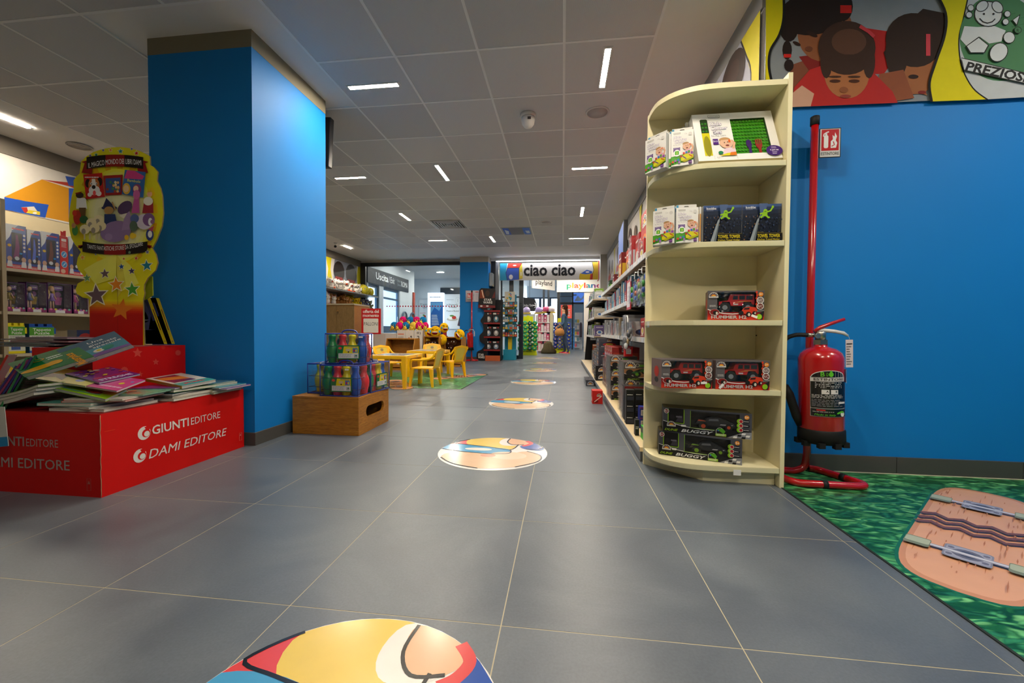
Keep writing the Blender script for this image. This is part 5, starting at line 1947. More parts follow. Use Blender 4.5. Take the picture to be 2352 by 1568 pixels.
def chair():
    o = thing('childrens_chair', None, 'chair', (0, 0, 0), 0, 'yellow plastic armchairs')
    b = MB()
    sh = [(.15, -.15), (.165, -.10), (.165, .10), (.15, .15), (-.14, .135), (-.15, .08), (-.15, -.08), (-.14, -.135)]
    b.extr([(x, y, .245) for x, y in sh], (0, 0, .018), YL)
    b.build('seat', PLAS, o, .005)
    # backrest with an open-weave picture panel
    b = MB()

    def bk(u, v, k=0):
        return (-.145 - .075 * v - k, u, .26 + .27 * v)
    prof = [(-.105, 0), (-.115, .35), (-.15, .62), (-.168, .80), (-.155, .92), (-.11, .99), (0, 1.02), (.11, .99), (.155, .92), (.168, .80), (.15, .62), (.115, .35), (.105, 0)]
    hole = [(-.075, .10), (-.082, .38), (-.10, .62), (-.105, .78), (-.07, .85), (0, .87), (.07, .85), (.105, .78), (.10, .62), (.082, .38), (.075, .10)]
    op = [prof[0], prof[1], prof[2], prof[3], prof[4], prof[6], prof[8], prof[9], prof[10], prof[11], prof[12]]
    for k, f in ((0, 0), (.012, 1)):
        for j in range(10):
            q = [bk(*op[j], k), bk(*op[j + 1], k), bk(*hole[j + 1], k), bk(*hole[j], k)]
            b.poly(q[::-1] if f else q, YL)
        q = [bk(*op[10], k), bk(*op[0], k), bk(*hole[0], k), bk(*hole[10], k)]
        b.poly(q[::-1] if f else q, YL)
    for j in range(len(op)):
        n_ = (j + 1) % len(op)
        b.poly([bk(*op[j]), bk(*op[j], .012), bk(*op[n_], .012), bk(*op[n_])], YL)
    bo = b.build('backrest', PLAS, o)
    b = MB()
    b.extr([bk(u, v, .004) for u, v in hole], Vector(bk(0, 0, .004)) - Vector(bk(0, 0, 0)), '#d9bf4a')
    p = PF(b, bk(-.1, 0), Y, (Vector(bk(0, 1)) - Vector(bk(0, 0))), 1, .0005)
    for x, y, r, cl in ((.07, .12, .03, '#d86a2a'), (.12, .15, .026, '#e8a03a'), (.10, .20, .03, '#8a7a5a'), (.14, .09, .02, '#c9b87a')):
        p.ell(x, y, r, r * .8, cl, 10)
    b.build('picture_panel', PLAS, bo)
    for s in (-1, 1):
        b = MB()
        b.tube(curve([(-.215, s * .150, .48), (-.15, s * .172, .40), (-.05, s * .180, .375), (.08, s * .178, .37), (.135, s * .172, .36), (.15, s * .168, .31), (.15, s * .155, .25)], 4), [.016] * 25, YL, 6, flat=.55)
        b.build('armrest', PLAS, o)
        for fx in (1, -1):
            g = MB()
            cx, cy = (.14 if fx > 0 else -.13), s * .130
            r1, r0 = .026, .014
            ex, ey = fx * .030, s * .022
            top = [(cx + a * r1, cy + c * r1, .25) for a, c in ((-1, -1), (1, -1), (1, 1), (-1, 1))]
            bot = [(cx + ex + a * r0, cy + ey + c * r0, 0) for a, c in ((-1, -1), (1, -1), (1, 1), (-1, 1))]
            i = [g.av(q) for q in bot + top]
            for f in ((3, 2, 1, 0), (4, 5, 6, 7), (0, 1, 5, 4), (1, 2, 6, 5), (2, 3, 7, 6), (3, 0, 4, 7)):
                g.face([i[k] for k in f], YL)
            g.build('leg', PLAS, o, .004)
    return o


ch = chair()
ch.location = (-1.90, 5.52, 0.003)
ch.rotation_euler = (0, 0, radians(176))
ch['label'] = 'yellow chair pushed up to the right side of the near table'
dup(ch, (-1.86, 6.74, .003), radians(150), 'yellow chair with its back to the camera right of the far table')
dup(ch, (-2.80, 6.34, .003), radians(-30), 'yellow chair between the two tables facing the aisle')
dup(ch, (-2.42, 7.42, .003), radians(-68), 'yellow chair behind the far table facing the camera')

# ---------------------------------------------------------------- plush and wooden bins
OKC = '#ffffff'


def bin_(label, x0, x1, y0, y1, z1, lean, base=.04):
    o = thing('display_bin', label, 'bin', ((x0 + x1) / 2, y0, 0), 0, 'oak display bins')
    w, d, t = (x1 - x0) / 2, y1 - y0, .02
    for s in (-1, 1):
        b = MB()
        x = s * (w - t / 2)
        pts = [(x - t / 2, 0, base), (x - t / 2, d, base), (x - t / 2, d, z1), (x - t / 2, lean, z1)]
        b.extr(pts, (t, 0, 0), OKC)
        b.build('side_panel', PINE, o)
    MB().box(-w + t, d - t, base, w - t, d, z1 - .01, OKC).build('back_panel', PINE, o)
    MB().box(-w + t, 0, base, w - t, d - t, base + t, OKC).build('bottom_panel', PINE, o)
    MB().box(-w + t, lean, z1 - t, w - t, d - t, z1, OKC).build('top_panel', PINE, o)
    MB().box(-w + t, 0, 0, w - t, .015, base + .08, OKC).build('front_lip', PINE, o)
    return o


bin_('oak display bin with slanted sides behind the near table', -3.52, -2.92, 7.62, 8.10, .62, .22)
bin_('middle oak display bin under the laughing pillows', -2.93, -2.58, 8.32, 8.75, .66, .05)
bin_('right oak display bin beside the far blue column', -2.56, -2.17, 8.62, 9.05, .645, .05)


def plush(label, c, s, col, kind='bear', rot=0, c2_=None, grp=None, cat='plush toy', name='plush_toy'):
    """little soft toy sitting on c; s = height"""
    b = MB()
    k = c2_ or col
    e = '#15110f'
    if kind == 'bear':
        b.ball((0, 0, .30), (.24, .22, .30), col, 10, 7)
        b.ball((0, -.05, .72), (.22, .20, .21), col, 10, 7)
        b.ball((0, -.22, .67), (.10, .08, .08), k, 8, 5)
        for sx in (-1, 1):
            b.ball((sx * .18, 0, .90), (.08, .04, .08), col, 7, 5)
            b.ball((sx * .26, -.10, .42), (.09, .10, .17), col, 7, 5)
            b.ball((sx * .18, -.28, .10), (.11, .16, .10), k, 8, 5)
            b.ball((sx * .08, -.23, .77), .025, e, 6, 4)
        b.ball((0, -.30, .69), .03, e, 6, 4)
    elif kind == 'round':
        b.ball((0, 0, .5), (.5, .36, .5), col, 14, 9)
        for sx in (-1, 1):
            b.ball((sx * .17, -.30, .62), (.07, .06, .09), '#f2f0ea', 7, 5)
            b.ball((sx * .17, -.35, .62), (.035, .03, .045), e, 6, 4)
    elif kind == 'laugh':
        b.ball((0, 0, .5), (.5, .26, .5), col, 18, 10)
        b.ball((0, -.20, .38), (.27, .08, .16), '#7a1a1c', 12, 6)
        b.ball((0, -.235, .45), (.25, .06, .05), '#f2efe8', 10, 5)
        for sx in (-1, 1):
            b.tube([(sx * .28, -.20, .64), (sx * .19, -.245, .70), (sx * .10, -.24, .64)], .022, '#2a1a10', 5)
            b.ball((sx * .40, -.16, .50), (.08, .06, .12), '#3aa0d8', 8, 5)
    elif kind == 'cat':
        b.ball((0, 0, .28), (.22, .30, .28), col, 10, 6)
        b.ball((0, -.20, .62), (.22, .19, .20), col, 10, 6)
        for sx in (-1, 1):
            b.extr([(sx * .18, -.2, .74), (sx * .06, -.2, .80), (sx * .16, -.2, .95)], (0, .05, 0), k)
            b.ball((sx * .09, -.37, .66), .03, e, 6, 4)
            b.ball((sx * .14, -.36, .08), (.08, .12, .08), k, 7, 5)
        b.tube(curve([(0, .28, .2), (.15, .40, .3), (.2, .42, .55)], 3), .045, k, 6)
    elif kind == 'snail':
        b.ball((0, .05, .55), (.42, .36, .45), col, 12, 8)
        b.ball((0, -.30, .30), (.22, .20, .22), k, 9, 6)
        for sx in (-1, 1):
            b.ball((sx * .10, -.47, .36), .045, e, 6, 4)
            b.ball((sx * .26, -.22, .12), (.10, .14, .10), k, 7, 5)
            b.tube([(sx * .08, -.32, .48), (sx * .14, -.36, .66)], .03, k, 5)
    b.v = [(x * s, y * s, z * s) for x, y, z in b.v]
    return b.build(name, PLUSH, None, label=label, cat=cat, group=grp, loc=c, rot=rot)


R_ = random.Random(21)
PK, BL, YW = '#d4166c', '#1a7ab8', '#e3c24a'
# round plush heap on top of the white printed cartons
for k in range(5):
    o = thing('printed_carton', ('white carton with orange lettering', 'white carton with small drawings', 'white carton with a large price number', 'plain pale carton', 'pale grey carton')[k] + (' under the pink and blue plush' if k < 3 else ' left of the plush heap' if k == 3 else ' at the left end near the red offer sign'), 'carton', (-3.50 + .183 * k if k < 3 else -3.80 - .28 * (k - 3), 8.32 + .02 * k, .0), 0, 'white cartons in the play corner')
    w_, h_ = (.178, .785) if k < 3 else (.27, .72)
    b = MB().box(0, 0, 0, w_, .3, h_, '#d9d4cc')
    p = PF(b, (0, 0, 0), X, Z)
    if k == 0:
        p.bars(.02, h_ - .11, .16, h_ - .06, 1, '#d86a3a', 5)
        p.bars(.02, h_ - .22, .16, h_ - .13, 4, '#8a8078', 1)
    elif k == 1:
        for j in range(8):
            p.ell(.03 + .12 * R_.random(), h_ - .05 - .2 * R_.random(), .016, .018, R_.choice(['#c8652a', '#5a4a40', '#8a8a8a']), 8)
    elif k == 2:
        p.text('2', .09, h_ - .20, .08, '#2a2624', None, 'c', .03)
        p.text('8)', .10, h_ - .08, .05, '#3a3634', .09)
    b.build('card_box', CARD, o)
HEAP = [(917, 776, 8.40, PK), (905, 770, 8.44, BL), (932, 770, 8.44, BL), (949, 770, 8.44, YW), (963, 770, 8.44, PK), (925, 757, 8.50, PK), (942, 755, 8.52, BL), (957, 753, 8.54, PK), (971, 757, 8.52, BL), (976, 770, 8.50, PK)]
for k, (px, py, yy, cl) in enumerate(HEAP):
    c = at(px, py, y=yy)
    nm = {PK: 'magenta', BL: 'turquoise', YW: 'yellow'}[cl]
    plush(nm + ' round plush, %s of its colour in the heap on the white cartons' % ORD[[h[3] for h in HEAP[:k]].count(cl)], (c.x, c.y, .768 if py > 760 else .885), .20, cl, 'snail', R_.uniform(-.5, .5), YW, 'round plush heap')
for k, (px, py, yy, kd, ds) in enumerate(((981, 772, 8.42, 'laugh', 'tilted laughing face pillow left end over the middle bin'), (1000, 772, 8.40, 'laugh', 'laughing face pillow with blue tears, most upright of the pillows'), (1020, 762, 8.6, 'laugh', 'laughing face pillow seen from its side above the gap between bins'), (1015, 782, 8.56, 'round', 'plain round pillow wedged between the two bins'), (1046, 774, 8.72, 'laugh', 'laughing face pillow lying tilted over the right bin'))):
    c = at(px, py, y=yy)
    o = plush('yellow ' + ds, (c.x, c.y, c.z - (.02 if k != 3 else .1)), (.22, .24, .22, .24, .24)[k], '#e8b414', kd, (.5, .05, .9, -.4, -.1)[k], None, 'laughing pillows')
    if k in (0, 4):
        o.rotation_euler = (0, (.5, 0, 0, 0, .9)[k], o.rotation_euler[2])
for k, (px, py, yy, cl) in enumerate(((985, 790, 8.45, '#3a2012'), (998, 788, 8.5, '#42261a'), (980, 783, 8.5, '#d8a814'), (1028, 790, 8.75, '#3a2012'), (1042, 786, 8.78, '#452a18'), (1036, 800, 8.72, '#341c10'))):
    c = at(px, py, y=yy)
    plush((('dark brown', 'brown', 'yellow', 'dark brown', 'brown', 'darkest brown')[k]) + ' round plush with white eyes, ' + ('%s inside the middle bin' % ('left', 'right', 'topmost')[k] if k < 3 else '%s inside the right bin' % ('left', 'right', 'lowest')[k - 3]), (c.x, c.y, c.z - .09), .17, cl, 'round', R_.uniform(-.3, .3), None, 'plush in the bins')
for k in range(4):
    plush(('cream', 'spotted white', 'grey', 'tan')[k] + ' small plush lying inside the slanted oak bin', (-3.40 + .13 * k, 7.80 + .03 * (k % 2), .062), .13, ('#e6dcc8', '#d8d8d4', '#8a8a8c', '#c8a878')[k], 'cat', R_.uniform(-1, 1), ('#5a4a3a', '#3a3a3a', '#c9c9c9', '#f0e0c8')[k], 'plush in the slanted bin')
# dice block beside the pillows
o = thing('toy_block', 'red and blue dice block with a white dot behind the pillows', 'block', (-2.78, 8.95, .66))
b = MB().box(-.30, 0, 0, .10, .3, .09, '#a01f24', {'y-': '#1f3a86'}).box(-.10, .02, .09, .06, .2, .25, '#1f3f8c', {'x+': '#b03030', 'x-': '#b03030'})
p = PF(b, (-.10, .02, .09), X, Z)
p.ell(.08, .08, .018, .02, '#d8d4cc', 10)
b.build('cube', CARD, o)
MB().box(-.32, 0, -.66, .12, .32, 0, '#7a3a3a').build('pedestal', CARD, o)

# red offer sign on a post
o = thing('offer_sign', 'red framed offer sign reading offerta del momento PALLONI on a post', 'sign', (-3.875, 7.9, 0))
b = MB()
b.box(-.21, -.012, .70, .21, .012, 1.222, '#c4141a')
b.build('frame', PLAS, o, .01)
b = MB()
p = PF(b, (-.21, -.0125, .70), X, Z)
p.text('offerta del', .21, .432, .062, '#efe6e0', .34, 'c', .03, 0, .9)
p.text('momento', .21, .352, .062, '#efe6e0', .34, 'c', .03, 0, .9)
p.rrect(.05, .03, .37, .318, .015, '#e2ddd4')
p.text('PALLONI', .21, .175, .07, '#24211f', .30, 'c', -.005, .05)
b.build('printed_sheet', CARD, o)
b = MB().tube([(0, .012, .02), (0, .012, .72)], .012, '#b0b0b0', 8).lathe([(.13, 0), (.13, .008), (.02, .02)], '#b0b0b0', 18)
b.build('post', METAL, o)

# tall oak cabinet
o = thing('tall_cabinet', 'tall brown oak cabinet past the blue column, plush toys above it', 'cabinet', (-4.6, 8.0, 0))
b = MB().box(-.42, .02, 0, .30, .67, 1.30, '#ffffff')
b.build('carcass', PINE, o)
b = MB().box(-.42, 0, .02, -.092, .02, 1.28, '#ffffff').box(-.088, 0, .02, .30, .02, 1.28, '#ffffff')
b.build('door', OAK_SHADED, o)
MB().box(-.43, -.01, 1.30, .31, .675, 1.332, '#b7a98a').build('top_board', LAMIN, o)
MB().box(-.08, -.02, 1.17, -.03, 0, 1.18, '#a8752c').extr([(-.075, -.004, 1.17), (-.035, -.004, 1.17), (-.055, -.004, 1.10)], (0, .003, 0), '#5a4420').build('hook', LAMIN, o)

# plush shelves on the left wall
o = thing('plush_shelf', 'two grey wall shelves full of plush on the left wall past the column', 'shelf unit', (-5.69, 8.3, 0))
for z in (1.355, 1.722):
    MB().box(0, 0, z - .03, .58, 2.55, z, '#8d8a86').build('shelf_board', LAMIN, o)
    b = MB()
    for k in range(26):
        b.box(.581, .05 + .1 * k, z - .028, .584, .10 + .1 * k, z - .004, '#c9c9c4')
    b.build('price_strip', CLEAR, o)
MB().box(0.0, 0, 0, .012, 2.55, 2.05, '#cfcac0').build('back_panel', LAMIN, o)
MB().box(.0, 0.0, .0, .55, 2.55, .12, '#8d8a86').build('base_board', LAMIN, o)
MB().box(.0, 0.0, .7, .50, 2.55, .73, '#8d8a86').build('shelf_board', LAMIN, o)
WH = ['#efeae2', '#e8e2da', '#f2efe9', '#dcd6cc']
cnt = {}
for row, (zb, ny, n_) in enumerate(((1.7225, 11, 24), (1.3555, 11, 22))):
    for k in range(n_):
        yy = 8.42 + 2.35 * ((k % 12) / 11.5) + R_.uniform(-.05, .05)
        back = k // 12
        xx = -5.28 - .20 * back + R_.uniform(-.02, .02)
        zz = zb
        s_ = R_.uniform(.22, .29) * (1.25 if back else 1)
        t = (k % 12) / 11.5
        if row == 0:
            cl, kd, nm = (R_.choice(WH), R_.choice(['bear', 'cat', 'bear']), 'white') if t < .72 else ('#d2c43a', 'round', 'yellow')
            k2 = R_.choice(['#d8542a', '#e8e2da', '#c9c2b8', '#3a4a9a', '#b8b0a8'])
        else:
            if t < .2:
                cl, kd, nm, k2 = '#e9e4dc', 'cat', 'white', '#d8a0a8'
            elif t < .55:
                cl, kd, nm, k2 = R_.choice(['#8a5a2c', '#b8824a', '#c9965c']), 'bear', 'brown', '#d8b07a'
            elif t < .75:
                cl, kd, nm, k2 = R_.choice(['#d8c01c', '#b02a20', '#d2a81e']), 'bear', 'yellow and red', '#d8a020'
            else:
                cl, kd, nm, k2 = R_.choice(['#8a8f6a', '#6a6a78', '#55506a', '#7a8a8a']), 'bear', 'grey', '#b8b8a0'
        key = (row, back, nm)
        cnt[key] = cnt.get(key, 0) + 1
        plush('%s plush, %s of its colour in %s row of %s wall shelf' % (nm, ORD[cnt[key] - 1], 'back' if back else 'front', ('upper', 'lower')[row]), (xx, yy, zz), s_, cl, kd, radians(58) + R_.uniform(-.5, .5), k2, 'plush on the wall shelves')
# ball net hanging at the column
o = thing('toy_net', 'net bag with pink and white balls hanging by the column at the plush shelves', 'net bag', (-5.25, 8.30, 1.36))
b = MB()
for k in range(10):
    a = 2 * pi * k / 10
    for j in (1, -1):
        b.tube([(.02 * cos(a), .02 * sin(a), .40), (.15 * cos(a + j * .3), .15 * sin(a + j * .3), .25), (.19 * cos(a + j * .6), .19 * sin(a + j * .6), .12), (.10 * cos(a + j * .9), .10 * sin(a + j * .9), .004)], .003, '#d8d2ca', 4)
b.build('net', PLAS, o)
for k, (x, y, z, cl) in enumerate(((.05, .03, .07, '#e6a8b8'), (-.07, .04, .07, '#efeae2'), (0, -.08, .07, '#d8d0c8'), (0, .0, .19, '#efeae2'))):
    MB().ball((x, y, z), .065, cl, 12, 8).build('ball', PLAS, o)

# wall mural strip over the plush shelves: family photograph panel between yellow curves
b = MB()
b.box(-5.699, 7.6, 1.98, -5.694, 11.0, 2.56, '#d9d4cf')
m_ = b.build('mural_panel', CARD, label='photo mural of a family and dark haired children above the plush shelves', cat='mural')
b = MB()
p = PF(b, (-5.694, 7.6, 1.98), Y, Z, 1, .0006)
for x, z, r in ((.95, .40, .10), (1.25, .33, .12), (1.45, .20, .09)):
    p.ell(x, z, r, r * 1.1, '#c8a48c', 14)
    p.ell(x + .01, z + r * .6, r, r * .6, '#4a3426', 14)
    p.poly([(x - r * 1.4, 0), (x + r * 1.4, 0), (x + r * .9, z - r), (x - r * .9, z - r)], '#e2dcd6')
p.poly([(1.70, 0), (1.95, 0), (1.86, .3), (1.90, .58), (1.66, .58), (1.76, .3)], '#d2c414')
p.poly([(2.0, 0), (3.15, 0), (3.15, .58), (2.05, .58), (1.98, .3)], '#8a8c98')
for x, z, r in ((2.25, .30, .26), (2.85, .30, .28)):
    p.ell(x, z, r, r, '#2a1a16', 16)
    p.poly([(x - r, 0), (x + r, 0), (x + r * .6, .16), (x - r * .6, .16)], '#a02a26')
p.poly([(3.2, 0), (3.4, 0), (3.4, .58), (3.22, .58), (3.15, .3)], '#d2c414')
b.build('print', CARD, m_)

# ================================================================ left wall shelving behind the book stand
SHX = -5.2
o = thing('wall_shelving', 'beige shop shelving with toy boxes along the left wall', 'shelf unit', (-5.69, 2.4, 0))
for yy in (.0, .80, 2.10):
    MB().box(0, yy, 0, .50, yy + .03, 1.98, '#a89878').build('upright_panel', LAMIN, o)
MB().box(0, 0, 0, .015, 2.6, 1.98, '#c9bb98').build('back_panel', LAMIN, o)
for z in (.14, .53, .935, 1.345):
    for y0_, y1_ in ((.83, 2.10), (.03, .80)):
        MB().box(.015, y0_, z - .03, .49, y1_, z, '#a89878').build('shelf_board', LAMIN, o)
    for y0_, y1_ in ((.83, 2.1),):
        MB().box(.49, y0_, z - .028, .493, y1_, z - .003, '#c0b49a').build('price_strip', PLAS, o)


def side_box(label, y0, y1, z0, z1, col, art=None, grp=None, name='toy_box', depth=.12, xf=SHX - .02, cat='toy box', side='#c8c8c8'):
    """box on the left shelving: its front looks along +X"""
    o = thing(name, label, cat, (xf, y0, z0), 0, grp)
    b = MB().box(-depth, 0, 0, 0, y1 - y0, z1 - z0, side, {'x+': col})
    if art:
        art(PF(b, (0, 0, 0), Y, Z), y1 - y0, z1 - z0)
    b.build('card_box', GLOSSY, o)
    return o


def music_art(inner, txt=''):
    def f(p, w, h):
        p.rect(0, 0, w, h, '#2648a0')
        p.poly([(0, h * .80), (w * .35, h * .88), (w * .6, h), (0, h)], '#dfe4ea')
        p.poly([(w * .0, h * .6), (w * .2, h * .72), (w * .3, h * .86), (0, h * .86)], '#dfe4ea')
        p.bars(w * .3, h * .88, w * .9, h * .94, 1, '#d83a3a', 2)
        p.rrect(w * .27, h * .16, w * .80, h * .82, w * .06, '#141a38')
        p.poly([(w * .35, h * .25), (w * .6, h * .2), (w * .66, h * .5), (w * .58, h * .78), (w * .48, h * .78), (w * .45, h * .5)], inner)
        p.ell(w * .52, h * .24, w * .12, h * .045, '#c9ced6', 10)
        for k in range(5):
            p.ell(w * .89, h * (.42 + .09 * k), w * .06, h * .03, '#d8dde4', 10)
        p.star(w * .16, h * .52, w * .11, '#d8b42a', 8, .7)
        p.star(w * .72, h * .36, w * .10, '#2f8ad0', 6, .5)
        p.rect(0, 0, w, h * .10, '#b02430')
        for x in (.16, .85):
            p.ell(w * x, h * .22, w * .12, h * .06, '#c8a088', 10)
            p.poly([(w * (x - .14), h * .04), (w * (x + .14), h * .04), (w * (x + .1), h * .17), (w * (x - .1), h * .17)], '#d8d8dc')
        p.bars(w * .3, h * .02, w * .7, h * .08, 2, '#e8d8d8', 2)
    return f


GR_ = 'music toy boxes on the left shelving'
side_box('first blue music toy box with chrome drums, next to the upright', 3.248, 3.396, 1.346, 1.765, '#2648a0', music_art('#7a2a6a'), GR_)
side_box('second blue music toy box holding a light blue guitar', 3.402, 3.505, 1.346, 1.745, '#2648a0', music_art('#4f6ad0'), GR_)
side_box('third blue music toy box holding a dark guitar', 3.511, 3.66, 1.346, 1.755, '#2648a0', music_art('#6a3a34'), GR_)


def mic_art(p, w, h):
    p.rect(0, 0, w, h, '#c41c22')
    p.rect(w * .2, h * .86, w * .8, h * .93, '#e8dcd8')
    p.bars(w * .2, h * .7, w * .8, h * .84, 4, '#e8c8c4', 2)
    for y in (.52, .26):
        p.ell(w * .5, h * y, w * .36, h * .09, '#d8e0ea', 14)
        p.ell(w * .5, h * y, w * .30, h * .075, '#2f86c8', 14)
        p.line([(w * .35, h * (y - .04)), (w * .65, h * (y + .04))], w * .1, '#d8e4f0')
    p.ell(w * .35, h * .08, w * .3, h * .06, '#d8b098', 10)


o = side_box('narrow red box with two round blue pictures among the music toys', 3.665, 3.735, 1.346, 1.745, '#c41c22', mic_art, GR_)
b = MB().extr([(0, .01, .40), (0, .055, .40), (0, .055, .46), (0, .035, .455), (0, .03, .44), (0, .01, .45)], (-.003, 0, 0), '#c41c22')
b.build('hang_tab', CARD, o)
side_box('fourth blue music toy box half hidden by the starred header board', 3.742, 3.88, 1.346, 1.755, '#2648a0', music_art('#2a2a34'), GR_)
side_box('fifth blue music toy box behind the starred header board', 3.89, 4.03, 1.346, 1.755, '#2648a0', music_art('#5a2a3a'), GR_)


def doll_box(label, y0, y1, z0, z1, dress, hair, bag):
    o = thing('doll_box', label, 'doll box', (SHX - .02, y0, z0), 0, 'doll boxes on the left shelving')
    w, h, d = y1 - y0, z1 - z0, .10
    b = MB()
    b.box(-d, 0, 0, -d + .004, w, h, '#241430').box(-d, 0, 0, 0, .003, h, '#5a2a6a').box(-d, w - .003, 0, 0, w, h, '#5a2a6a').box(-d, 0, h - .004, 0, w, h, '#5a2a6a').box(-d, 0, 0, 0, w, .004, '#5a2a6a')
    b.box(-.004, 0, 0, 0, w, h * .14, '#8a2a6a')
    p = PF(b, (0, 0, 0), Y, Z)
    p.rect(w * .3, 0, w * .7, h * .10, '#d8d8dc')
    for k in range(5):
        p.ell(w * (.12 + .19 * k), h * .12, w * .06, h * .035, ('#d86a9a', '#c8b83a', '#9a5ab0', '#d8869a', '#6ab0a0')[k], 8)
    p2_ = PF(b, (-d + .004, 0, 0), Y, Z)
    p2_.rrect(w * .55, h * .78, w * .95, h * .94, .008, '#9a6ac0')
    p2_.bars(w * .6, h * .82, w * .9, h * .9, 1, '#ece0f4', 2)
    p2_.poly([(w * .62, h * .28), (w * .86, h * .28), (w * .92, h * .55), (w * .56, h * .55)], bag)
    p2_.ell(w * .74, h * .64, w * .14, h * .09, '#8a4a8a', 10)
    b.build('card_box', CARD, o)
    g = MB()
    cy, cx = w * .32, -d * .5
    g.ball((cx, cy, h * .80), (.019, .021, .026), '#d8ab8a', 10, 7)
    g.ball((cx - .006, cy, h * .815), (.022, .026, .030), hair, 10, 7)
    g.tube([(cx - .012, cy - .018, h * .80), (cx - .01, cy - .022, h * .62)], .012, hair, 6)
    g.tube([(cx - .012, cy + .018, h * .80), (cx - .01, cy + .022, h * .62)], .012, hair, 6)
    g.lathe([(.012, h * .66), (.016, h * .60), (.012, h * .54), (.030, h * .40)], dress, 10, (cx, cy, 0))
    for s in (-1, 1):
        g.tube([(cx, cy + s * .010, h * .42), (cx + .002, cy + s * .012, h * .14)], .0065, '#d8ab8a', 6)
        g.tube([(cx, cy + s * .016, h * .65), (cx + .01, cy + s * .032, h * .46)], .005, '#d8ab8a', 6)
        g.ball((cx + .006, cy + s * .012, h * .13), (.012, .008, .008), '#3a2a3a', 6, 4)
    g.build('doll', PLAS, o)
    f_ = MB().poly([(0, .003, h * .14), (0, w - .003, h * .14), (0, w - .003, h - .004), (0, .003, h - .004)], '#ffffff')
    f_.build('window_film', FILM, o)
    return o


doll_box('doll box with black haired doll in a checked dress, nearest the upright', 3.245, 3.382, .936, 1.212, '#8a7a1c', '#17130f', '#b8901c')
doll_box('doll box with blue dressed doll and small ice cream picture', 3.390, 3.548, .936, 1.23, '#3a4a8a', '#1c1c2a', '#b8941c')
doll_box('doll box with fair haired doll in lilac dress', 3.556, 3.76, .936, 1.245, '#9a7ac8', '#c8a04a', '#b03a8a')
doll_box('doll box with pink dressed doll behind the header stem', 3.775, 3.91, .936, 1.245, '#b03a7a', '#4a2a1c', '#8a4a9a')


def puzzle_mat(label, y0, y1, z0, z1, rim):
    o = thing('puzzle_mat_pack', label, 'toy box', (SHX - .03, y0, z0), 0, 'foam puzzle packs on the left shelving')
    w, h = y1 - y0, z1 - z0
    b = MB()
    b.box(-.06, .01, 0, 0, w - .01, h - .025, rim)
    for k in range(3):
        b.box(-.055, w * (.06 + .32 * k), h - .025, -.005, w * (.26 + .32 * k), h, rim)
    for z in (.25, .65):
        b.box(-.055, w - .01, h * z, -.005, w + .008, h * (z + .2), rim)
    b.build('foam_tiles', MATTE, o)
    b = MB()
    p = PF(b, (0, .01, 0), Y, Z, 1, .001)
    w -= .02
    p.rect(0, h * .60, w, h * .88, '#4f9a2a')
    p.rect(0, h * .08, w, h * .60, '#ccd2c4')
    p.text('Tappeto', w * .5, h * .755, h * .09, '#e6ecdc', w * .72, 'c', .02)
    p.text('Puzzle', w * .5, h * .635, h * .09, '#e6ecdc', w * .6, 'c', .02)
    p.bars(w * .1, h * .48, w * .9, h * .58, 2, '#8a9284', 1)
    p.rect(w * .15, h * .12, w * .7, h * .42, '#3a5a9a')
    for k in range(6):
        p.ell(w * (.2 + .09 * k), h * .27, w * .035, h * .06, ('#c83a3a', '#d8b83a', '#3a9a5a')[k % 3], 8)
    p.ell(w * .82, h * .3, w * .07, h * .09, '#c8a01c', 10)
    b.build('wrap_label', GLOSSY, o)
    return o


puzzle_mat('yellow edged foam puzzle pack next to the shelving upright', 3.246, 3.388, .531, .825, '#e2d31c')
puzzle_mat('blue edged foam puzzle pack beside the yellow one', 3.40, 3.618, .531, .82, '#1f52a8')
side_box('dark blue rounded toy pack on the shelf left of the header stem', 3.80, 3.96, .531, .76, '#16244a', lambda p, w, h: (p.ell(w * .5, h * .6, w * .4, h * .25, '#8a1f24', 14)), None, 'toy_pack')
side_box('white pack with yellow picture strip on the lowest shelf', 3.25, 3.44, .141, .44, '#c9c6bc', lambda p, w, h: (p.rect(0, h * .7, w, h * .95, '#c8a82a'), p.bars(w * .1, h * .2, w * .9, h * .6, 4, '#8a8a80', 3)), 'packs on the lowest left shelf')
side_box('grey pack with barcode label on the lowest shelf', 3.45, 3.66, .141, .43, '#b9b8b0', lambda p, w, h: (p.rect(w * .2, h * .3, w * .7, h * .7, '#e0e0da'), p.bars(w * .25, h * .35, w * .65, h * .6, 3, '#55554f', 6)), 'packs on the lowest left shelf')
for k in range(9):
    zb = (1.346, 1.346, 1.346, .936, .936, .936, .531, .531, .531)[k]
    j = k % 3
    side_box('%s small red and green carton on the %s shelf left of the upright' % (('lowest', 'middle', 'top')[j], ('upper', 'middle', 'lower')[k // 3]), 2.98, 3.19, zb + .125 * j, zb + .124 * (j + 1), '#d2cbc0', lambda p, w, h: (p.rect(w * .5, h * .1, w * .97, h * .9, '#b02a24'), p.ell(w * .78, h * .5, w * .14, h * .25, '#3f8a3a', 10), p.bars(w * .1, h * .2, w * .45, h * .8, 4, '#8a8480', 3)), 'small cartons left of the upright', depth=.3)
# top carton on the shelving's head
for j in range(2):
    side_box('%s white carton with green pictures on top of the shelving' % ('lower', 'upper')[j], 2.95, 3.20, 1.981 + .15 * j, 2.128 + .15 * j, '#d8d4ca', lambda p, w, h: (p.rect(w * .5, h * .1, w * .97, h * .7, '#2f6a34'), p.ell(w * .75, h * .4, w * .12, h * .2, '#b03030', 8)), 'cartons on top of the shelving', depth=.3)
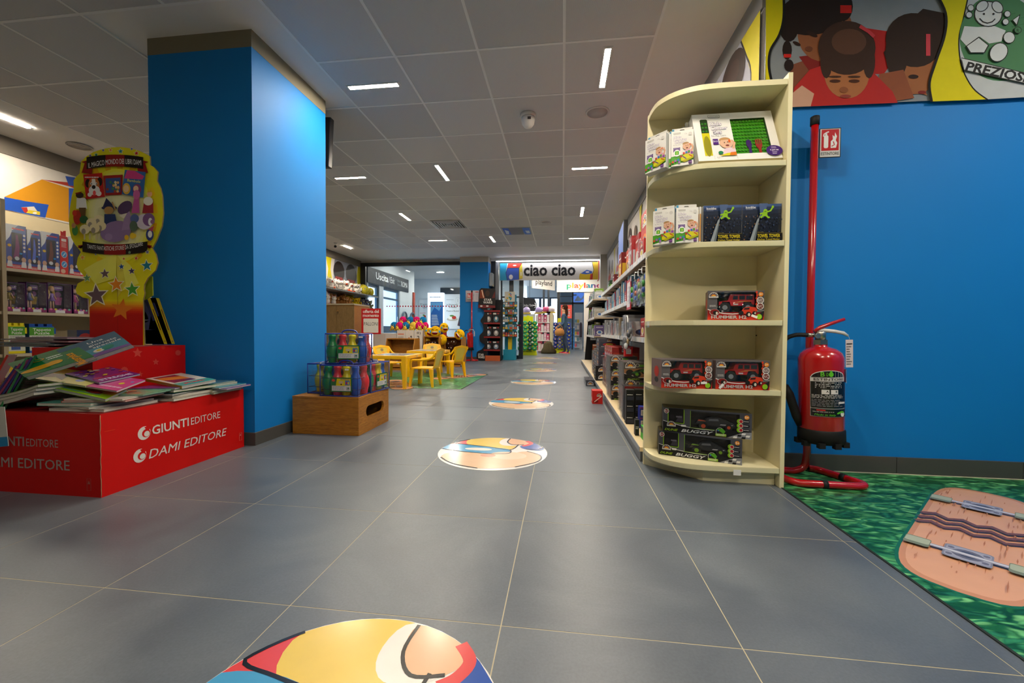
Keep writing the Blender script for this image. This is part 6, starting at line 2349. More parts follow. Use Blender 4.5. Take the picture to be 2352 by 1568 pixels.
# panel mural above: painted toy blocks
b = MB()
b.box(-5.699, 2.9, 1.99, -5.694, 5.4, 2.56, '#d5cfc6')
m_ = b.build('mural_panel', CARD, label='wall mural with large orange and blue toy blocks above the left shelving', cat='mural')
b = MB()
p = PXY(b, 0, x=-5.694)
p.poly([(96, -412), (158, -432), (158, -510), (140, -506), (60, -490), (30, -486), (10, -481), (10, -452)], '#c98a1a')
p.poly([(96, -412), (160, -428), (172, -433), (172, -420), (130, -416)], '#a83a2a')
p.poly([(158, -432), (172, -433), (200, -440), (200, -522), (158, -510)], '#2f55a8')
p.poly([(10, -452), (60, -462), (112, -470), (104, -500), (10, -481)], '#1f4fae')
p.poly([(48, -476), (78, -474), (92, -494), (56, -488)], '#d8d0c0')
p.poly([(48, -476), (62, -476), (66, -490), (56, -488)], '#b0302a')
p.poly([(66, -482), (92, -486), (92, -494), (60, -489)], '#d8c02a')
p.ell(80, -489, 5, 2.5, '#e6e2d8', 10)
p.poly([(150, -404), (200, -412), (200, -430), (158, -426)], '#2f4fa0')
b.build('print', CARD, m_)
# round flush ceiling speaker, smoke detector and so on
def disc(label, name, cat, x, y, prof, cols, extra=None, grp=None):
    o = thing(name, label, cat, (x, y, HC - .006), 0, grp)
    MB().lathe(prof[0], cols[0], 24).build('rim', PLAS, o)
    MB().lathe(prof[1], cols[1], 24).build('grille', PLAS, o)
    return o


SPK = ([(.105, 0), (.105, -.006), (.092, -.009), (.09, -.002)], [(.09, -.001), (.09, -.005), (0, -.006)])
disc('round flush ceiling speaker near the cream shelf', 'ceiling_speaker', 'speaker', .291, 3.758, SPK, ('#d6d5d3', '#aaa5a5'))
disc('round flush ceiling speaker over the left shelving', 'ceiling_speaker', 'speaker', -5.177, 3.829, SPK, ('#a8a29a', '#a09a92'))
disc('small round ceiling speaker far along beside the light panel', 'ceiling_speaker', 'speaker', -.306, 7.392, SPK, ('#d6d5d3', '#aaa5a5'))
o = thing('dome_camera', 'white dome camera hanging from a ceiling panel', 'camera', (-.327, 3.725, HC - .006))
MB().lathe([(.072, 0), (.072, -.02), (.066, -.028)], '#d8d6d2', 22).build('base', PLAS, o)
MB().lathe([(.060, -.026), (.062, -.05), (.055, -.085), (.036, -.112), (0, -.122)], '#e4e2de', 22).box(.0, -.064, -.07, .03, -.055, -.05, '#3a3a3a').build('dome', PLAS, o)
o = thing('security_camera', 'small bullet security camera at the far left ceiling', 'camera', (-5.10, 8.68, HC - .001))
MB().lathe([(.04, 0), (.04, -.02), (.015, -.03), (.015, -.06)], '#d8d6d2', 14).build('mount', PLAS, o)
b = MB().tube([(-.04, .06, -.075), (.03, -.06, -.09)], .035, '#d8d6d2', 12).tube([(.03, -.06, -.09), (.036, -.07, -.0915)], .027, '#101010', 12)
b.build('camera_body', PLAS, o)
# air vent with nested louvres
o = thing('air_vent', 'square louvred air vent in the ceiling above the aisle', 'vent', (-2.09, 7.335, HC - .008))
b = MB()
for k in range(6):
    r = .27 - .045 * k
    s_ = .018
    for q in ((-r, -r, r, -r + s_), (-r, r - s_, r, r), (-r, -r + s_, -r + s_, r - s_), (r - s_, -r + s_, r, r - s_)):
        b.box(q[0], q[1], -.012 - .003 * (k % 2), q[2], q[3], 0, '#b8b6b2')
b.build('louvres', PLAS, o)
MB().box(-.27, -.27, -.002, .27, .27, .0, '#1e1e20').build('duct', RUBBER, o)
# skylight-like luminaire showing blue picture
o = thing('ceiling_light', 'square ceiling light with blue and white panes and a dark middle', 'ceiling light', (-.90, 7.97, HC - .008))
MB().box(-.28, -.28, -.004, .28, .28, 0, '#9aa0a8').build('frame', PLAS, o)
b = MB()
p = PF(b, (-.26, .26, -.0045), X, -Y, 1, .0005)
p.poly([(0, 0), (.12, 0), (.16, .26), (.12, .52), (0, .52)], '#3f6ad8')
p.poly([(.4, 0), (.52, 0), (.52, .52), (.38, .52), (.36, .26)], '#3f78e0')
p.poly([(.02, .05), (.08, .05), (.10, .3), (.03, .4)], '#d8e6ff')
p.poly([(.44, .1), (.5, .1), (.5, .3), (.42, .3)], '#d8e6ff')
b.build('panes', emit_mat('blue_pane', '#5a8cf0', 1.0) if False else CARD, o)
b = MB()
b.poly([(-.14, -.26, -.0052), (-.14, .26, -.0052), (.12, .26, -.0052), (.12, -.26, -.0052)], '#4a5058')
b.build('diffuser', PLAS, o)
# hanging monitor beyond the column
o = thing('monitor', 'black monitor hung behind the blue column, seen edge on', 'monitor', (-2.18, 3.50, 2.47))
T_ = Matrix.Rotation(radians(3), 4, 'Y')
b = MB()
b.T = T_
b.box(-.40, -.03, -.22, .088, .03, .22, '#15161a')
b.build('casing', PLAS, o, .006)
b = MB().box(-.17, -.03, .2, -.14, .0, .27, '#26272a')
b.build('bracket', METAL, o)
# ================================================================ toy gondola along the right wall
go = thing('wall_gondola', 'long grey toy gondola with metal edged shelves along the right wall', 'shelf unit', (.8, 2.5, 0))
T0 = Matrix.Translation((-.8, -2.5, 0))


def GB():
    b = MB()
    b.T = T0
    return b


GRY = '#8b9096'
b = GB()
b.box(1.07, 2.51, 0, 1.10, 10.2, 1.98, GRY)
b.build('back_panel', LAMIN, go)
b = GB()
for j in range(60):
    for k in range(12):
        y, z = 2.7 + .12 * j, .62 + .1 * k
        b.box(1.0685, y, z, 1.07, y + .012, z + .03, '#2b3036')
b.build('slots', RUBBER, go)
for k in range(8):
    y0 = 2.50 + .96 * k
    b = GB()
    b.box(.470, y0 + .002, 0, .49, y0 + .958, .060, '#4a4e55')
    b.build('kick_plate', PLAS, go)
    b = GB()
    b.box(.466, y0 + .002, .06, 1.07, y0 + .958, .085, '#d8c39a')
    bo = b.build('base_board', LAMIN, go)
    b = GB()
    b.box(.462, y0 + .002, .055, .466, y0 + .958, .087, '#8d939b')
    b.build('price_strip', PLAS, bo)
for z, xf, segs in ((1.367, .62, ((2.95, 4.9), (4.92, 6.75))), (1.352, .52, ((7.3, 9.6),)), (1.065, .62, ((4.02, 5.3), (5.32, 6.75))), (1.03, .55, ((7.3, 9.4),)), (.724, .62, ((2.75, 4.7), (4.72, 6.75))), (.70, .55, ((7.3, 9.4),))):
    for a, c_ in segs:
        b = GB()
        b.box(xf, a, z - .022, 1.07, c_, z, '#a8947a')
        bo = b.build('shelf_board', LAMIN, go)
        b = GB()
        b.box(xf - .006, a, z - .03, xf, c_, z + .012, '#c9ccd0')
        n_ = int((c_ - a) / .11)
        for i in range(n_):
            b.box(xf - .0075, a + .02 + .11 * i, z - .026, xf - .006, a + .09 + .11 * i, z + .006, ('#e4e2dc', '#cfd6dc', '#d8cfc8')[i % 3])
        b.build('price_strip', PLAS, bo)
        for i in range(int((c_ - a) / .45)):
            y = a + .1 + .45 * i
            b = GB()
            b.extr([(xf + .03, y, z - .022), (1.07, y, z - .022), (1.07, y, z - .10), (xf + .1, y, z - .04)], (0, .006, 0), '#3a3c40')
            b.build('bracket', METAL, bo)


def ctn(label, x0, x1, y0, y1, z0, z1, col, af=None, as_=None, grp=None, clear=False, rot=0, name='toy_box', cat='toy box'):
    o = thing(name, label, cat, (x0, y0, z0), rot, grp)
    w, d, h = x1 - x0, y1 - y0, z1 - z0
    b = MB()
    if clear:
        b.box(.012, 0, 0, w, d, h, col)
    else:
        b.box(0, 0, 0, w, d, h, col)
    if af:
        af(PF(b, (0 if not clear else .012, 0, 0), X, Z), w if not clear else w - .012, h)
    if as_:
        as_(PF(b, (0 if not clear else .012, d, 0), -Y, Z), d, h)
    b.build('card_box', CARD, o)
    if clear:
        b = MB()
        b.poly([(0, 0, 0), (0, 0, h), (0, d, h), (0, d, 0)], '#ffffff')
        b.poly([(0, -.002, 0), (w, -.002, 0), (w, -.002, h), (0, -.002, h)], '#ffffff')
        b.poly([(0, 0, h + .001), (w, 0, h + .001), (w, d, h + .001), (0, d, h + .001)], '#ffffff')
        b.build('clear_sleeve', WRAP, o)
    return o


def buggy_art(p, w, h):
    p.rect(0, 0, w, h, '#55534f')
    p.poly([(0, h * .12), (w, h * .05), (w, h * .72), (0, h * .62)], '#b0784a')
    p.poly([(0, 0), (w, 0), (w, h * .12), (w * .45, h * .14), (0, h * .36)], '#131316')
    p.line([(0, h * .38), (w * .4, h * .17), (w, h * .13)], h * .025, '#e6e4e0')
    u = min(w, h * 1.4)
    for x, y, r in ((.22, .42, .15), (.50, .34, .16), (.78, .50, .12)):
        p.ell(u * x, h * y, u * r, h * r * 1.2, '#17181a', 12)
    p.poly([(u * .28, h * .42), (u * .5, h * .58), (u * .72, h * .66), (u * .86, h * .56), (u * .62, h * .46), (u * .42, h * .38)], '#2f6a3a')
    p.poly([(u * .4, h * .50), (u * .58, h * .62), (u * .70, h * .62), (u * .55, h * .48)], '#1b1c1e')
    for x, y in ((.50, .34), (.80, .50)):
        p.ell(u * x, h * y, u * .07, h * .085, '#6fb52a', 10)
    p.rect(u * .58, h * .76, u * .86, h * .88, '#5aa02e')
    p.ell(u * .52, h * .84, u * .07, h * .09, '#d8d4c8', 12)
    p.ell(u * .52, h * .84, u * .055, h * .075, '#4a4a44', 12)
    logo_motor(p, u * .24, h * .76, u * .20)
    p.text('BUGGY', u * .38, h * .03, h * .07, '#9fc83a', u * .5, 'c', .03, .3)


def plain_art(c1, c2_, logo=True, txt=None, seed=1):
    def f(p, w, h):
        R = random.Random(seed)
        p.rect(w * .04, h * .05, w * .96, h * .62, c1)
        p.ell(w * .5, h * .34, w * .32, h * .2, c2_, 12)
        p.ell(w * .5, h * .36, w * .18, h * .12, R.choice(['#d8d4cc', '#c8b83a', '#2a2a2e', '#3a6ab0']), 10)
        if logo:
            logo_motor(p, w * .5, h * .74, min(w, h) * .26)
        else:
            p.bars(w * .15, h * .74, w * .85, h * .86, 1, '#ece8e0', seed + 3, 1)
        p.bars(w * .1, h * .08, w * .9, h * .16, 1, '#e0dcd4', seed)
    return f


G1 = 'buggy boxes stacked on the gondola base'
for k in range(3):
    z0 = .086 + .1475 * k
    nm = ('bottom', 'middle', 'top')[k]
    ctn('%s buggy box of the near stack on the gondola base' % nm, .50 - .004 * k, .78, 3.42, 3.74, z0, z0 + .146, '#55534f', buggy_art, None, G1, True)
    ctn('%s buggy box of the second stack on the gondola base' % nm, .487 - .006 * k, .75, 4.22, 4.60, z0, z0 + .146, '#55534f', buggy_art, None, G1, True)
ctn('large dark grey toy box with rainbow arch logo on the gondola base', .475, .78, 3.27, 3.40, .086, .35, '#2b2b30', lambda p, w, h: (p.poly([(0, h), (w, h), (w, h * .93), (0, h * .93)], '#8a2a28'), logo_motor(p, w * .5, h * .76, w * .16), p.ell(w * .7, h * .45, .03, .02, '#5aa02e', 10)), None, None, True)
for i in range(2):
    for k in range(3):
        ctn('small black carton, %s in the %s column before the dark grey box' % (('lowest', 'middle', 'upper')[k], ('left', 'right')[i]), .478 + .068 * i, .538 + .068 * i, 3.12 + .02 * i, 3.19 + .02 * i, .086 + .086 * k, .171 + .086 * k, '#141519', lambda p, w, h: (p.rect(w * .1, h * .1, w * .9, h * .42, '#2c3140'), p.bars(w * .1, h * .5, w * .9, h * .64, 1, '#d8d8d8', 3)), None, 'small black cartons')
for k in range(2):
    ctn('%s purple and blue carton with barcode on the gondola base' % ('lower', 'upper')[k], .555, .625, 3.0, 3.07, .086 + .0765 * k, .162 + .0765 * k, '#22308a', lambda p, w, h: (p.rect(w * .12, h * .2, w * .82, h * .72, '#d8d0d8'), p.bars(w * .2, h * .25, w * .75, h * .65, 5, '#3a3438', 2), p.rect(0, h * .85, w, h, '#6a2a8a')), None, 'purple cartons')
for k, (x, y, z) in enumerate(((.515, 2.66, .086), (.585, 2.64, .086), (.533, 2.68, .170), (.60, 2.66, .170))):
    ctn('bright green small carton with barcode, ' + ('lower left', 'lower right', 'upper left', 'upper right')[k] + ' by the cream shelf', x, x + .062, y, y + .085, z, z + .083, '#3fae34', lambda p, w, h: (p.rect(w * .12, h * .1, w * .85, h * .55, '#dfe6dc'), p.bars(w * .2, h * .12, w * .8, h * .5, 5, '#4a5048', 4), p.rect(w * .1, h * .72, w * .9, h * .95, '#6ac85a')), lambda p, w, h: p.rect(w * .1, h * .5, w * .9, h * .95, '#555a58'), 'green cartons')
ctn('tiny black carton beside the green ones on the gondola base', .487, .512, 2.78, 2.83, .086, .19, '#17181c', lambda p, w, h: p.bars(w * .1, h * .4, w * .9, h * .6, 2, '#d8d8d8', 1))
ctn('small red carton with barcode standing on the second buggy stack', .62, .70, 4.20, 4.26, .53, .63, '#b81a20', lambda p, w, h: (p.rect(w * .2, h * .25, w * .8, h * .7, '#e6e0dc'), p.bars(w * .25, h * .3, w * .75, h * .65, 5, '#2a2626', 2)))
for k in range(4):
    ctn('dark red arch logo box, %s from the front behind the buggy stacks' % ORD[k], .56, .86, 4.72 + .21 * k, 4.92 + .21 * k, .44, .60, '#8a2420', plain_art('#a83a2a', '#c87a3a'), plain_art('#a83a2a', '#5a7ab0', True, None, 2), 'dark red boxes')
    ctn('dark red lower box, %s from the front under the arch logo boxes' % ORD[k], .53, .86, 4.72 + .21 * k, 4.92 + .21 * k, .086, .438, '#7a2020', plain_art('#7a2a24', '#8a3a3a'), plain_art('#6a2a2a', '#a84a3a', True, None, 4), 'dark red boxes', True)
for k in range(3):
    for j in range(3):
        ctn('silver window box with red car, %s of the %s column past the red boxes' % (('lowest', 'middle', 'top')[j], ('first', 'second', 'third')[k]), .50, .80, 5.85 + .42 * k, 6.22 + .42 * k, .298 + .128 * j - (.211 if k else 0), .424 + .128 * j - (.211 if k else 0), '#4a4a52', plain_art('#3a3e4a', '#b01c24'), plain_art('#3a3e4a', '#b01c24', False, None, 3), 'silver window boxes', True)
for k in range(2):
    ctn('%s flat black box with arch logo under the silver window boxes' % ('lower', 'upper')[k], .472, .75, 5.86, 6.18, .086 + .105 * k, .19 + .105 * k, '#17171b', lambda p, w, h: (logo_motor(p, w * .3, h * .35, h * .45), p.bars(w * .52, h * .3, w * .9, h * .6, 1, '#e0e0dc', 3)), plain_art('#1c1c22', '#3a3a40', False, None), 'flat black boxes')
ctn('flat silver box with arch logo on the floor against the kick plate', .33, .462, 5.9, 6.35, 0, .085, '#3a3c44', lambda p, w, h: (logo_motor(p, w * .5, h * .3, h * .5),), lambda p, w, h: (p.rect(w * .05, h * .1, w * .95, h * .5, '#8a9098'),), None, True)
ctn('red toy box standing alone on the floor by the gondola', .325, .435, 4.45, 4.60, 0, .14, '#c02018', lambda p, w, h: (logo_motor(p, w * .65, h * .62, w * .22), p.ell(w * .35, h * .2, w * .25, h * .12, '#7a1410', 12), p.line([(w * .2, h * .15), (w * .9, h * .6)], h * .06, '#e8c0a8')), lambda p, w, h: p.ell(w * .5, h * .3, w * .3, h * .2, '#e0c8b8', 12))
# top shelf
R_ = random.Random(33)
y = 3.32
TOP = [('big red arcade style box with round badges', .30, .40, '#a81418', '#c02a20', '#d87a2a'), ('red boxed tractor with clear front', .24, .25, '#b01a1c', '#8a1a1a', '#c8c8cc'), ('crimson box with white stripe', .20, .34, '#9a1418', '#c83a2a', '#d8d4d0'), ('tall narrow red box with silver toy', .15, .36, '#b0181c', '#c9c9cc', '#8a2a28'), ('orange and red box', .22, .28, '#c03a1c', '#d8802a', '#2a2a2e'), ('silver blister pack with red card', .16, .24, '#8f9298', '#b02a2a', '#c9ccd2'), ('dark red box with yellow flash', .20, .32, '#7a1214', '#d8b02a', '#c04a2a'), ('grey box with arch logo', .18, .20, '#6a6c72', '#3a3c42', '#c9c9c9'), ('silver toy in a clear box', .16, .18, '#9a9da4', '#d2d4d8', '#5a5c62'), ('maroon small box', .15, .16, '#5a1418', '#8a2a2c', '#c9b8a8'), ('white and grey pack', .15, .17, '#c4c6ca', '#8f959c', '#3a4a6a'), ('brown figure pack', .14, .16, '#6a4a34', '#8a6a4a', '#c9b08a'), ('dark green capped jar pack', .13, .15, '#1f3a24', '#6fae2a', '#d8e0d8'), ('black capped jar pack with green label', .13, .16, '#17211a', '#5a9a2a', '#c9d6c9')]
for k, (nm, w_, h_, c1, c2_, c3) in enumerate(TOP):
    if y + w_ > 6.72:
        break
    ctn(nm + ' on the top shelf of the gondola', .66 + .02 * (k % 3), .92, y, y + w_, 1.3675, 1.3675 + h_, c1, plain_art(c2_, c3, k in (0, 7), None, k), plain_art(c2_, c3, k in (0, 7), None, k), 'boxes on the top gondola shelf', k in (1, 3, 5, 8))
    y += w_ + .035
ctn('red box low in front on the top shelf beside the arcade style box', .635, .655, 3.35, 3.55, 1.3675, 1.52, '#b01a1e', None, plain_art('#8a1a1a', '#d8d4cc', True), None)
# middle shelf: slim blue boxes
for k in range(17):
    w_ = (.10, .07, .12)[k % 3]
    y0 = 4.10 + .15 * k
    h_ = .27 - .006 * k + (.05 if k in (1, 4) else 0)
    cl = ('#6aa6c8', '#c8a89a', '#4f8fb8', '#7fb8d2', '#b83a4a', '#c9ccd6')[(k * 5) % 6]
    ctn('%s slim toy box, %s from the near end of the middle shelf' % ({'#6aa6c8': 'sky blue', '#c8a89a': 'pinkish beige', '#4f8fb8': 'blue', '#7fb8d2': 'pale blue', '#b83a4a': 'crimson', '#c9ccd6': 'silver grey'}[cl], (ORD + ['last'])[k]), .66, .86, y0, y0 + w_, 1.0655, 1.0655 + h_, cl, plain_art('#4a7a9a', '#c8d8e0', False, None, k), lambda p, w, h, k=k: (p.rect(w * .1, h * .55, w * .9, h * .92, ('#d8c8b8', '#9ac8e0', '#3a5a8a')[k % 3]), p.rect(w * .1, h * .08, w * .9, h * .5, ('#8ac0dc', '#5f9fc4', '#c06a6a')[k % 3]), p.bars(w * .15, h * .1, w * .85, h * .4, 4, '#dfeaf0', k)), 'slim boxes on the middle gondola shelf')
# hooks with blister packs
for k, y0 in enumerate((3.22, 3.37, 3.53, 3.72)):
    b = GB()
    b.tube([(1.07, y0, 1.235), (.64, y0, 1.235), (.62, y0, 1.25)], .004, '#c9ccd0', 6)
    b.tube([(1.07, y0, 1.275), (.60, y0, 1.275), (.595, y0, 1.262)], .003, '#c9ccd0', 6)
    b.box(.594, y0 - .018, 1.225, .597, y0 + .018, 1.265, '#dfe2e4')
    b.build('hook', METAL, go)


def blister(label, x, y0, z, w, h, card, toy, toy2, grp, rot=0):
    """pack hanging on a peg, front towards -X"""
    o = thing('blister_pack', label, 'blister pack', (x, y0, z), rot, grp)
    b = MB().box(0, -w / 2, -h, .0016, w / 2, 0, card)
    p = PF(b, (0, w / 2, -h), -Y, Z)
    p.rect(w * .05, h * .8, w * .95, h * .95, toy2)
    p.rect(w * .38, h * .965, w * .62, h * .985, '#2a2a2a')
    p.bars(w * .1, h * .03, w * .9, h * .12, 2, '#d8d8d8', 2)
    b.build('backing_card', GLOSSY, o)
    b = MB()
    b.ball((-.018, 0, -h * .36), (.016, w * .22, h * .12), toy, 10, 6)
    b.ball((-.016, 0, -h * .56), (.015, w * .26, h * .10), toy2, 10, 6)
    b.ball((-.016, 0, -h * .74), (.014, w * .18, h * .09), toy, 10, 6)
    b.build('toy', PLAS, o)
    b = MB()
    x0, x1, a, c_ = -.036, -.0005, -w * .42, w * .42
    b.box(x0, a, -h * .88, x1, c_, -h * .22, '#ffffff')
    b.build('bubble', FILM, o)
    return o


for k, (y0, cd_, t1, t2, nm) in enumerate(((3.22, '#9aa8a0', '#2f9a3a', '#2a5ac0', 'green and blue toy'), (3.37, '#5a6a3a', '#7fb02a', '#c9d0c4', 'lime green toy'), (3.53, '#3a6aa8', '#2a6ac8', '#d86a3a', 'blue toy'), (3.72, '#c4ccc8', '#4fae2a', '#1f6ac8', 'bright green toy'))):
    for j in range(4):
        blister('blister pack with %s, %s on its peg beside the cream shelf' % (nm, ('front', 'second', 'third', 'rearmost')[j]), .625 + .05 * j, y0, 1.23, .125, .23, cd_, t1, t2, 'blister packs on pegs')
for k in range(4):
    blister('%s pack, %s of four hanging under the upper pegs by the cream shelf' % (('red and white', 'grey', 'silver', 'pink')[k], ORD[k]), .66 + .06 * k, 3.08, 1.30, .10, .20, ('#b8a0a8', '#8a8c92', '#c4c8cc', '#c88a9a')[k], '#8a8c94', '#c03a4a', 'small packs by the cream shelf')
# framed price sign
o = thing('price_sign', 'red framed white price sign clipped to the middle gondola shelf', 'sign', (.60, 3.84, 1.115))
MB().box(-.004, -.105, -.135, .004, .105, .135, '#c41a2a').build('frame', PLAS, o)
b = MB()
PF(b, (-.004, .105, -.135), -Y, Z).rect(.022, .022, .188, .248, '#e2e0e4').bars(.04, .06, .17, .22, 4, '#c8c6cc', 2)
b.build('printed_sheet', CARD, o)
# lower shelf goods
LOW = [('white robot figure pack', '#d8d8d6', '#3a4a6a'), ('grey robot figure pack', '#a8a8ac', '#4a4c52'), ('white and black mask pack', '#e0deda', '#1c1c20'), ('pale blue boxed figure', '#9ab4cc', '#d8d4c8'), ('tan figure pack', '#b8a078', '#6a5438'), ('silver boxed vehicle', '#b4b8be', '#5a5e66'), ('white boxed vehicle', '#dcdad6', '#8a3a34'), ('dark grey figure box', '#4a4c54', '#b8bcc4'), ('pinkish card pack', '#c4a4a4', '#8a4a4a'), ('light grey tall pack', '#c0c2c6', '#6a7078')]
for k in range(14):
    nm, c1, c3 = LOW[k % 10]
    y0 = 3.98 + .195 * k
    h_ = .15 + .10 * ((k * 7) % 5) / 5
    ctn(('second ' if k > 9 else '') + nm + ' on the lower gondola shelf', .64 + .02 * (k % 2), .84, y0, y0 + .15, .7245, .7245 + h_, c1, plain_art(c1, c3, False, None, k), lambda p, w, h, c1=c1, c3=c3: (p.rect(w * .08, h * .5, w * .92, h * .94, shade(c1, .6)), p.ell(w * .5, h * .4, w * .25, h * .26, c3, 10), p.ell(w * .5, h * .72, w * .14, h * .13, shade(c3, 1.6), 10)), 'packs on the lower gondola shelf', k % 2 == 0)
ctn('flat red header box with white letters on the lower shelf behind the clear bag', .70, .95, 3.62, 3.80, .7245, .90, '#b01c1c', lambda p, w, h: (p.bars(w * .1, h * .55, w * .9, h * .8, 2, '#ecd8d0', 3), p.ell(w * .2, h * .3, .03, .03, '#e0c8b0', 10)), plain_art('#8a1a1a', '#d8d4cc', False, None))
for k in range(3):
    ctn('%s yellow and red pack at the near end of the lower shelf' % ('lower', 'middle', 'upper')[k], .64, .74, 3.14, 3.28, .7245 + .085 * k, .808 + .085 * k, ('#c8a83a', '#b8322a', '#c9b48a')[k], plain_art('#b8322a', '#d8c83a', False, None, k), plain_art('#d8b83a', '#3a5a2a', False, None, k), 'yellow and red packs')
# loose clear bag hanging from the lower shelf
o = thing('clear_toy_bag', 'crumpled clear plastic bag of small toys hanging off the lower shelf', 'plastic bag', (.545, 3.58, .885))
b = MB()
R2_ = random.Random(4)
n_, m_ = 16, 10
rows = []
for i in range(m_):
    v = i / (m_ - 1)
    row = []
    for j in range(n_):
        a = 2 * pi * j / n_
        rr = (.055 + .045 * sin(pi * min(1, v * 1.15)) + .012 * R2_.uniform(-1, 1)) * (.35 if i == m_ - 1 else 1)
        row.append(b.av((cos(a) * rr * .62, sin(a) * rr * 1.05, -.02 - .25 * v)))
    rows.append(row)
for i in range(m_ - 1):
    for j in range(n_):
        b.face((rows[i][j], rows[i][(j + 1) % n_], rows[i + 1][(j + 1) % n_], rows[i + 1][j]), '#ffffff', True)
b.build('film', WRAP, o)
MB().tube(curve([(0, -.05, -.03), (0, -.03, .02), (0, .03, .02), (0, .05, -.03)], 5), .006, '#dfe2e6', 6).build('handle', PLAS, o)
for k in range(9):
    MB().ball((0, 0, 0), (.018, .024, .028), ('#7a7c80', '#b8a078', '#3a4048', '#c9ccd0', '#8a6a4a')[k % 5], 8, 5).build('small_toy', PLAS, o, loc=(R2_.uniform(-.025, .025), R2_.uniform(-.055, .055), -.10 - .016 * k))
# far shelves
for row, (z0, y0) in enumerate(((1.3525, 7.4), (1.0305, 7.4), (.7005, 7.4))):
    for k in range(8):
        yy = y0 + .25 * k
        h_ = .14 + .08 * ((k * 3 + row) % 4) / 3
        c1 = ('#b8bcc2', '#7fa83a', '#8a8f98', '#c9c4b8', '#5a8a5a', '#d8dadd', '#6a5a8a', '#3a3c42')[(k + 3 * row) % 8]
        nm = {'#b8bcc2': 'silver', '#7fa83a': 'lime green', '#8a8f98': 'grey', '#c9c4b8': 'cream', '#5a8a5a': 'sage green', '#d8dadd': 'white', '#6a5a8a': 'violet', '#3a3c42': 'charcoal'}[c1]
        ctn('%s pack on the far gondola shelves, %s row' % (nm, ('top', 'middle', 'bottom')[row]), .57, .74, yy, yy + .16, z0, z0 + h_, c1, plain_art(shade(c1, .7), '#c8ccd0', False, None, k), plain_art(shade(c1, .7), '#c8ccd0', False, None, k + 1), 'packs on the far gondola shelves', k % 2 == 1)
# black leaning display panel with hanging bags
o = thing('leaning_panel', 'tall black leaning display panel with dark red top at the gondola far end', 'display stand', (.55, 10.3, 0))
b = MB()
b.extr([(0, 0, 0), (.50, 0, 0), (.42, .10, 1.30), (.10, .10, 1.30)], (0, .03, 0), '#0d0d0f')
b.build('board', MATTE, o)
b = MB().extr([(.10, .098, 1.30), (.30, .098, 1.30), (.33, .115, 1.50), (.11, .115, 1.52)], (0, .03, 0), '#5a1c1a')
b.build('header_panel', MATTE, o)
b = MB().tube([(.25, .45, 0), (.25, .14, 1.1)], .02, '#1a1a1c', 8)
b.build('prop_leg', RUBBER, o)
for k, (x, z, cl, t_) in enumerate(((.22, 1.22, '#a8b02a', 'yellow green'), (.30, 1.05, '#8a7a3a', 'olive'), (.20, .72, '#8a8c90', 'silver'), (.34, .85, '#6a6a50', 'khaki'), (.26, .42, '#c8642a', 'orange'), (.36, .40, '#3a3a3e', 'black'))):
    blister(t_ + ' small toy pack hanging on the black leaning panel', .55 + x, 10.24 - .0, z + .05, .14, .20, cl, shade(cl, .6), '#c9c4b0', 'packs on the leaning panel', radians(78))

# wall television
o = thing('monitor', 'flat black television with blue screen on a bracket above the gondola', 'monitor', (.86, 6.2, 2.07), radians(-3))
b = MB().box(-.02, -.42, -.25, .04, .42, .25, '#121316')
b.build('casing', PLAS, o, .008)
b = MB().poly([(-.0205, -.39, -.22), (-.0205, -.39, .23), (-.0205, .39, .23), (-.0205, .39, -.22)], '#4a78c8')
b.build('screen', SCREEN, o)
MB().box(.04, -.05, -.05, .238, .05, .05, '#2a2b2e').box(0, -.02, .25, .02, .0, .29, '#2a2b2e').build('bracket', METAL, o)

# ---------------------------------------------------------------- photo murals on the right
SKN = ['#8a5638', '#a06a48', '#b07c58']


def kid(p, x, y, r, hair, skin, red, look=0, fringe=True, dim=1.0):
    """plain printed child's head and shoulders seen from slightly above"""
    p.poly([(x - r * 1.7, y - r * 2.4), (x - r * 1.3, y - r * 1.1), (x - r * .5, y - r * .75), (x + r * .6, y - r * .75), (x + r * 1.35, y - r * 1.1), (x + r * 1.7, y - r * 2.4)], red)
    p.ell(x + look * r * .1, y - r * .15, r * .82, r * .98, shade(skin, .8), 22)
    p.ell(x + look * r * .12, y - r * .22, r * .72, r * .88, skin, 22)
    p.ell(x - look * r * .12, y + r * .35, r * 1.0, r * .82, hair, 24)
    p.ell(x - look * r * .5, y + r * .02, r * .55, r * .85, hair, 18)
    p.ell(x - look * r * .2, y + r * .5, r * .55, r * .4, shade(hair, 1.7), 18)
    for s in (-1, 1):
        ex = x + look * r * .25 + s * r * .30
        p.ell(ex, y - r * .33, r * .13, r * .045, '#2a1810', 10)
        p.ell(ex, y - r * .18, r * .17, r * .03, shade(hair, .8), 10)
    p.ell(x + look * r * .32, y - r * .52, r * .11, r * .07, shade(skin, .72), 10)
    p.ell(x + look * r * .28, y - r * .76, r * .18, r * .05, '#7a3028', 10)


b = MB()
b.box(1.113, 2.468, 2.033, 3.29, 2.4795, 2.741, '#6a6c6e')
mu = b.build('mural_panel', CARD, label='wall mural photograph of dark haired children in red with yellow curved bands', cat='mural')
b = MB()
p = PXY(b, 2.468, .0006, .0002)
GYB = '#84888c'
p.poly([(1759, 60), (2420, 60), (2420, -218), (1814, -246), (1759, -249)], GYB)
RDK = '#a8201c'
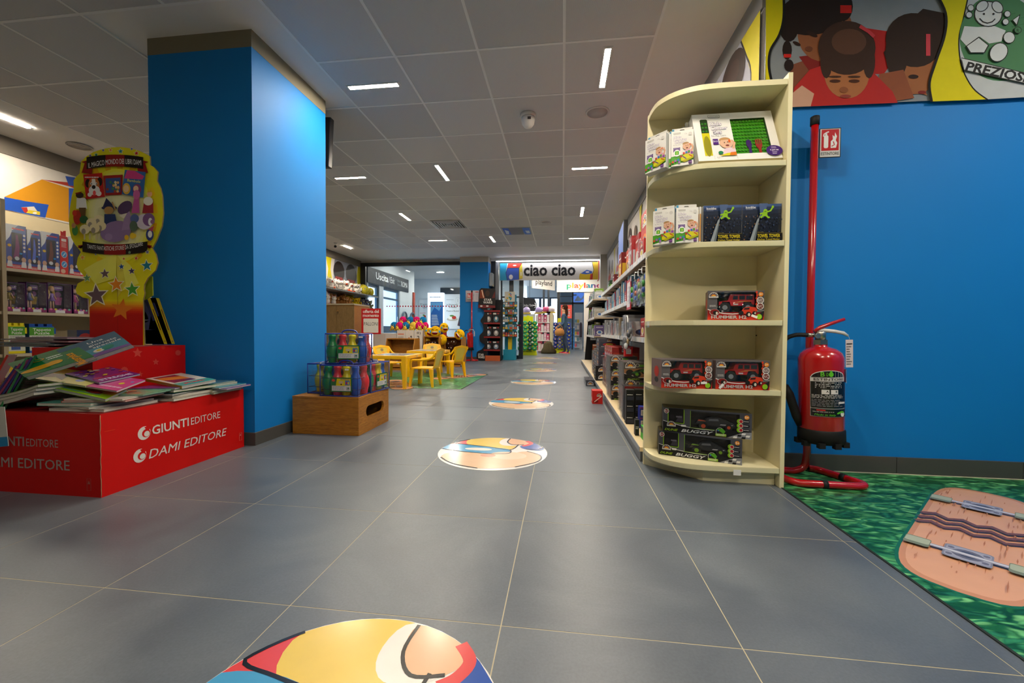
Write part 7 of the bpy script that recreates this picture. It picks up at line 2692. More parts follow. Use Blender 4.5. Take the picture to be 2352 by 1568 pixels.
# rear girl with plaits
p.poly([(1960, -60), (2060, -75), (2065, -120), (2030, -170), (1960, -170)], RDK)
p.poly([(1815, -150), (1900, -120), (1930, -150), (1880, -200), (1815, -246)], '#7a4630')
p.poly([(1835, -130), (1910, -120), (1920, -160), (1860, -165)], '#7a1c18')
p.ell(1895, -72, 62, 70, '#8a5232', 26, rot=-20)
p.ell(1868, -30, 78, 50, '#20120c', 26, rot=10)
p.ell(1812, -62, 22, 34, '#20120c', 18)
p.ell(1935, -15, 24, 34, '#20120c', 18)
p.rect(1930, -30, 1956, -12, '#c02018')
p.ell(1808, -115, 11, 22, '#20120c', 14)
p.rect(1800, -132, 1817, -124, '#c02018')
p.ell(1812, -150, 11, 14, '#20120c', 14)
p.ell(1865, -78, 14, 5, '#2a160e', 12, rot=-25)
p.ell(1830, -100, 10, 4, '#2a160e', 12, rot=-25)
p.ell(1858, -112, 9, 6, '#6a3a24', 10)
# right girl in profile
p.poly([(2030, -120), (2075, -60), (2120, -20), (2170, -30), (2170, -150), (2100, -200), (2050, -190)], '#2a1a12')
p.ell(2102, -155, 58, 62, '#9a5e38', 24, rot=-20)
p.ell(2100, -92, 66, 62, '#2e1d14', 26, rot=-15)
p.ell(2060, -120, 26, 60, '#2e1d14', 20)
p.poly([(2092, -215), (2110, -213), (2130, -219), (2120, -200), (2095, -195)], '#9a5e38')
p.ell(2098, -176, 12, 5, '#2a160e', 12)
p.ell(2118, -212, 10, 4, '#7a2620', 10)
p.rect(2127, -128, 2137, -78, '#c8404a')
p.poly([(2020, -170), (2075, -160), (2100, -225), (2050, -233), (2012, -235)], '#8a4c30')
# baby in front
p.poly([(1825, -200), (1860, -160), (1890, -150), (2000, -160), (2050, -210), (2062, -236), (1815, -246)], '#b02622')
p.poly([(1815, -246), (1815, -218), (1842, -196), (1870, -215), (1862, -244)], '#c89a80')
p.ell(1945, -168, 52, 58, '#a8683e', 28)
p.ell(1945, -110, 66, 62, '#3a241a', 30)
p.ell(1898, -140, 14, 40, '#3a241a', 16)
p.ell(1996, -140, 14, 40, '#3a241a', 16)
p.ell(1950, -96, 40, 30, '#573828', 24)
p.poly([(1900, -150), (1925, -135), (1960, -138), (1990, -148), (1985, -125), (1905, -125)], '#3a241a')
for x in (1918, 1962):
    p.ell(x, -186, 13, 4, '#4a2616', 12)
    p.ell(x, -176, 15, 2.5, '#4a2c1c', 10)
p.ell(1938, -206, 10, 7, '#8a5030', 12)
p.ell(1942, -221, 13, 4, '#8a3a2e', 12)
p.line([(1975, -60), (1995, -72), (2008, -84)], 8, '#c03a40')


def band(pts_l, pts_r, col='#d6c70a'):
    a, c_ = curve(pts_l, 5), curve(pts_r, 5)
    p.poly(a + c_[::-1], col)
    p.line(a, 6, '#14120f')
    p.line(c_, 6, '#14120f')


a = curve([(1800, 20), (1800, -40), (1790, -80), (1770, -115), (1766, -150), (1772, -185), (1775, -190)], 5)
p.poly(a + [(1759, -190), (1759, 20)], '#d6c70a')
p.line(a, 6, '#14120f')
band([(2148, 20), (2172, -30), (2170, -80), (2150, -140), (2135, -190), (2140, -233)], [(2228, 20), (2215, -40), (2204, -90), (2210, -150), (2235, -200), (2270, -228)])
a = curve([(2228, 20), (2215, -40), (2204, -90), (2210, -150), (2235, -200), (2270, -228)], 5)
p.poly(a + [(2420, -219), (2420, 20)], '#b9bdbc')
# round green maker's emblem with the seated doll
GN = '#4a7a52'
LW = '#c9ccca'
DK = '#2c2a28'
p.ell(2296, -86, 92, 100, GN, 40)
for k in range(7):
    x = 2220 + 26 * k
    p.line([(x, -30 - 8 * k), (x + 60, -14 - 8 * k)], 1.2, '#3a6a44')
p.poly([(2215, -60), (2245, -62), (2285, -60), (2310, -70), (2300, -95), (2272, -100), (2250, -84), (2222, -108), (2206, -90)], LW)
p.ell(2270, -32, 33, 30, DK, 24)
p.ell(2270, -32, 30.5, 27.5, LW, 24)
p.ell(2256, -14, 16, 12, DK, 16, rot=35)
p.ell(2256, -14, 14, 10, LW, 16, rot=35)
p.ell(2291, -16, 16, 12, DK, 16, rot=-50)
p.ell(2291, -16, 14, 10, LW, 16, rot=-50)
for x in (2260, 2282):
    p.ell(x, -32, 2.6, 2.6, DK, 8)
p.line([(2250, -42), (2258, -50), (2268, -53), (2279, -50), (2286, -43)], 2.4, DK)
for x, y, r in ((2230, -18, 8), (2226, -34, 8), (2314, -32, 8), (2310, -50, 8), (2318, -86, 14)):
    p.ell(x, y, r, r, DK, 14)
    p.ell(x, y, r - 1.6, r - 1.6, LW, 14)
p.poly([(2325, -46), (2344, -32), (2336, -60)], DK)
p.poly([(2327, -46), (2341, -36), (2335, -56)], LW)
p.poly([(2218, -106), (2248, -84), (2272, -104), (2262, -122), (2228, -122)], DK)
p.poly([(2221, -106), (2248, -87), (2269, -104), (2260, -120), (2230, -120)], LW)
p.ell(2294, -120, 24, 20, DK, 20, rot=50)
p.ell(2294, -120, 22, 18, LW, 20, rot=50)
p.ell(2338, -69, 9, 8, DK, 14)
p.ell(2338, -69, 7.6, 6.6, GN, 14)
p.text('R', 2338, -73, 7, DK, None, 'c')
p.poly([(2208, -132), (2420, -182), (2420, -206), (2214, -162)], DK)
p.poly([(2209, -134), (2420, -184), (2420, -204), (2215, -160)], LW)
p.text('PREZIOSI', 2287, -175, 20, DK, 142, 'c', .06, .15, rot=-11)
b.build('print', MATTE, mu)
MB().box(1.108, 2.464, 2.03, 1.122, 2.474, 2.741, '#a8aaac').build('corner_trim', METAL, mu)
b = MB()
b.box(1.105, 2.484, 2.0, 1.1125, 10.9, 2.598, '#b4b0ac')
m2 = b.build('mural_panel', CARD, label='long photo mural of children above the gondola on the right wall', cat='mural')
b = MB()
p = PF(b, (1.105, 10.9, 2.0), -Y, Z, 1, .0006)
for k in range(5):
    x = .9 + 1.5 * k
    kid(p, x, .30, .17, '#2a1a14', '#a87452', '#a82420', .6)
    kid(p, x + .5, .25, .14, '#3a2a1c', '#b88a68', '#d8d4ce', -.5)
    p.poly([(x + .85, 0), (x + 1.03, 0), (x + .96, .3), (x + 1.01, .59), (x + .82, .59), (x + .9, .3)], '#d2c414')
p.poly([(7.2, 0), (8.41, 0), (8.41, .59), (7.5, .59), (7.25, .3)], '#a4a6b4')
kid(p, 7.45, .25, .14, '#3a2a1c', '#b88a68', '#d8d4ce', -.5)
kid(p, 8.02, .36, .20, '#2a1a14', '#8a5a40', '#a82420', -.3)
p.poly([(8.30, 0), (8.41, 0), (8.41, .59), (8.16, .59), (8.24, .45), (8.31, .3)], '#d6c70a')
p.line(curve([(8.30, 0), (8.31, .3), (8.24, .45), (8.16, .59)], 4), .014, '#14120f')
b.build('print', CARD, m2)
# ================================================================ shop front, hall beyond the glass
DKF = '#10151d'
HZ = 3.0
# hall shell
MB().box(-6.6, 11.26, HZ, 2.6, 24, HZ + .12, '#cfd2d4').build('hall_ceiling', PAINT, kind='structure')
MB().box(-5.9, 10.98, 2.68, 3.4, 11.255, HZ + .12, '#c9c7c2').build('beam', PAINT, kind='structure')
MB().box(2.5, 11.0, 0, 2.6, 24, HZ, '#c9ccd0').build('wall_hall_right', PAINT, kind='structure')
MB().box(1.25, 10.9, 0, 2.6, 11.0, HC, '#c9c7c2').build('wall_infill', PAINT, kind='structure')
MB().box(.945, 10.6, 0, 1.112, 11.0, HC - .001, '#c4c2bc').build('pillar', PAINT, kind='structure')
# left hall wall with exit door openings
WX = -5.55
b = MB()
b.box(WX - .15, 11.0, 2.14, WX, 14.8, HZ, '#c3ccd4')
b.box(WX - .15, 11.0, 0, WX, 11.15, 2.14, '#aab4be').box(WX - .15, 11.85, 0, WX, 12.15, 2.14, '#aab4be').box(WX - .15, 13.45, 0, WX, 14.8, 2.14, '#c3ccd4').box(-6.75, 14.8, 0, -6.6, 17.2, HZ, '#c3ccd4').box(-6.6, 14.8, 0, WX - .15, 14.9, HZ, '#c3ccd4')
b.build('wall_hall_left', PAINT, kind='structure')
for n_, (y0, y1) in enumerate(((11.15, 11.85), (12.15, 13.45))):
    d_ = bpy.data.objects.new('door_%d' % (n_ + 1), None)
    COL.objects.link(d_)
    d_['kind'] = 'structure'
    f = .09
    b = MB()
    for q in ((y0, 0, y0 + f, 2.14), (y1 - f, 0, y1, 2.14), (y0 + f, 0, y1 - f, .12), (y0 + f, 2.05, y1 - f, 2.14), (y0 + f, .70, y1 - f, .92), (y0 + f, 1.78, y1 - f, 1.84)):
        b.box(WX - .11, q[0], q[1], WX - .05, q[2], q[3], '#2c4a66')
    b.build('door_frame', PLAS, d_)
    MB().box(WX - .085, y0 + f, .12, WX - .078, y1 - f, 2.05, '#ffffff').build('pane', GLASS, d_)
    MB().tube([(WX - .03, y1 - .15, .95), (WX - .03, y1 - .15, 1.25)], .012, '#b0b4b8', 8).build('door_handle', METAL, d_)
# exit sign board
b = MB().box(WX + .001, 11.05, 2.15, WX + .03, 14.15, 2.60, '#1f2c38')
sg = b.build('exit_sign', CARD, label='long dark sign board reading Uscita / Exit and ROMA over the glass exit doors', cat='sign')
b = MB()
p = PF(b, (WX + .031, 11.05, 2.15), Y, Z)
p.text('Uscita', .52, .16, .20, '#e2e8ec', .85, 'l', .03)
p.text('/ Exit', 1.42, .16, .19, '#d2dae0', .44, 'l', -.006)
p.text('Direzione', 2.12, .27, .07, '#8a98a4', .30, 'l')
p.text('Direction', 2.12, .14, .07, '#8a98a4', .30, 'l')
p.text('ROMA', 2.44, .14, .18, '#e2e8ec', .56, 'l', .03)
b.build('lettering', CARD, sg)
# back wall of the hall, windows at its right part
b = MB()
b.box(-6.6, 17, 0, -1.75, 17.15, HZ, '#c6d2dc')
b.build('wall_hall_back', PAINT, kind='structure')
b = MB()
b.box(-1.75, 20, 0, -.2, 20.15, .75, '#b9c6d0').box(-1.75, 20, 2.45, -.2, 20.15, HZ, '#b9c6d0')
b.build('wall_hall_far', PAINT, kind='structure')
for n_, (x0, x1) in enumerate(((-1.75, -1.1), (-1.1, -.62), (-.62, -.2))):
    w_ = bpy.data.objects.new('window_%d' % (n_ + 2), None)
    COL.objects.link(w_)
    w_['kind'] = 'structure'
    b = MB()
    for q in ((x0, .75, x0 + .06, 2.45), (x1 - .06, .75, x1, 2.45), (x0 + .06, .75, x1 - .06, .82), (x0 + .06, 2.38, x1 - .06, 2.45)):
        b.box(q[0], 20.02, q[1], q[2], 20.1, q[3], '#1c3a54')
    b.build('window_frame', PLAS, w_)
    MB().box(x0 + .06, 20.05, .82, x1 - .06, 20.056, 2.38, '#ffffff').build('pane', GLASS, w_)
# hall lamps
for k, (x, y) in enumerate(((-4.6, 12.6), (-3.4, 12.6), (-4.6, 15.0), (-3.0, 15.0), (-.6, 12.6), (.5, 12.6), (-.7, 14.8), (.4, 15.2))):
    o = thing('ceiling_light', 'small recessed hall ceiling light, ' + ('near left row', 'near middle row', 'far left row', 'far middle row', 'over the yellow bag stand', 'before the playland sign', 'beyond the pink shelf', 'over the person')[k], 'ceiling light', (x, y, HZ - .004), 0, 'recessed hall lights')
    MB().box(-.14, -.06, -.006, .14, .06, 0, '#9aa0a6').build('frame', PLAS, o)
    MB().box(-.12, -.045, -.0085, .12, .045, -.006, '#ffffff').build('diffuser', LIGHT, o)
# posters on the hall's back wall
o = thing('kiosk', 'white glowing totem with blue poster beyond the glass', 'kiosk', (-5.24, 16.4, 0))
b = MB().box(-.34, 0, 0, .34, .2, 2.36, '#e6eef4')
b.build('casing', LITBOX, o, .02)
b = MB()
p = PF(b, (-.34, -.001, 0), X, Z)
p.bars(.1, 2.14, .58, 2.2, 1, '#4a6a8a', 2)
p.rect(.13, .92, .66, 1.98, '#1f5fae')
p.poly([(.15, 1.5), (.3, 1.75), (.5, 1.6), (.64, 1.85), (.64, 1.95), (.15, 1.95)], '#5a9ad0')
for k in range(7):
    p.rect(.18, 1.02 + .065 * k, .2 + .3 * (1 - .05 * k), 1.045 + .065 * k, '#cfe0f0')
b.build('poster', CARD, o)


def poster(label, x0, x1, z0, z1, y, col, art):
    o = thing('poster', label, 'poster', (x0, y, z0))
    b = MB().box(0, 0, 0, x1 - x0, .02, z1 - z0, col)
    art(PF(b, (0, 0, 0), X, Z), x1 - x0, z1 - z0)
    b.build('printed_sheet', CARD, o)


def food(p, w, h, cx, cy):
    p.ell(cx, cy, w * .30, h * .05, '#b8b4a8', 14)
    p.ell(cx - w * .08, cy + h * .05, w * .14, h * .06, '#eeeae0', 12)
    p.ell(cx + w * .10, cy + h * .05, w * .12, h * .05, '#b8322a', 12)
    p.ell(cx - w * .02, cy + h * .10, w * .12, h * .025, '#4f8a3a', 10)


poster('pale food poster with handwritten DI gusto heading on the hall back wall', -6.15, -5.72, .9, 2.12, 16.97, '#d2dae0', lambda p, w, h: (p.text('DI gusto', w * .5, h * .80, h * .07, '#3a4a5a', w * .8, 'c', 0, .2), p.text('in gusto', w * .6, h * .70, h * .06, '#3a4a5a', w * .5, 'c', 0, .2), food(p, w, h, w * .5, h * .35), p.bars(w * .1, h * .5, w * .7, h * .54, 1, '#c85a6a', 2)))
poster('white mozzarella poster with serving waiter beside the blue column', -5.02, -4.2, .86, 2.34, 16.95, '#dbe2e8', lambda p, w, h: (p.ell(w * .72, h * .82, w * .15, h * .09, '#aab8c4', 16), p.ell(w * .72, h * .82, w * .14, h * .083, '#dbe2e8', 16), p.line([(w * .72, h * .77), (w * .72, h * .87)], w * .015, '#6a7a8a'), p.line([(w * .1, h * .84), (w * .5, h * .84)], w * .012, '#3a4654'), p.text('la Mozzarella', w * .42, h * .68, h * .045, '#26323e', w * .6, 'c', .02), p.text('di Bufala', w * .45, h * .61, h * .04, '#26323e', w * .4, 'c', .02), p.text('Fresca e Buona!', w * .45, h * .50, h * .04, '#26323e', w * .66, 'c', .02), food(p, w, h, w * .42, h * .28), p.poly([(w * .7, h * .1), (w, h * .05), (w, h * .5), (w * .86, h * .46), (w * .78, h * .3)], '#3a3e48')))
MB().box(-5.2, 16.95, 2.36, -4.1, 17.0, 2.62, '#22303c').build('trim_3', PLAS, kind='structure')
for k in range(2):
    o = thing('wall_bracket', '%s dark oval bracket with red card low on the hall wall by the doors' % ('left', 'right')[k], 'bracket', (-5.50, 13.75 + .75 * k, .85))
    b = MB()
    b.tube(curve([(0.0, -.18, 0), (0, -.18, .45), (0, 0, .58), (0, .18, .45), (0, .18, 0)], 4), .03, '#3f5468', 8)
    b.build('hoop', PLAS, o)
    MB().box(-.01, -.06, .08, .01, .06, .42, '#c03a4a').build('card', CARD, o)
o = MB().box(-5.54, 14.6, 1.0, -5.50, 14.75, 2.2, '#a8432e').build('red_strip', CARD, label='narrow red vertical board on the hall wall left of the food poster', cat='board')

# glazing of the shop front, left of the far column
w_ = bpy.data.objects.new('window_1', None)
COL.objects.link(w_)
w_['kind'] = 'structure'
b = MB()
b.box(-5.69, 10.95, 2.585, -2.72, 11.05, 2.68, DKF).box(-5.69, 10.95, 0, -5.54, 11.05, 2.585, DKF).box(-5.54, 10.95, 0, -2.72, 11.05, .06, DKF)
b.build('window_frame', PLAS, w_)
for x0, x1 in ((-5.54, -4.13), (-4.125, -2.72)):
    MB().box(x0, 10.995, .06, x1, 11.005, 2.585, '#ffffff').build('pane', GLASS, w_)
for k in range(28):
    x = -4.92 + .078 * k
    MB().extr([(x + .020 * cos(2 * pi * j / 10), 10.992, 1.46 + .020 * sin(2 * pi * j / 10)) for j in range(10)], (0, .001, 0), '#c41238').build('safety_dot', CARD, w_)
# right of the column: dark post, security gate glass, aisle opening
b = MB()
b.box(-1.955, 11.0, 0, -1.83, 11.12, 2.68, DKF).box(-1.825, 11.0, 0, -1.74, 11.08, 2.68, '#6a6e74')
b.build('trim_4', PLAS, kind='structure')
w_ = bpy.data.objects.new('door_3', None)
COL.objects.link(w_)
w_['kind'] = 'structure'
b = MB()
for x0, x1 in ((-1.74, -1.70), (-1.50, -1.38), (-1.22, -1.10)):
    b.box(x0, 11.4, 0, x1, 11.46, 2.62, '#14202e')
b.box(-1.70, 11.4, 0, -1.22, 11.46, .1, '#14202e').box(-1.70, 11.4, 1.72, -1.22, 11.46, 1.76, '#14202e')
b.build('door_frame', PLAS, w_)
for x0, x1 in ((-1.70, -1.50), (-1.38, -1.22)):
    MB().box(x0, 11.425, .1, x1, 11.435, 2.6, '#ffffff').build('pane', GLASS, w_)
MB().box(-1.44, 11.36, .92, -1.16, 11.40, .97, '#c02a30').build('push_bar', PLAS, w_)
b = MB()
for x0, x1 in ((-.78, -.70), (-.60, -.52)):
    b.box(x0, 16.0, 0, x1, 16.08, HZ, '#10202e')
b.build('trim_5', PLAS, kind='structure')
# grey detector box on the column
o = thing('alarm_box', 'grey alarm box with cable high on the right side of the far blue column', 'alarm box', (-1.955, 10.86, 2.0))
MB().box(0, -.13, -.02, .09, .13, .33, '#8d9494').build('casing', PLAS, o, .01)
MB().tube([(.02, 0, .33), (.02, 0, .74)], .008, '#9a8a7a', 6).build('cable', PLAS, o)
MB().box(.09, -.05, -.02, .095, 0, .02, '#c8a01c').build('lamp_spot', PLAS, o)
# cove light and hanging ciao ciao sign
o = thing('ceiling_light', 'long glowing light strip above the ciao ciao sign', 'ceiling light', (-.43, 10.9, 2.665))
MB().box(-1.37, -.04, -.004, 1.37, .04, .014, '#c8c8c8').build('housing', PLAS, o)
MB().box(-1.36, -.035, -.018, 1.36, .035, -.005, '#ffffff').build('diffuser', COVE, o)
o = thing('shop_sign', 'white overhead sign with black ciao ciao lettering and painted toy blocks', 'sign', (-1.70, 10.98, 2.155))
W_, H_ = 2.62, .46
MB().box(0, 0, 0, W_, .03, H_, '#c4c0ba').build('board', CARD, o)
b = MB()
p = PF(b, (0, -.001, 0), X, Z)
p.poly([(0, 0), (.20, 0), (.16, .2), (.20, .46), (0, .46)], '#1f8ab0')
p.poly([(.20, .33), (.52, .33), (.60, .46), (.23, .46)], '#b8382c')
p.ell(.40, .40, .05, .018, '#d0c8c2', 12)
p.poly([(.16, .22), (.20, .33), (.52, .33), (.52, .02), (.3, .0), (.19, .0)], '#2f4fa0')
p.ell(.30, .09, .055, .065, '#c9c4c4', 14)
p.poly([(.52, .02), (.52, .33), (.60, .46), (.62, .05)], '#c8b43a')
p.ell(.575, .17, .018, .06, '#d0c8b2', 12)
for l_ in ([(.20, 0), (.16, .2), (.20, .33), (.23, .46)], [(.20, .33), (.52, .33), (.60, .46)], [(.52, .33), (.52, .02)]):
    p.line(l_, .010, '#1a1a20')
p.text('ciao ciao', 1.335, .125, .30, '#16161a', 1.36, 'c', .05)
p.poly([(2.40, .0), (2.62, 0), (2.62, .46), (2.46, .46), (2.50, .25)], '#b8962a')
p.poly([(2.12, .06), (2.14, .16), (2.32, .23), (2.46, .2), (2.48, .06), (2.44, 0), (2.14, 0)], '#c8a82a')
p.poly([(2.16, .16), (2.32, .26), (2.46, .22), (2.46, .16), (2.3, .14)], '#3a5aa8')
p.poly([(2.40, .0), (2.48, .0), (2.48, .16), (2.42, .14)], '#b8382c')
p.ell(2.34, .20, .05, .02, '#d0c8c2', 12)
p.line([(2.46, .46), (2.50, .25), (2.44, .0)], .010, '#1a1a20')
b.build('print', CARD, o)
MB().box(2.625, 10.98 - 11.0, -.0, 2.65, .4, .50, '#a8383a').build('end_panel', CARD, o)
for x in (.3, 2.3):
    MB().tube([(x, .015, .46), (x, .015, .52)], .006, '#b0b0b0', 6).build('hanger', METAL, o)
o = thing('shop_sign', 'white hanging sign seen at an angle between ciao ciao and playland signs', 'sign', (-.98, 13.2, 2.18), radians(50))
MB().box(0, 0, 0, 1.1, .04, .40, '#d8d6d2').build('board', CARD, o)
b = MB()
PF(b, (0, -.001, 0), X, Z).text('playland', .55, .14, .16, '#2a2a2e', .8, 'c', .03)
b.build('lettering', CARD, o)
MB().tube([(.5, .02, .40), (.5, .02, .82)], .01, '#b0b0b0', 6).build('hanger', METAL, o)

# ---------------------------------------------------------------- far column's extinguisher, notice
st2 = ext_stand('slim red tube stand with small sign before the far blue column', (-2.36, 10.46, 0), True, 1.80)
e2 = extinguisher((-2.37, 10.345, .28), 2, 'small red extinguisher with looping hose at the far blue column', None)
e2.scale = (.85, .85, .92)
o = thing('notice', 'white framed safety notice sheet on the far blue column', 'notice', (-2.56, 10.615, 1.55))
b = MB().box(0, -.01, 0, .40, 0, .30, '#b9b4c0')
p = PF(b, (0, -.01, 0), X, Z)
p.rect(.012, .012, .388, .288, '#d0ccd6')
p.line([(.035, .03), (.36, .03), (.36, .265), (.035, .265)], .003, '#9a8a98', True)
p.rect(.26, .245, .35, .27, '#c05a60')
p.bars(.05, .05, .24, .22, 7, '#a8a2ae', 3)
p.bars(.26, .05, .34, .22, 9, '#b0aab4', 5)
b.build('printed_sheet', CARD, o)

# ---------------------------------------------------------------- black film toy display
o = thing('toy_display', 'black wavy sided cardboard toy display with STAR WARS lettering by the far column', 'display stand', (-1.90, 10.50, 0))
prof = curve([(-.33, 0), (-.33, .22), (-.20, .30), (-.12, .42), (-.24, .50), (-.26, .66), (-.16, .78), (-.18, .95), (-.24, 1.05), (-.16, 1.18), (-.14, 1.30), (-.28, 1.42), (-.28, 1.56)], 3)
b = MB()
b.extr([(x, 0, z) for x, z in prof] + [(-.05, 0, 1.56), (-.05, 0, 0)], (0, .04, 0), '#121116', '#1c3a78')
b.build('side_panel', CARD, o)
b = MB()
b.box(-.05, .36, 0, .30, .38, 1.62, '#141318')
b.box(.28, .0, 0, .30, .36, 1.45, '#141318')
b.build('back_panel', CARD, o)
for k, z in enumerate((.28, .62, .98, 1.30)):
    MB().box(-.14, -.02, z - .02, -.05, .11, z, '#2a1a1a').box(-.05, -.02, z - .02, .29, .35, z, '#2a1a1a').box(-.14, -.025, z - .02, .29, -.02, z + .02, '#7a1c1c').build('tray', CARD, o)
b = MB().box(-.10, -.03, 0, .29, .0, .14, '#b0542a')
b.build('base_front', CARD, o)
b = MB()
p = PF(b, (-.32, -.001, 0), X, Z)
p.text('STAR', .10, .13, .055, '#d8d6d2', .15, 'c', .04)
p.text('WARS', .11, .065, .055, '#d8d6d2', .17, 'c', .04)
b.build('lettering', CARD, o)
b = MB()
b.extr([(-.29, -.02, 1.42), (.16, -.02, 1.38), (.16, -.02, 1.86), (.12, -.02, 1.88), (-.22, -.02, 1.90), (-.27, -.02, 1.84)], (0, .02, 0), '#120f10')
p = PF(b, (-.29, -.02, 1.38), X, Z)
p.poly([(.03, .25), (.18, .25), (.12, .48), (.05, .46)], '#7a3418')
p.line([(.09, .47), (.14, .27)], .02, '#e8c8a8')
p.poly([(.36, .26), (.44, .26), (.44, .44), (.40, .36)], '#5a1a14')
p.ell(.24, .38, .06, .08, '#3a2418', 12)
p.text('STAR', .25, .185, .055, '#d8d6d2', .20, 'c', .04)
p.text('WARS', .25, .115, .055, '#d8d6d2', .24, 'c', .04)
p.poly([(0, .0), (.45, 0), (.45, .06), (0, .09)], '#6a1a1c')
for x in (.08, .24):
    p.ell(x, .05, .035, .02, '#c9c4c0', 10)
b.build('header_panel', CARD, o)
for k, z in enumerate((.281, .621, .981, 1.301)):
    n_ = 2 if k < 3 else 1
    for j in range(n_):
        ctn(('left', 'right')[j] + ' black toy box on the %s tray of the wavy black display' % ('lowest', 'second', 'third', 'top')[k], -2.02 + .205 * j, -1.83 + .205 * j, 10.505, 10.60, z, z + (.24, .28, .29, .26)[k], '#17151a', lambda p, w, h, k=k, j=j: (p.rect(w * .08, h * .80, w * .5, h * .93, '#c9c6c2'), p.ell(w * .5, h * .38, w * .32, h * .26, ('#8a8c94', '#7a8aa0', '#9a9490', '#4a7a8a')[(k + j) % 4], 12), p.ell(w * .5, h * .45, w * .14, h * .14, '#d0ccc8', 10), p.rect(w * .6, h * .82, w * .9, h * .95, '#8a2a24')), None, 'black boxes on the wavy display')
# blue spinner with hanging bags
o = thing('bag_rack', 'blue and yellow rack crowded with hanging small toy bags beside the black display', 'display stand', (-1.42, 11.02, 0))
MB().box(-.17, -.12, 0, .17, .12, .28, '#1f8aa8').box(-.16, .10, .2, .16, .12, 1.78, '#1f86a8').build('body', CARD, o)
MB().box(-.05, -.02, .28, .05, .10, 1.5, '#d8b81c').box(-.16, -.10, 1.40, .10, .1, 1.5, '#d8c01c').build('post', CARD, o)
b = MB().box(-.16, .06, 1.5, .12, .08, 1.86, '#d8d4c8')
p = PF(b, (-.16, .06, 1.5), X, Z)
for k in range(12):
    p.ell(.03 + .22 * rnd.random(), .03 + .3 * rnd.random(), .025, .03, rnd.choice(['#2f86c8', '#d8b83a', '#c87a8a', '#4a9a8a']), 8)
b.build('header_card', CARD, o)
for k in range(30):
    lv, j = k // 6, k % 6
    z = .62 + .20 * lv
    b_ = thing('toy_bag', '%s small foil toy bag of the %s tier on the blue rack' % (ORD[j], ('lowest', 'second', 'third', 'fourth', 'top')[lv]), 'toy bag', (-1.56 + .062 * j + .012 * lv * 0, 10.86 - .02 * (j % 2), z), rnd.uniform(-.3, .3), 'foil bags on the blue rack')
    q = MB()
    cl = rnd.choice(['#3a5a6a', '#5a6a74', '#8a8f94', '#2a6a8a', '#7a4a3a', '#a8a8a0', '#20303c'])
    q.extr([(-.045, 0, 0), (.045, 0, 0), (.045, -.006, .15), (-.045, -.006, .15)], (0, .02, 0), cl)
    p = PF(q, (-.045, -.004, 0), X, Z, 1, .004)
    p.rect(.01, .02, .08, .07, rnd.choice(['#c85a3a', '#c9c4b8', '#4a9ab8', '#d8b84a']))
    p.ell(.045, .10, .025, .025, rnd.choice(['#d8d8d8', '#4a8aa8', '#b04a3a']), 8)
    q.build('bag', GLOSSY, b_)
# yellow display with green bags
def sweet_rack(label, x, y, colb, cols, n_, desc, hz=1.15):
    o = thing('bag_rack', label, 'display stand', (x, y, 0))
    b = MB()
    b.extr([(-.30, -.18, 0), (.30, -.18, 0), (.22, -.10, .40), (-.22, -.10, .40)], (0, .3, 0), '#d6d80a')
    p = PF(b, (-.28, -.18, .04), X, Vector((0, .08, .4)))
    p.bars(.12, .05, .44, .11, 1, '#5a6a10', 2)
    b.build('base', CARD, o)
    MB().box(-.05, .0, .4, .05, .06, 1.3, '#d6d80a').box(-.16, .04, .9, .16, .06, hz + .12, '#dede0c').build('header_board', CARD, o)
    for k in range(n_):
        lv, j = k // 4, k % 4
        q = MB()
        cl = cols[(k * 7) % len(cols)]
        b_ = thing('snack_bag', '%s crinkled bag in the %s row of %s' % (ORD[j], ORD[lv], desc), 'bag', (x - .24 + .16 * j + .02 * (lv % 2), y - .22 - .01 * (j % 2), .16 + .135 * lv), 0, desc.replace('the ', '') + ' bags')
        q.ball((0, 0, .07), (.085, .035, .085), cl, 8, 5)
        p = PF(q, (-.05, -.036, .03), X, Z)
        p.ell(.05, .045, .03, .02, '#d8c83a' if k % 2 else '#c9a0b0', 8)
        q.build('bag', GLOSSY, b_)
    return o


sweet_rack('bright yellow stand hung with green snack bags outside the shop', -1.13, 13.4, '#d6d80a', ['#0f7a34', '#1a8f44', '#0c5a2c', '#2fa050'], 28, 'the yellow green bag stand')
sweet_rack('second yellow stand hung with blue bags behind the walking person', -.02, 15.1, '#d6d80a', ['#1c2f7a', '#2a3f9a', '#3a4a8a', '#5a5a9a'], 28, 'the yellow blue bag stand')
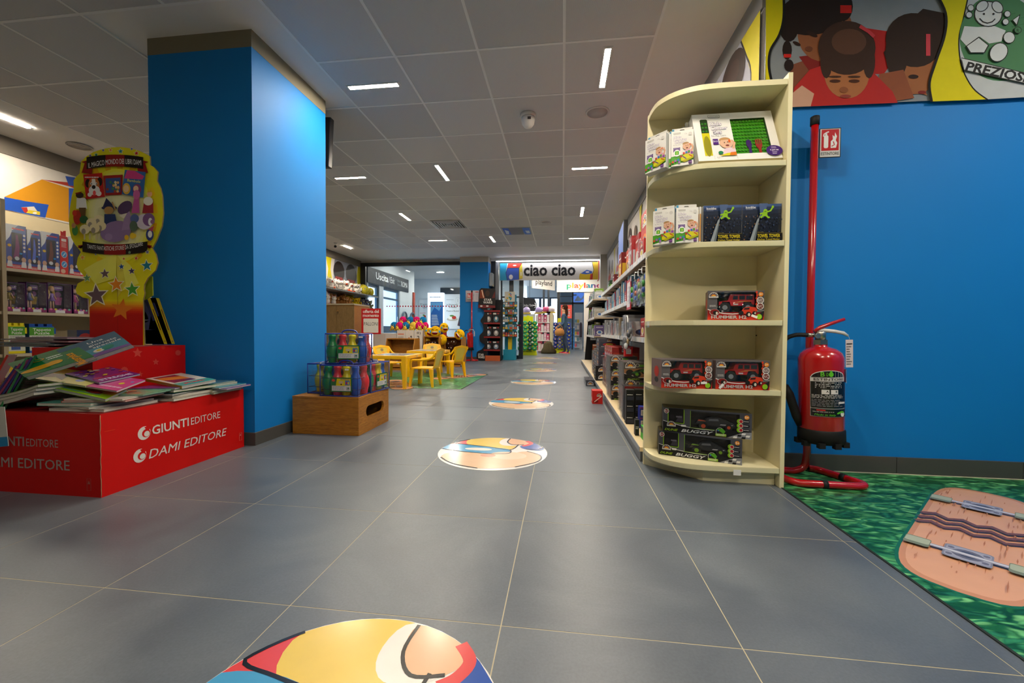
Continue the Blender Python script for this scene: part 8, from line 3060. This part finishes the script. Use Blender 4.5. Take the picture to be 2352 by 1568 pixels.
# white gondola with pink goods
o = thing('pink_toy_shelf', 'white end shelf full of pink and white toys beyond the yellow stand', 'shelf unit', (-.72, 14.9, 0))
MB().box(-.72, .05, 0, -.28, .10, 1.42, '#d8dad8').build('end_panel', LAMIN, o)
MB().box(.26, -.02, 0, .36, 2.2, 1.45, '#c9bd9c').box(-.26, 1.2, 0, .26, 1.24, 1.45, '#a83a4a').build('back_panel', LAMIN, o)
for z in (.10, .46, .78, 1.12):
    MB().box(-.28, -.05, z - .03, .26, .4, z, '#e2e0da').build('shelf_board', LAMIN, o)
for lv, z in enumerate((.101, .461, .781, 1.121)):
    for j in range(5):
        cl = rnd.choice(['#c83a6a', '#d8a8b8', '#e0dcd8', '#b82a4a', '#d8c8c0', '#c8607a'])
        nm = {'#c83a6a': 'magenta', '#d8a8b8': 'pale pink', '#e0dcd8': 'white', '#b82a4a': 'crimson', '#d8c8c0': 'cream', '#c8607a': 'rose'}[cl]
        ctn('%s toy pack, %s from left on %s board of the pink toy shelf' % (nm, ORD[j], ('bottom', 'second', 'third', 'top')[lv]), -.98 + .102 * j, -.89 + .102 * j, 14.87, 15.0, z, z + rnd.uniform(.2, .29), cl, lambda p, w, h: (p.ell(w * .5, h * .6, w * .3, h * .2, '#e8d0d4', 8), p.rect(w * .2, h * .1, w * .8, h * .25, '#d8d4d0')), None, 'packs on the pink toy shelf')
for k, (dx, cl, nm) in enumerate(((-.60, '#a89ac8', 'lilac round box'), (-.15, '#9a8ac0', 'violet round box'), (.12, '#b84a72', 'pink plush bundle'), (.3, '#d8c8d0', 'pale pink plush bundle'))):
    z0 = 1.42 if k == 0 else 1.12 + .30 if k == 1 else 1.45
    q = MB().ball((0, 0, .12), (.14, .1, .14), cl, 12, 7).box(-.16, -.1, 0, .16, .1, .05, '#d8b84a')
    q.build('toy_pack', PLAS, None, label=nm + ' on top of the pink toy shelf', cat='toy', loc=(-.72 + dx, 14.98, z0))
# arrow sign
o = thing('arrow_sign', 'dark hanging arrow sign reading Uscita Exit near the far windows', 'sign', (-1.65, 16.6, 1.60))
b = MB().extr([(0, 0, 0), (.52, 0, 0), (.62, 0, .24), (.52, 0, .50), (0, 0, .58)], (0, .04, 0), '#1a1c22')
p = PF(b, (0, -.0005, 0), X, Z)
p.text('Uscita / Exit', .24, .20, .09, '#d8dce0', .40)
p.line([(.44, .24), (.58, .24)], .03, '#e2e6ea')
p.line([(.52, .34), (.59, .24), (.52, .14)], .03, '#e2e6ea')
b.build('board', CARD, o)
b = MB()
b = MB().tube([(.3, .02, .55), (.3, .02, 1.4)], .01, '#8a8f94', 6)
b.build('hanger', METAL, o)
# playland shop front
MB().box(-.24, 16.0, 2.32, 2.5, 16.1, HZ, '#d8d6d2').build('wall_playland', PAINT, kind='structure')
o = thing('shop_sign', 'white shop sign with multicoloured playland lettering beyond the exit', 'sign', (-.23, 15.96, 2.31))
MB().box(0, 0, 0, 2.2, .03, .44, '#dcdad6').build('board', CARD, o)
b = MB()
p = PF(b, (0, -.001, 0), X, Z)
p.text('playland', .38, .16, .19, '#ffffff', 1.30, 'l', .05, multi=['#1f8a6a', '#d8902a', '#c83a2a', '#d86a2a', '#d8b83a', '#c84a2a', '#2f8aa0', '#1f6a9a', '#7a3a7a', '#c83a3a'])
b.build('lettering', CARD, o)
MB().box(.82, 16.0, 0, 2.5, 16.12, 2.32, '#cfc9c2').build('wall_far_right', PAINT, kind='structure')
b = MB()
b.box(-.22, 16.05, 0, -.12, 16.12, 2.32, '#14181e').box(-.12, 18.0, 1.98, .9, 18.06, 2.06, '#14181e').box(.40, 18.0, 0, .46, 18.06, 2.9, '#14181e').box(-.12, 18.0, 2.3, .4, 18.05, 2.33, '#2a2e34')
b.build('trim_6', PLAS, kind='structure')
o = thing('exit_poster', 'red lit poster reading exit inside the playland shop', 'poster', (-.08, 17.95, 1.36))
b = MB().box(0, 0, 0, .47, .03, .58, '#d8402c')
b.build('panel', emit_mat('red_lightbox', '#e0452c', .9), o)
b = MB()
p = PF(b, (0, -.001, 0), X, Z)
p.text('exit', .235, .18, .16, '#f0e6e0', .34, 'c', .05)
p.rect(.07, .36, .40, .40, '#f0e6e0')
p.rect(.07, .09, .40, .13, '#f0e6e0')
b.build('lettering', CARD, o)
MB().box(-.2, 21.5, 0, 1.6, 21.6, HZ, '#9fb4c4').build('wall_shop_back', PAINT, kind='structure')
MB().box(-.2, 20.15, 0, -.1, 21.5, HZ, '#9fb4c4').build('wall_shop_side', PAINT, kind='structure')
o = thing('screen', 'wide blue lit screen high inside the playland shop', 'screen', (.45, 18.2, 2.07))
MB().box(0, 0, 0, .5, .04, .42, '#3a6ad0').build('panel', emit_mat('blue_lightbox', '#4f7fe0', .8), o)
b = MB()
PF(b, (0, -.001, 0), X, Z).poly([(.05, .05), (.2, .3), (.35, .15), (.48, .35), (.48, .2), (.3, .05)], '#b8d0f0').rect(0, .28, .15, .36, '#8ab0e8')
b.build('picture', CARD, o)
MB().tube([(.25, .02, .42), (.25, .02, .92)], .012, '#2a2e34', 6).build('hanger', METAL, o)
o = thing('counter', 'light blue patterned counter inside the playland shop', 'counter', (.16, 19.6, 0))
MB().box(0, 0, 0, .42, .4, .95, '#3a8ac8').build('body', CARD, o)
MB().box(-.05, -.03, .95, .47, .43, 1.0, '#c9d6de').build('worktop', LAMIN, o)
b = MB()
p = PF(b, (0, -.001, 0), X, Z)
for k in range(60):
    p.rect(*(lambda x, y: (x, y, x + .03, y + .03))(rnd.uniform(0, .38), rnd.uniform(.02, .9)), rnd.choice(['#7ab8e0', '#2a6aa8', '#a8d0ea']))
b.build('pattern', CARD, o)
o = thing('goods_rack', 'white rack of small goods and dark coats inside the playland shop', 'shelf unit', (.52, 17.6, 0))
MB().box(0, .2, 0, .34, .24, 1.6, '#c9ccd0').build('back_panel', LAMIN, o)
for k in range(5):
    MB().box(0, 0, .1 + .26 * k, .2, .2, .12 + .26 * k, '#d8dade').build('shelf_board', LAMIN, o)
for k in range(10):
    ctn('%s small pack on the %s board of the white goods rack' % (('left', 'right')[k % 2], ORD[k // 2]), .53 + .09 * (k % 2), .60 + .09 * (k % 2), 17.62, 17.75, .1205 + .26 * (k // 2), .26 + .26 * (k // 2), ('#c85a6a', '#8a9ab0', '#d8d0c8', '#5a8a9a', '#b8a03a')[k % 5], None, None, 'packs on the white goods rack')
for k in range(3):
    q = MB().extr([(-.05, 0, 0), (.05, 0, 0), (.045, 0, .55), (.015, 0, .62), (-.015, 0, .62), (-.045, 0, .55)], (0, .12, 0), ('#4a4450', '#6a5a6a', '#3a3640')[k])
    q.build('coat', PLUSH, None, label='%s dark coat hanging at the white goods rack' % ORD[k], cat='coat', loc=(.76 + .055 * k * 0 + .0, 17.5 - .14 * k, .55), group='coats at the goods rack')

# ---------------------------------------------------------------- person and bag
def skin_body(name, joints, edges, rad, col, mat, parent, lvl=1):
    me = bpy.data.meshes.new(name)
    me.from_pydata(joints, edges, [])
    o = bpy.data.objects.new(name, me)
    COL.objects.link(o)
    o.parent = parent
    sk = o.modifiers.new('skin', 'SKIN')
    o.modifiers.new('smooth', 'SUBSURF').levels = lvl
    o.modifiers['smooth'].render_levels = lvl
    if not me.skin_vertices:
        bpy.context.view_layer.objects.active = o
        me.attributes.new
    lay = me.skin_vertices[0].data
    for k, r in enumerate(rad):
        lay[k].radius = (r, r) if isinstance(r, (int, float)) else r
        lay[k].use_root = (k == 0)
    me.materials.append(mat)
    return o


def flat_mat(name, col, rough=.8):
    m, nt, N, L, B = new_mat(name)
    n = noise(N, L, coords(N, L, 1.0), 30, 2)
    L.new(mix(N, L, (*lin(col), 1), ramp(N, L, n, ((.3, .82), (.7, 1.05)))), B.inputs['Base Color'])
    B.inputs['Roughness'].default_value = rough
    return m


per = thing('person', 'person with brown hair, blue jeans and red shoes holding a tan bag beyond the exit', 'person', (.06, 14.35, 0), radians(-100))
J = [(0, 0, .86), (0, .0, 1.02), (0, .01, 1.20), (0, .0, 1.34), (0, -.01, 1.42), (0, -.02, 1.50), (0, -.03, 1.60),
     (-.09, 0, .82), (-.10, -.03, .46), (-.10, .02, .09), (-.10, -.12, .035),
     (.09, 0, .82), (.11, .06, .46), (.12, .18, .10), (.12, .06, .035),
     (-.17, 0, 1.33), (-.25, -.04, 1.08), (-.38, -.22, .98), (-.44, -.28, .97),
     (.17, 0, 1.33), (.22, .02, 1.07), (.17, -.16, .93), (.13, -.22, .91)]
E_ = [(0, 1), (1, 2), (2, 3), (3, 4), (4, 5), (5, 6), (0, 7), (7, 8), (8, 9), (9, 10), (0, 11), (11, 12), (12, 13), (13, 14), (3, 15), (15, 16), (16, 17), (17, 18), (3, 19), (19, 20), (20, 21), (21, 22)]
RD_ = [.13, .12, .13, .12, .055, .085, .09, .085, .06, .042, .035, .085, .06, .042, .035, .055, .042, .034, .024, .055, .042, .034, .024]
JEAN, TEAL, SK_, HAIR = flat_mat('denim_cloth', '#2c3a54'), flat_mat('teal_top', '#2f4656'), flat_mat('bare_skin', '#c09070', .6), flat_mat('brown_hair', '#3a241a', .6)
try:
    bo = skin_body('body', J, E_, RD_, None, TEAL, per, 2)
    # colour by height: trousers, top, skin; one continuous body
    m, nt, N, L, B = new_mat('clothed_body')
    tc = N.new('ShaderNodeTexCoord')
    sx = N.new('ShaderNodeSeparateXYZ')
    L.new(tc.outputs['Object'], sx.inputs[0])
    r_ = ramp(N, L, sx.outputs[2], ((.0, '#b82a34'), (.07, '#2c3a54'), (.92, '#34506a'), (.921, '#34506a')))
    mth = N.new('ShaderNodeMath')
    mth.operation = 'MULTIPLY'
    mth.inputs[1].default_value = 1.0
    L.new(sx.outputs[2], mth.inputs[0])
    e = r_.node.color_ramp
    e.interpolation = 'CONSTANT'
    hi = N.new('ShaderNodeValToRGB')
    hi.color_ramp.interpolation = 'CONSTANT'
    hi.color_ramp.elements[0].color = (0, 0, 0, 1)
    hi.color_ramp.elements[1].position = .40
    sub = N.new('ShaderNodeMath')
    sub.operation = 'SUBTRACT'
    sub.inputs[1].default_value = 1.0
    L.new(sx.outputs[2], sub.inputs[0])
    L.new(sub.outputs[0], hi.inputs[0])
    L.new(mix(N, L, r_, (*lin('#c09070'), 1), hi.outputs[0], 'MIX'), B.inputs['Base Color'])
    B.inputs['Roughness'].default_value = .8
    bo.data.materials[0] = m
except Exception as ex:
    print('person skin failed', ex)
MB().ball((0, .02, 1.62), (.10, .105, .115), '#3a241a', 14, 9).ball((0, .07, 1.45), (.085, .06, .17), '#3a241a', 12, 8).build('hair', PLUSH, per)
b = MB().ball((0, -.125, 1.585), (.014, .02, .02), '#b88868', 8, 5)
for s in (-1, 1):
    b.ball((s * .032, -.108, 1.615), (.012, .008, .008), '#1c1410', 8, 5)
    b.ball((s * .088, -.03, 1.60), (.012, .02, .028), '#b88868', 8, 5)
b.ball((0, -.112, 1.55), (.022, .01, .006), '#8a4038', 8, 4)
b.build('face', SKIN, per)
for s, (x, y) in enumerate(((-.10, -.02), (.12, .15))):
    MB().ball((x, y - .06, .035), (.048, .13, .035), '#c02a38', 12, 7).ball((x, y - .06, .014), (.05, .135, .014), '#e0dcd8', 12, 5).build('shoe', PLAS, per)
b = MB()
for (cx, cy, cz, dx) in ((-.44, -.28, .97, -1), (.13, -.22, .91, 1)):
    for k in range(4):
        o_ = (k - 1.5) * .016
        b.tube([(cx, cy, cz + o_), (cx + dx * .03, cy - .045, cz + o_ - .005), (cx + dx * .025, cy - .075 + .006 * abs(k - 1.5), cz + o_ - .02)], [.009, .008, .006], '#c09070', 6)
    b.tube([(cx, cy, cz + .02), (cx - dx * .005, cy - .03, cz + .045)], [.010, .007], '#c09070', 6)
b.build('fingers', SKIN, per)
bag_ = thing('handbag', 'round tan leather handbag hanging at the person', 'bag', (-.10, 14.10, .62))
MB().lathe([(0, 0), (.13, .02), (.17, .10), (.15, .20), (.09, .26), (.0, .27)], '#b07a46', 14).build('body', PLUSH, bag_)
MB().tube(curve([(-.10, 0, .2), (-.08, 0, .32), (.0, 0, .37), (.08, 0, .32), (.10, 0, .2)], 4), .012, '#8a5a30', 6).build('handle', PLAS, bag_)
b = MB()
b.lathe([(.26, 0), (.27, .08), (.20, .22), (.15, .34), (.13, .38), (.06, .42), (0, .43)], '#4a4230', 12)
R3 = random.Random(2)
b.v = [(x * R3.uniform(.85, 1.12), y * R3.uniform(.8, 1.1), z * R3.uniform(.94, 1.04)) for x, y, z in b.v]
b.build('sack', PLUSH, None, label='slumped olive brown sack on the floor beside the person', cat='sack', loc=(-.50, 14.45, 0))

# ---------------------------------------------------------------- round floor stickers
def sticker(label, cx, cy, r=.348):
    b = MB().extr([(cx + r * cos(2 * pi * k / 48), cy + r * sin(2 * pi * k / 48), 0.0) for k in range(48)], (0, 0, .0012), '#e8e6e2')
    o = b.build('floor_sticker', GLOSSY, label=label, cat='floor sticker', group='round floor stickers down the aisle')
    b = MB()
    p = PF(b, (cx, cy, .0013), X, Y, r, .0002, .00008)

    def clip(pts, col, ln=True):
        q = []
        for x, y in curve(pts, 4, True):
            d = sqrt(x * x + y * y)
            q.append((x / d * .995, y / d * .995) if d > .995 else (x, y))
        p.poly(q, col)
        return q
    # large painted colour fields: red, yellow, blue with dark outlines, plain peach rounds
    clip([(-.98, .3), (-.80, .62), (-.45, .95), (-.30, .55), (-.6, .35), (-.9, .15)], '#d8484a')
    clip([(-.62, .80), (-.2, 1.1), (.35, 1.0), (.42, .55), (.30, .18), (-.1, .30), (-.55, .40)], '#e6c65a')
    clip([(-1.0, .35), (-.6, .42), (-.1, .30), (.28, .2), (.30, -.05), (-.1, -.12), (-.7, -.02), (-1.05, .1)], '#4a9ac8')
    p.ell(-.30, .14, .26, .09, '#e2e4de', 18)
    clip([(.10, .95), (.02, .65), (.15, .45), (.45, .50), (.62, .80), (.45, 1.05)], '#e8e4de')
    clip([(.20, .96), (.18, .70), (.30, .52), (.52, .55), (.70, .78), (.52, 1.0)], '#e0b48e')
    clip([(.60, .86), (.72, .69), (.92, .38), (.84, .20), (.56, .26), (.46, .44), (.62, .56), (.66, .70)], '#2f55a8')
    p.line(curve([(.56, .82), (.655, .68), (.60, .54), (.50, .46)], 5), .09, '#d8484a')
    clip([(-.75, -.10), (-.2, -.12), (.25, -.10), (.62, .12), (.88, -.10), (.85, -.45), (.5, -.78), (-.1, -.92), (-.55, -.75), (-.85, -.45)], '#e2bd98')
    p.ell(.30, -.18, .34, .22, '#e8caa8', 20)
    p.ell(-.05, -.22, .14, .10, '#dd9a80', 14)
    for l_ in ([(-.62, .80), (-.85, .5), (-.55, .40), (-.1, .30), (.30, .18), (.42, .55)], [(-1.0, .1), (-.7, -.02), (-.1, -.12), (.30, -.05), (.30, .18)], [(.20, .96), (.18, .70), (.30, .52), (.52, .55)], [(.58, .26), (.84, .30), (.92, .55)], [(.62, .12), (.88, -.10), (.85, -.45), (.5, -.78)], [(-.85, -.45), (-.55, -.75), (-.1, -.92)]):
        q = [(x / max(1, sqrt(x * x + y * y) / .99), y / max(1, sqrt(x * x + y * y) / .99)) for x, y in curve(l_, 5)]
        p.line(q, .028, '#1a1614')
    b.build('print', GLOSSY, o)


for k, cy in enumerate((.68, 2.56, 4.36, 6.22, 8.18, 10.06, 11.94)):
    sticker(('round cartoon floor sticker cut by the photo bottom edge, nearest of all', 'round cartoon floor sticker level with the wooden crate', 'round cartoon floor sticker level with the near play table', 'round cartoon floor sticker level with the far play table', 'round cartoon floor sticker level with the oak bins', 'round cartoon floor sticker level with the far blue column', 'round cartoon floor sticker just outside the shop exit')[k], -.436, cy)
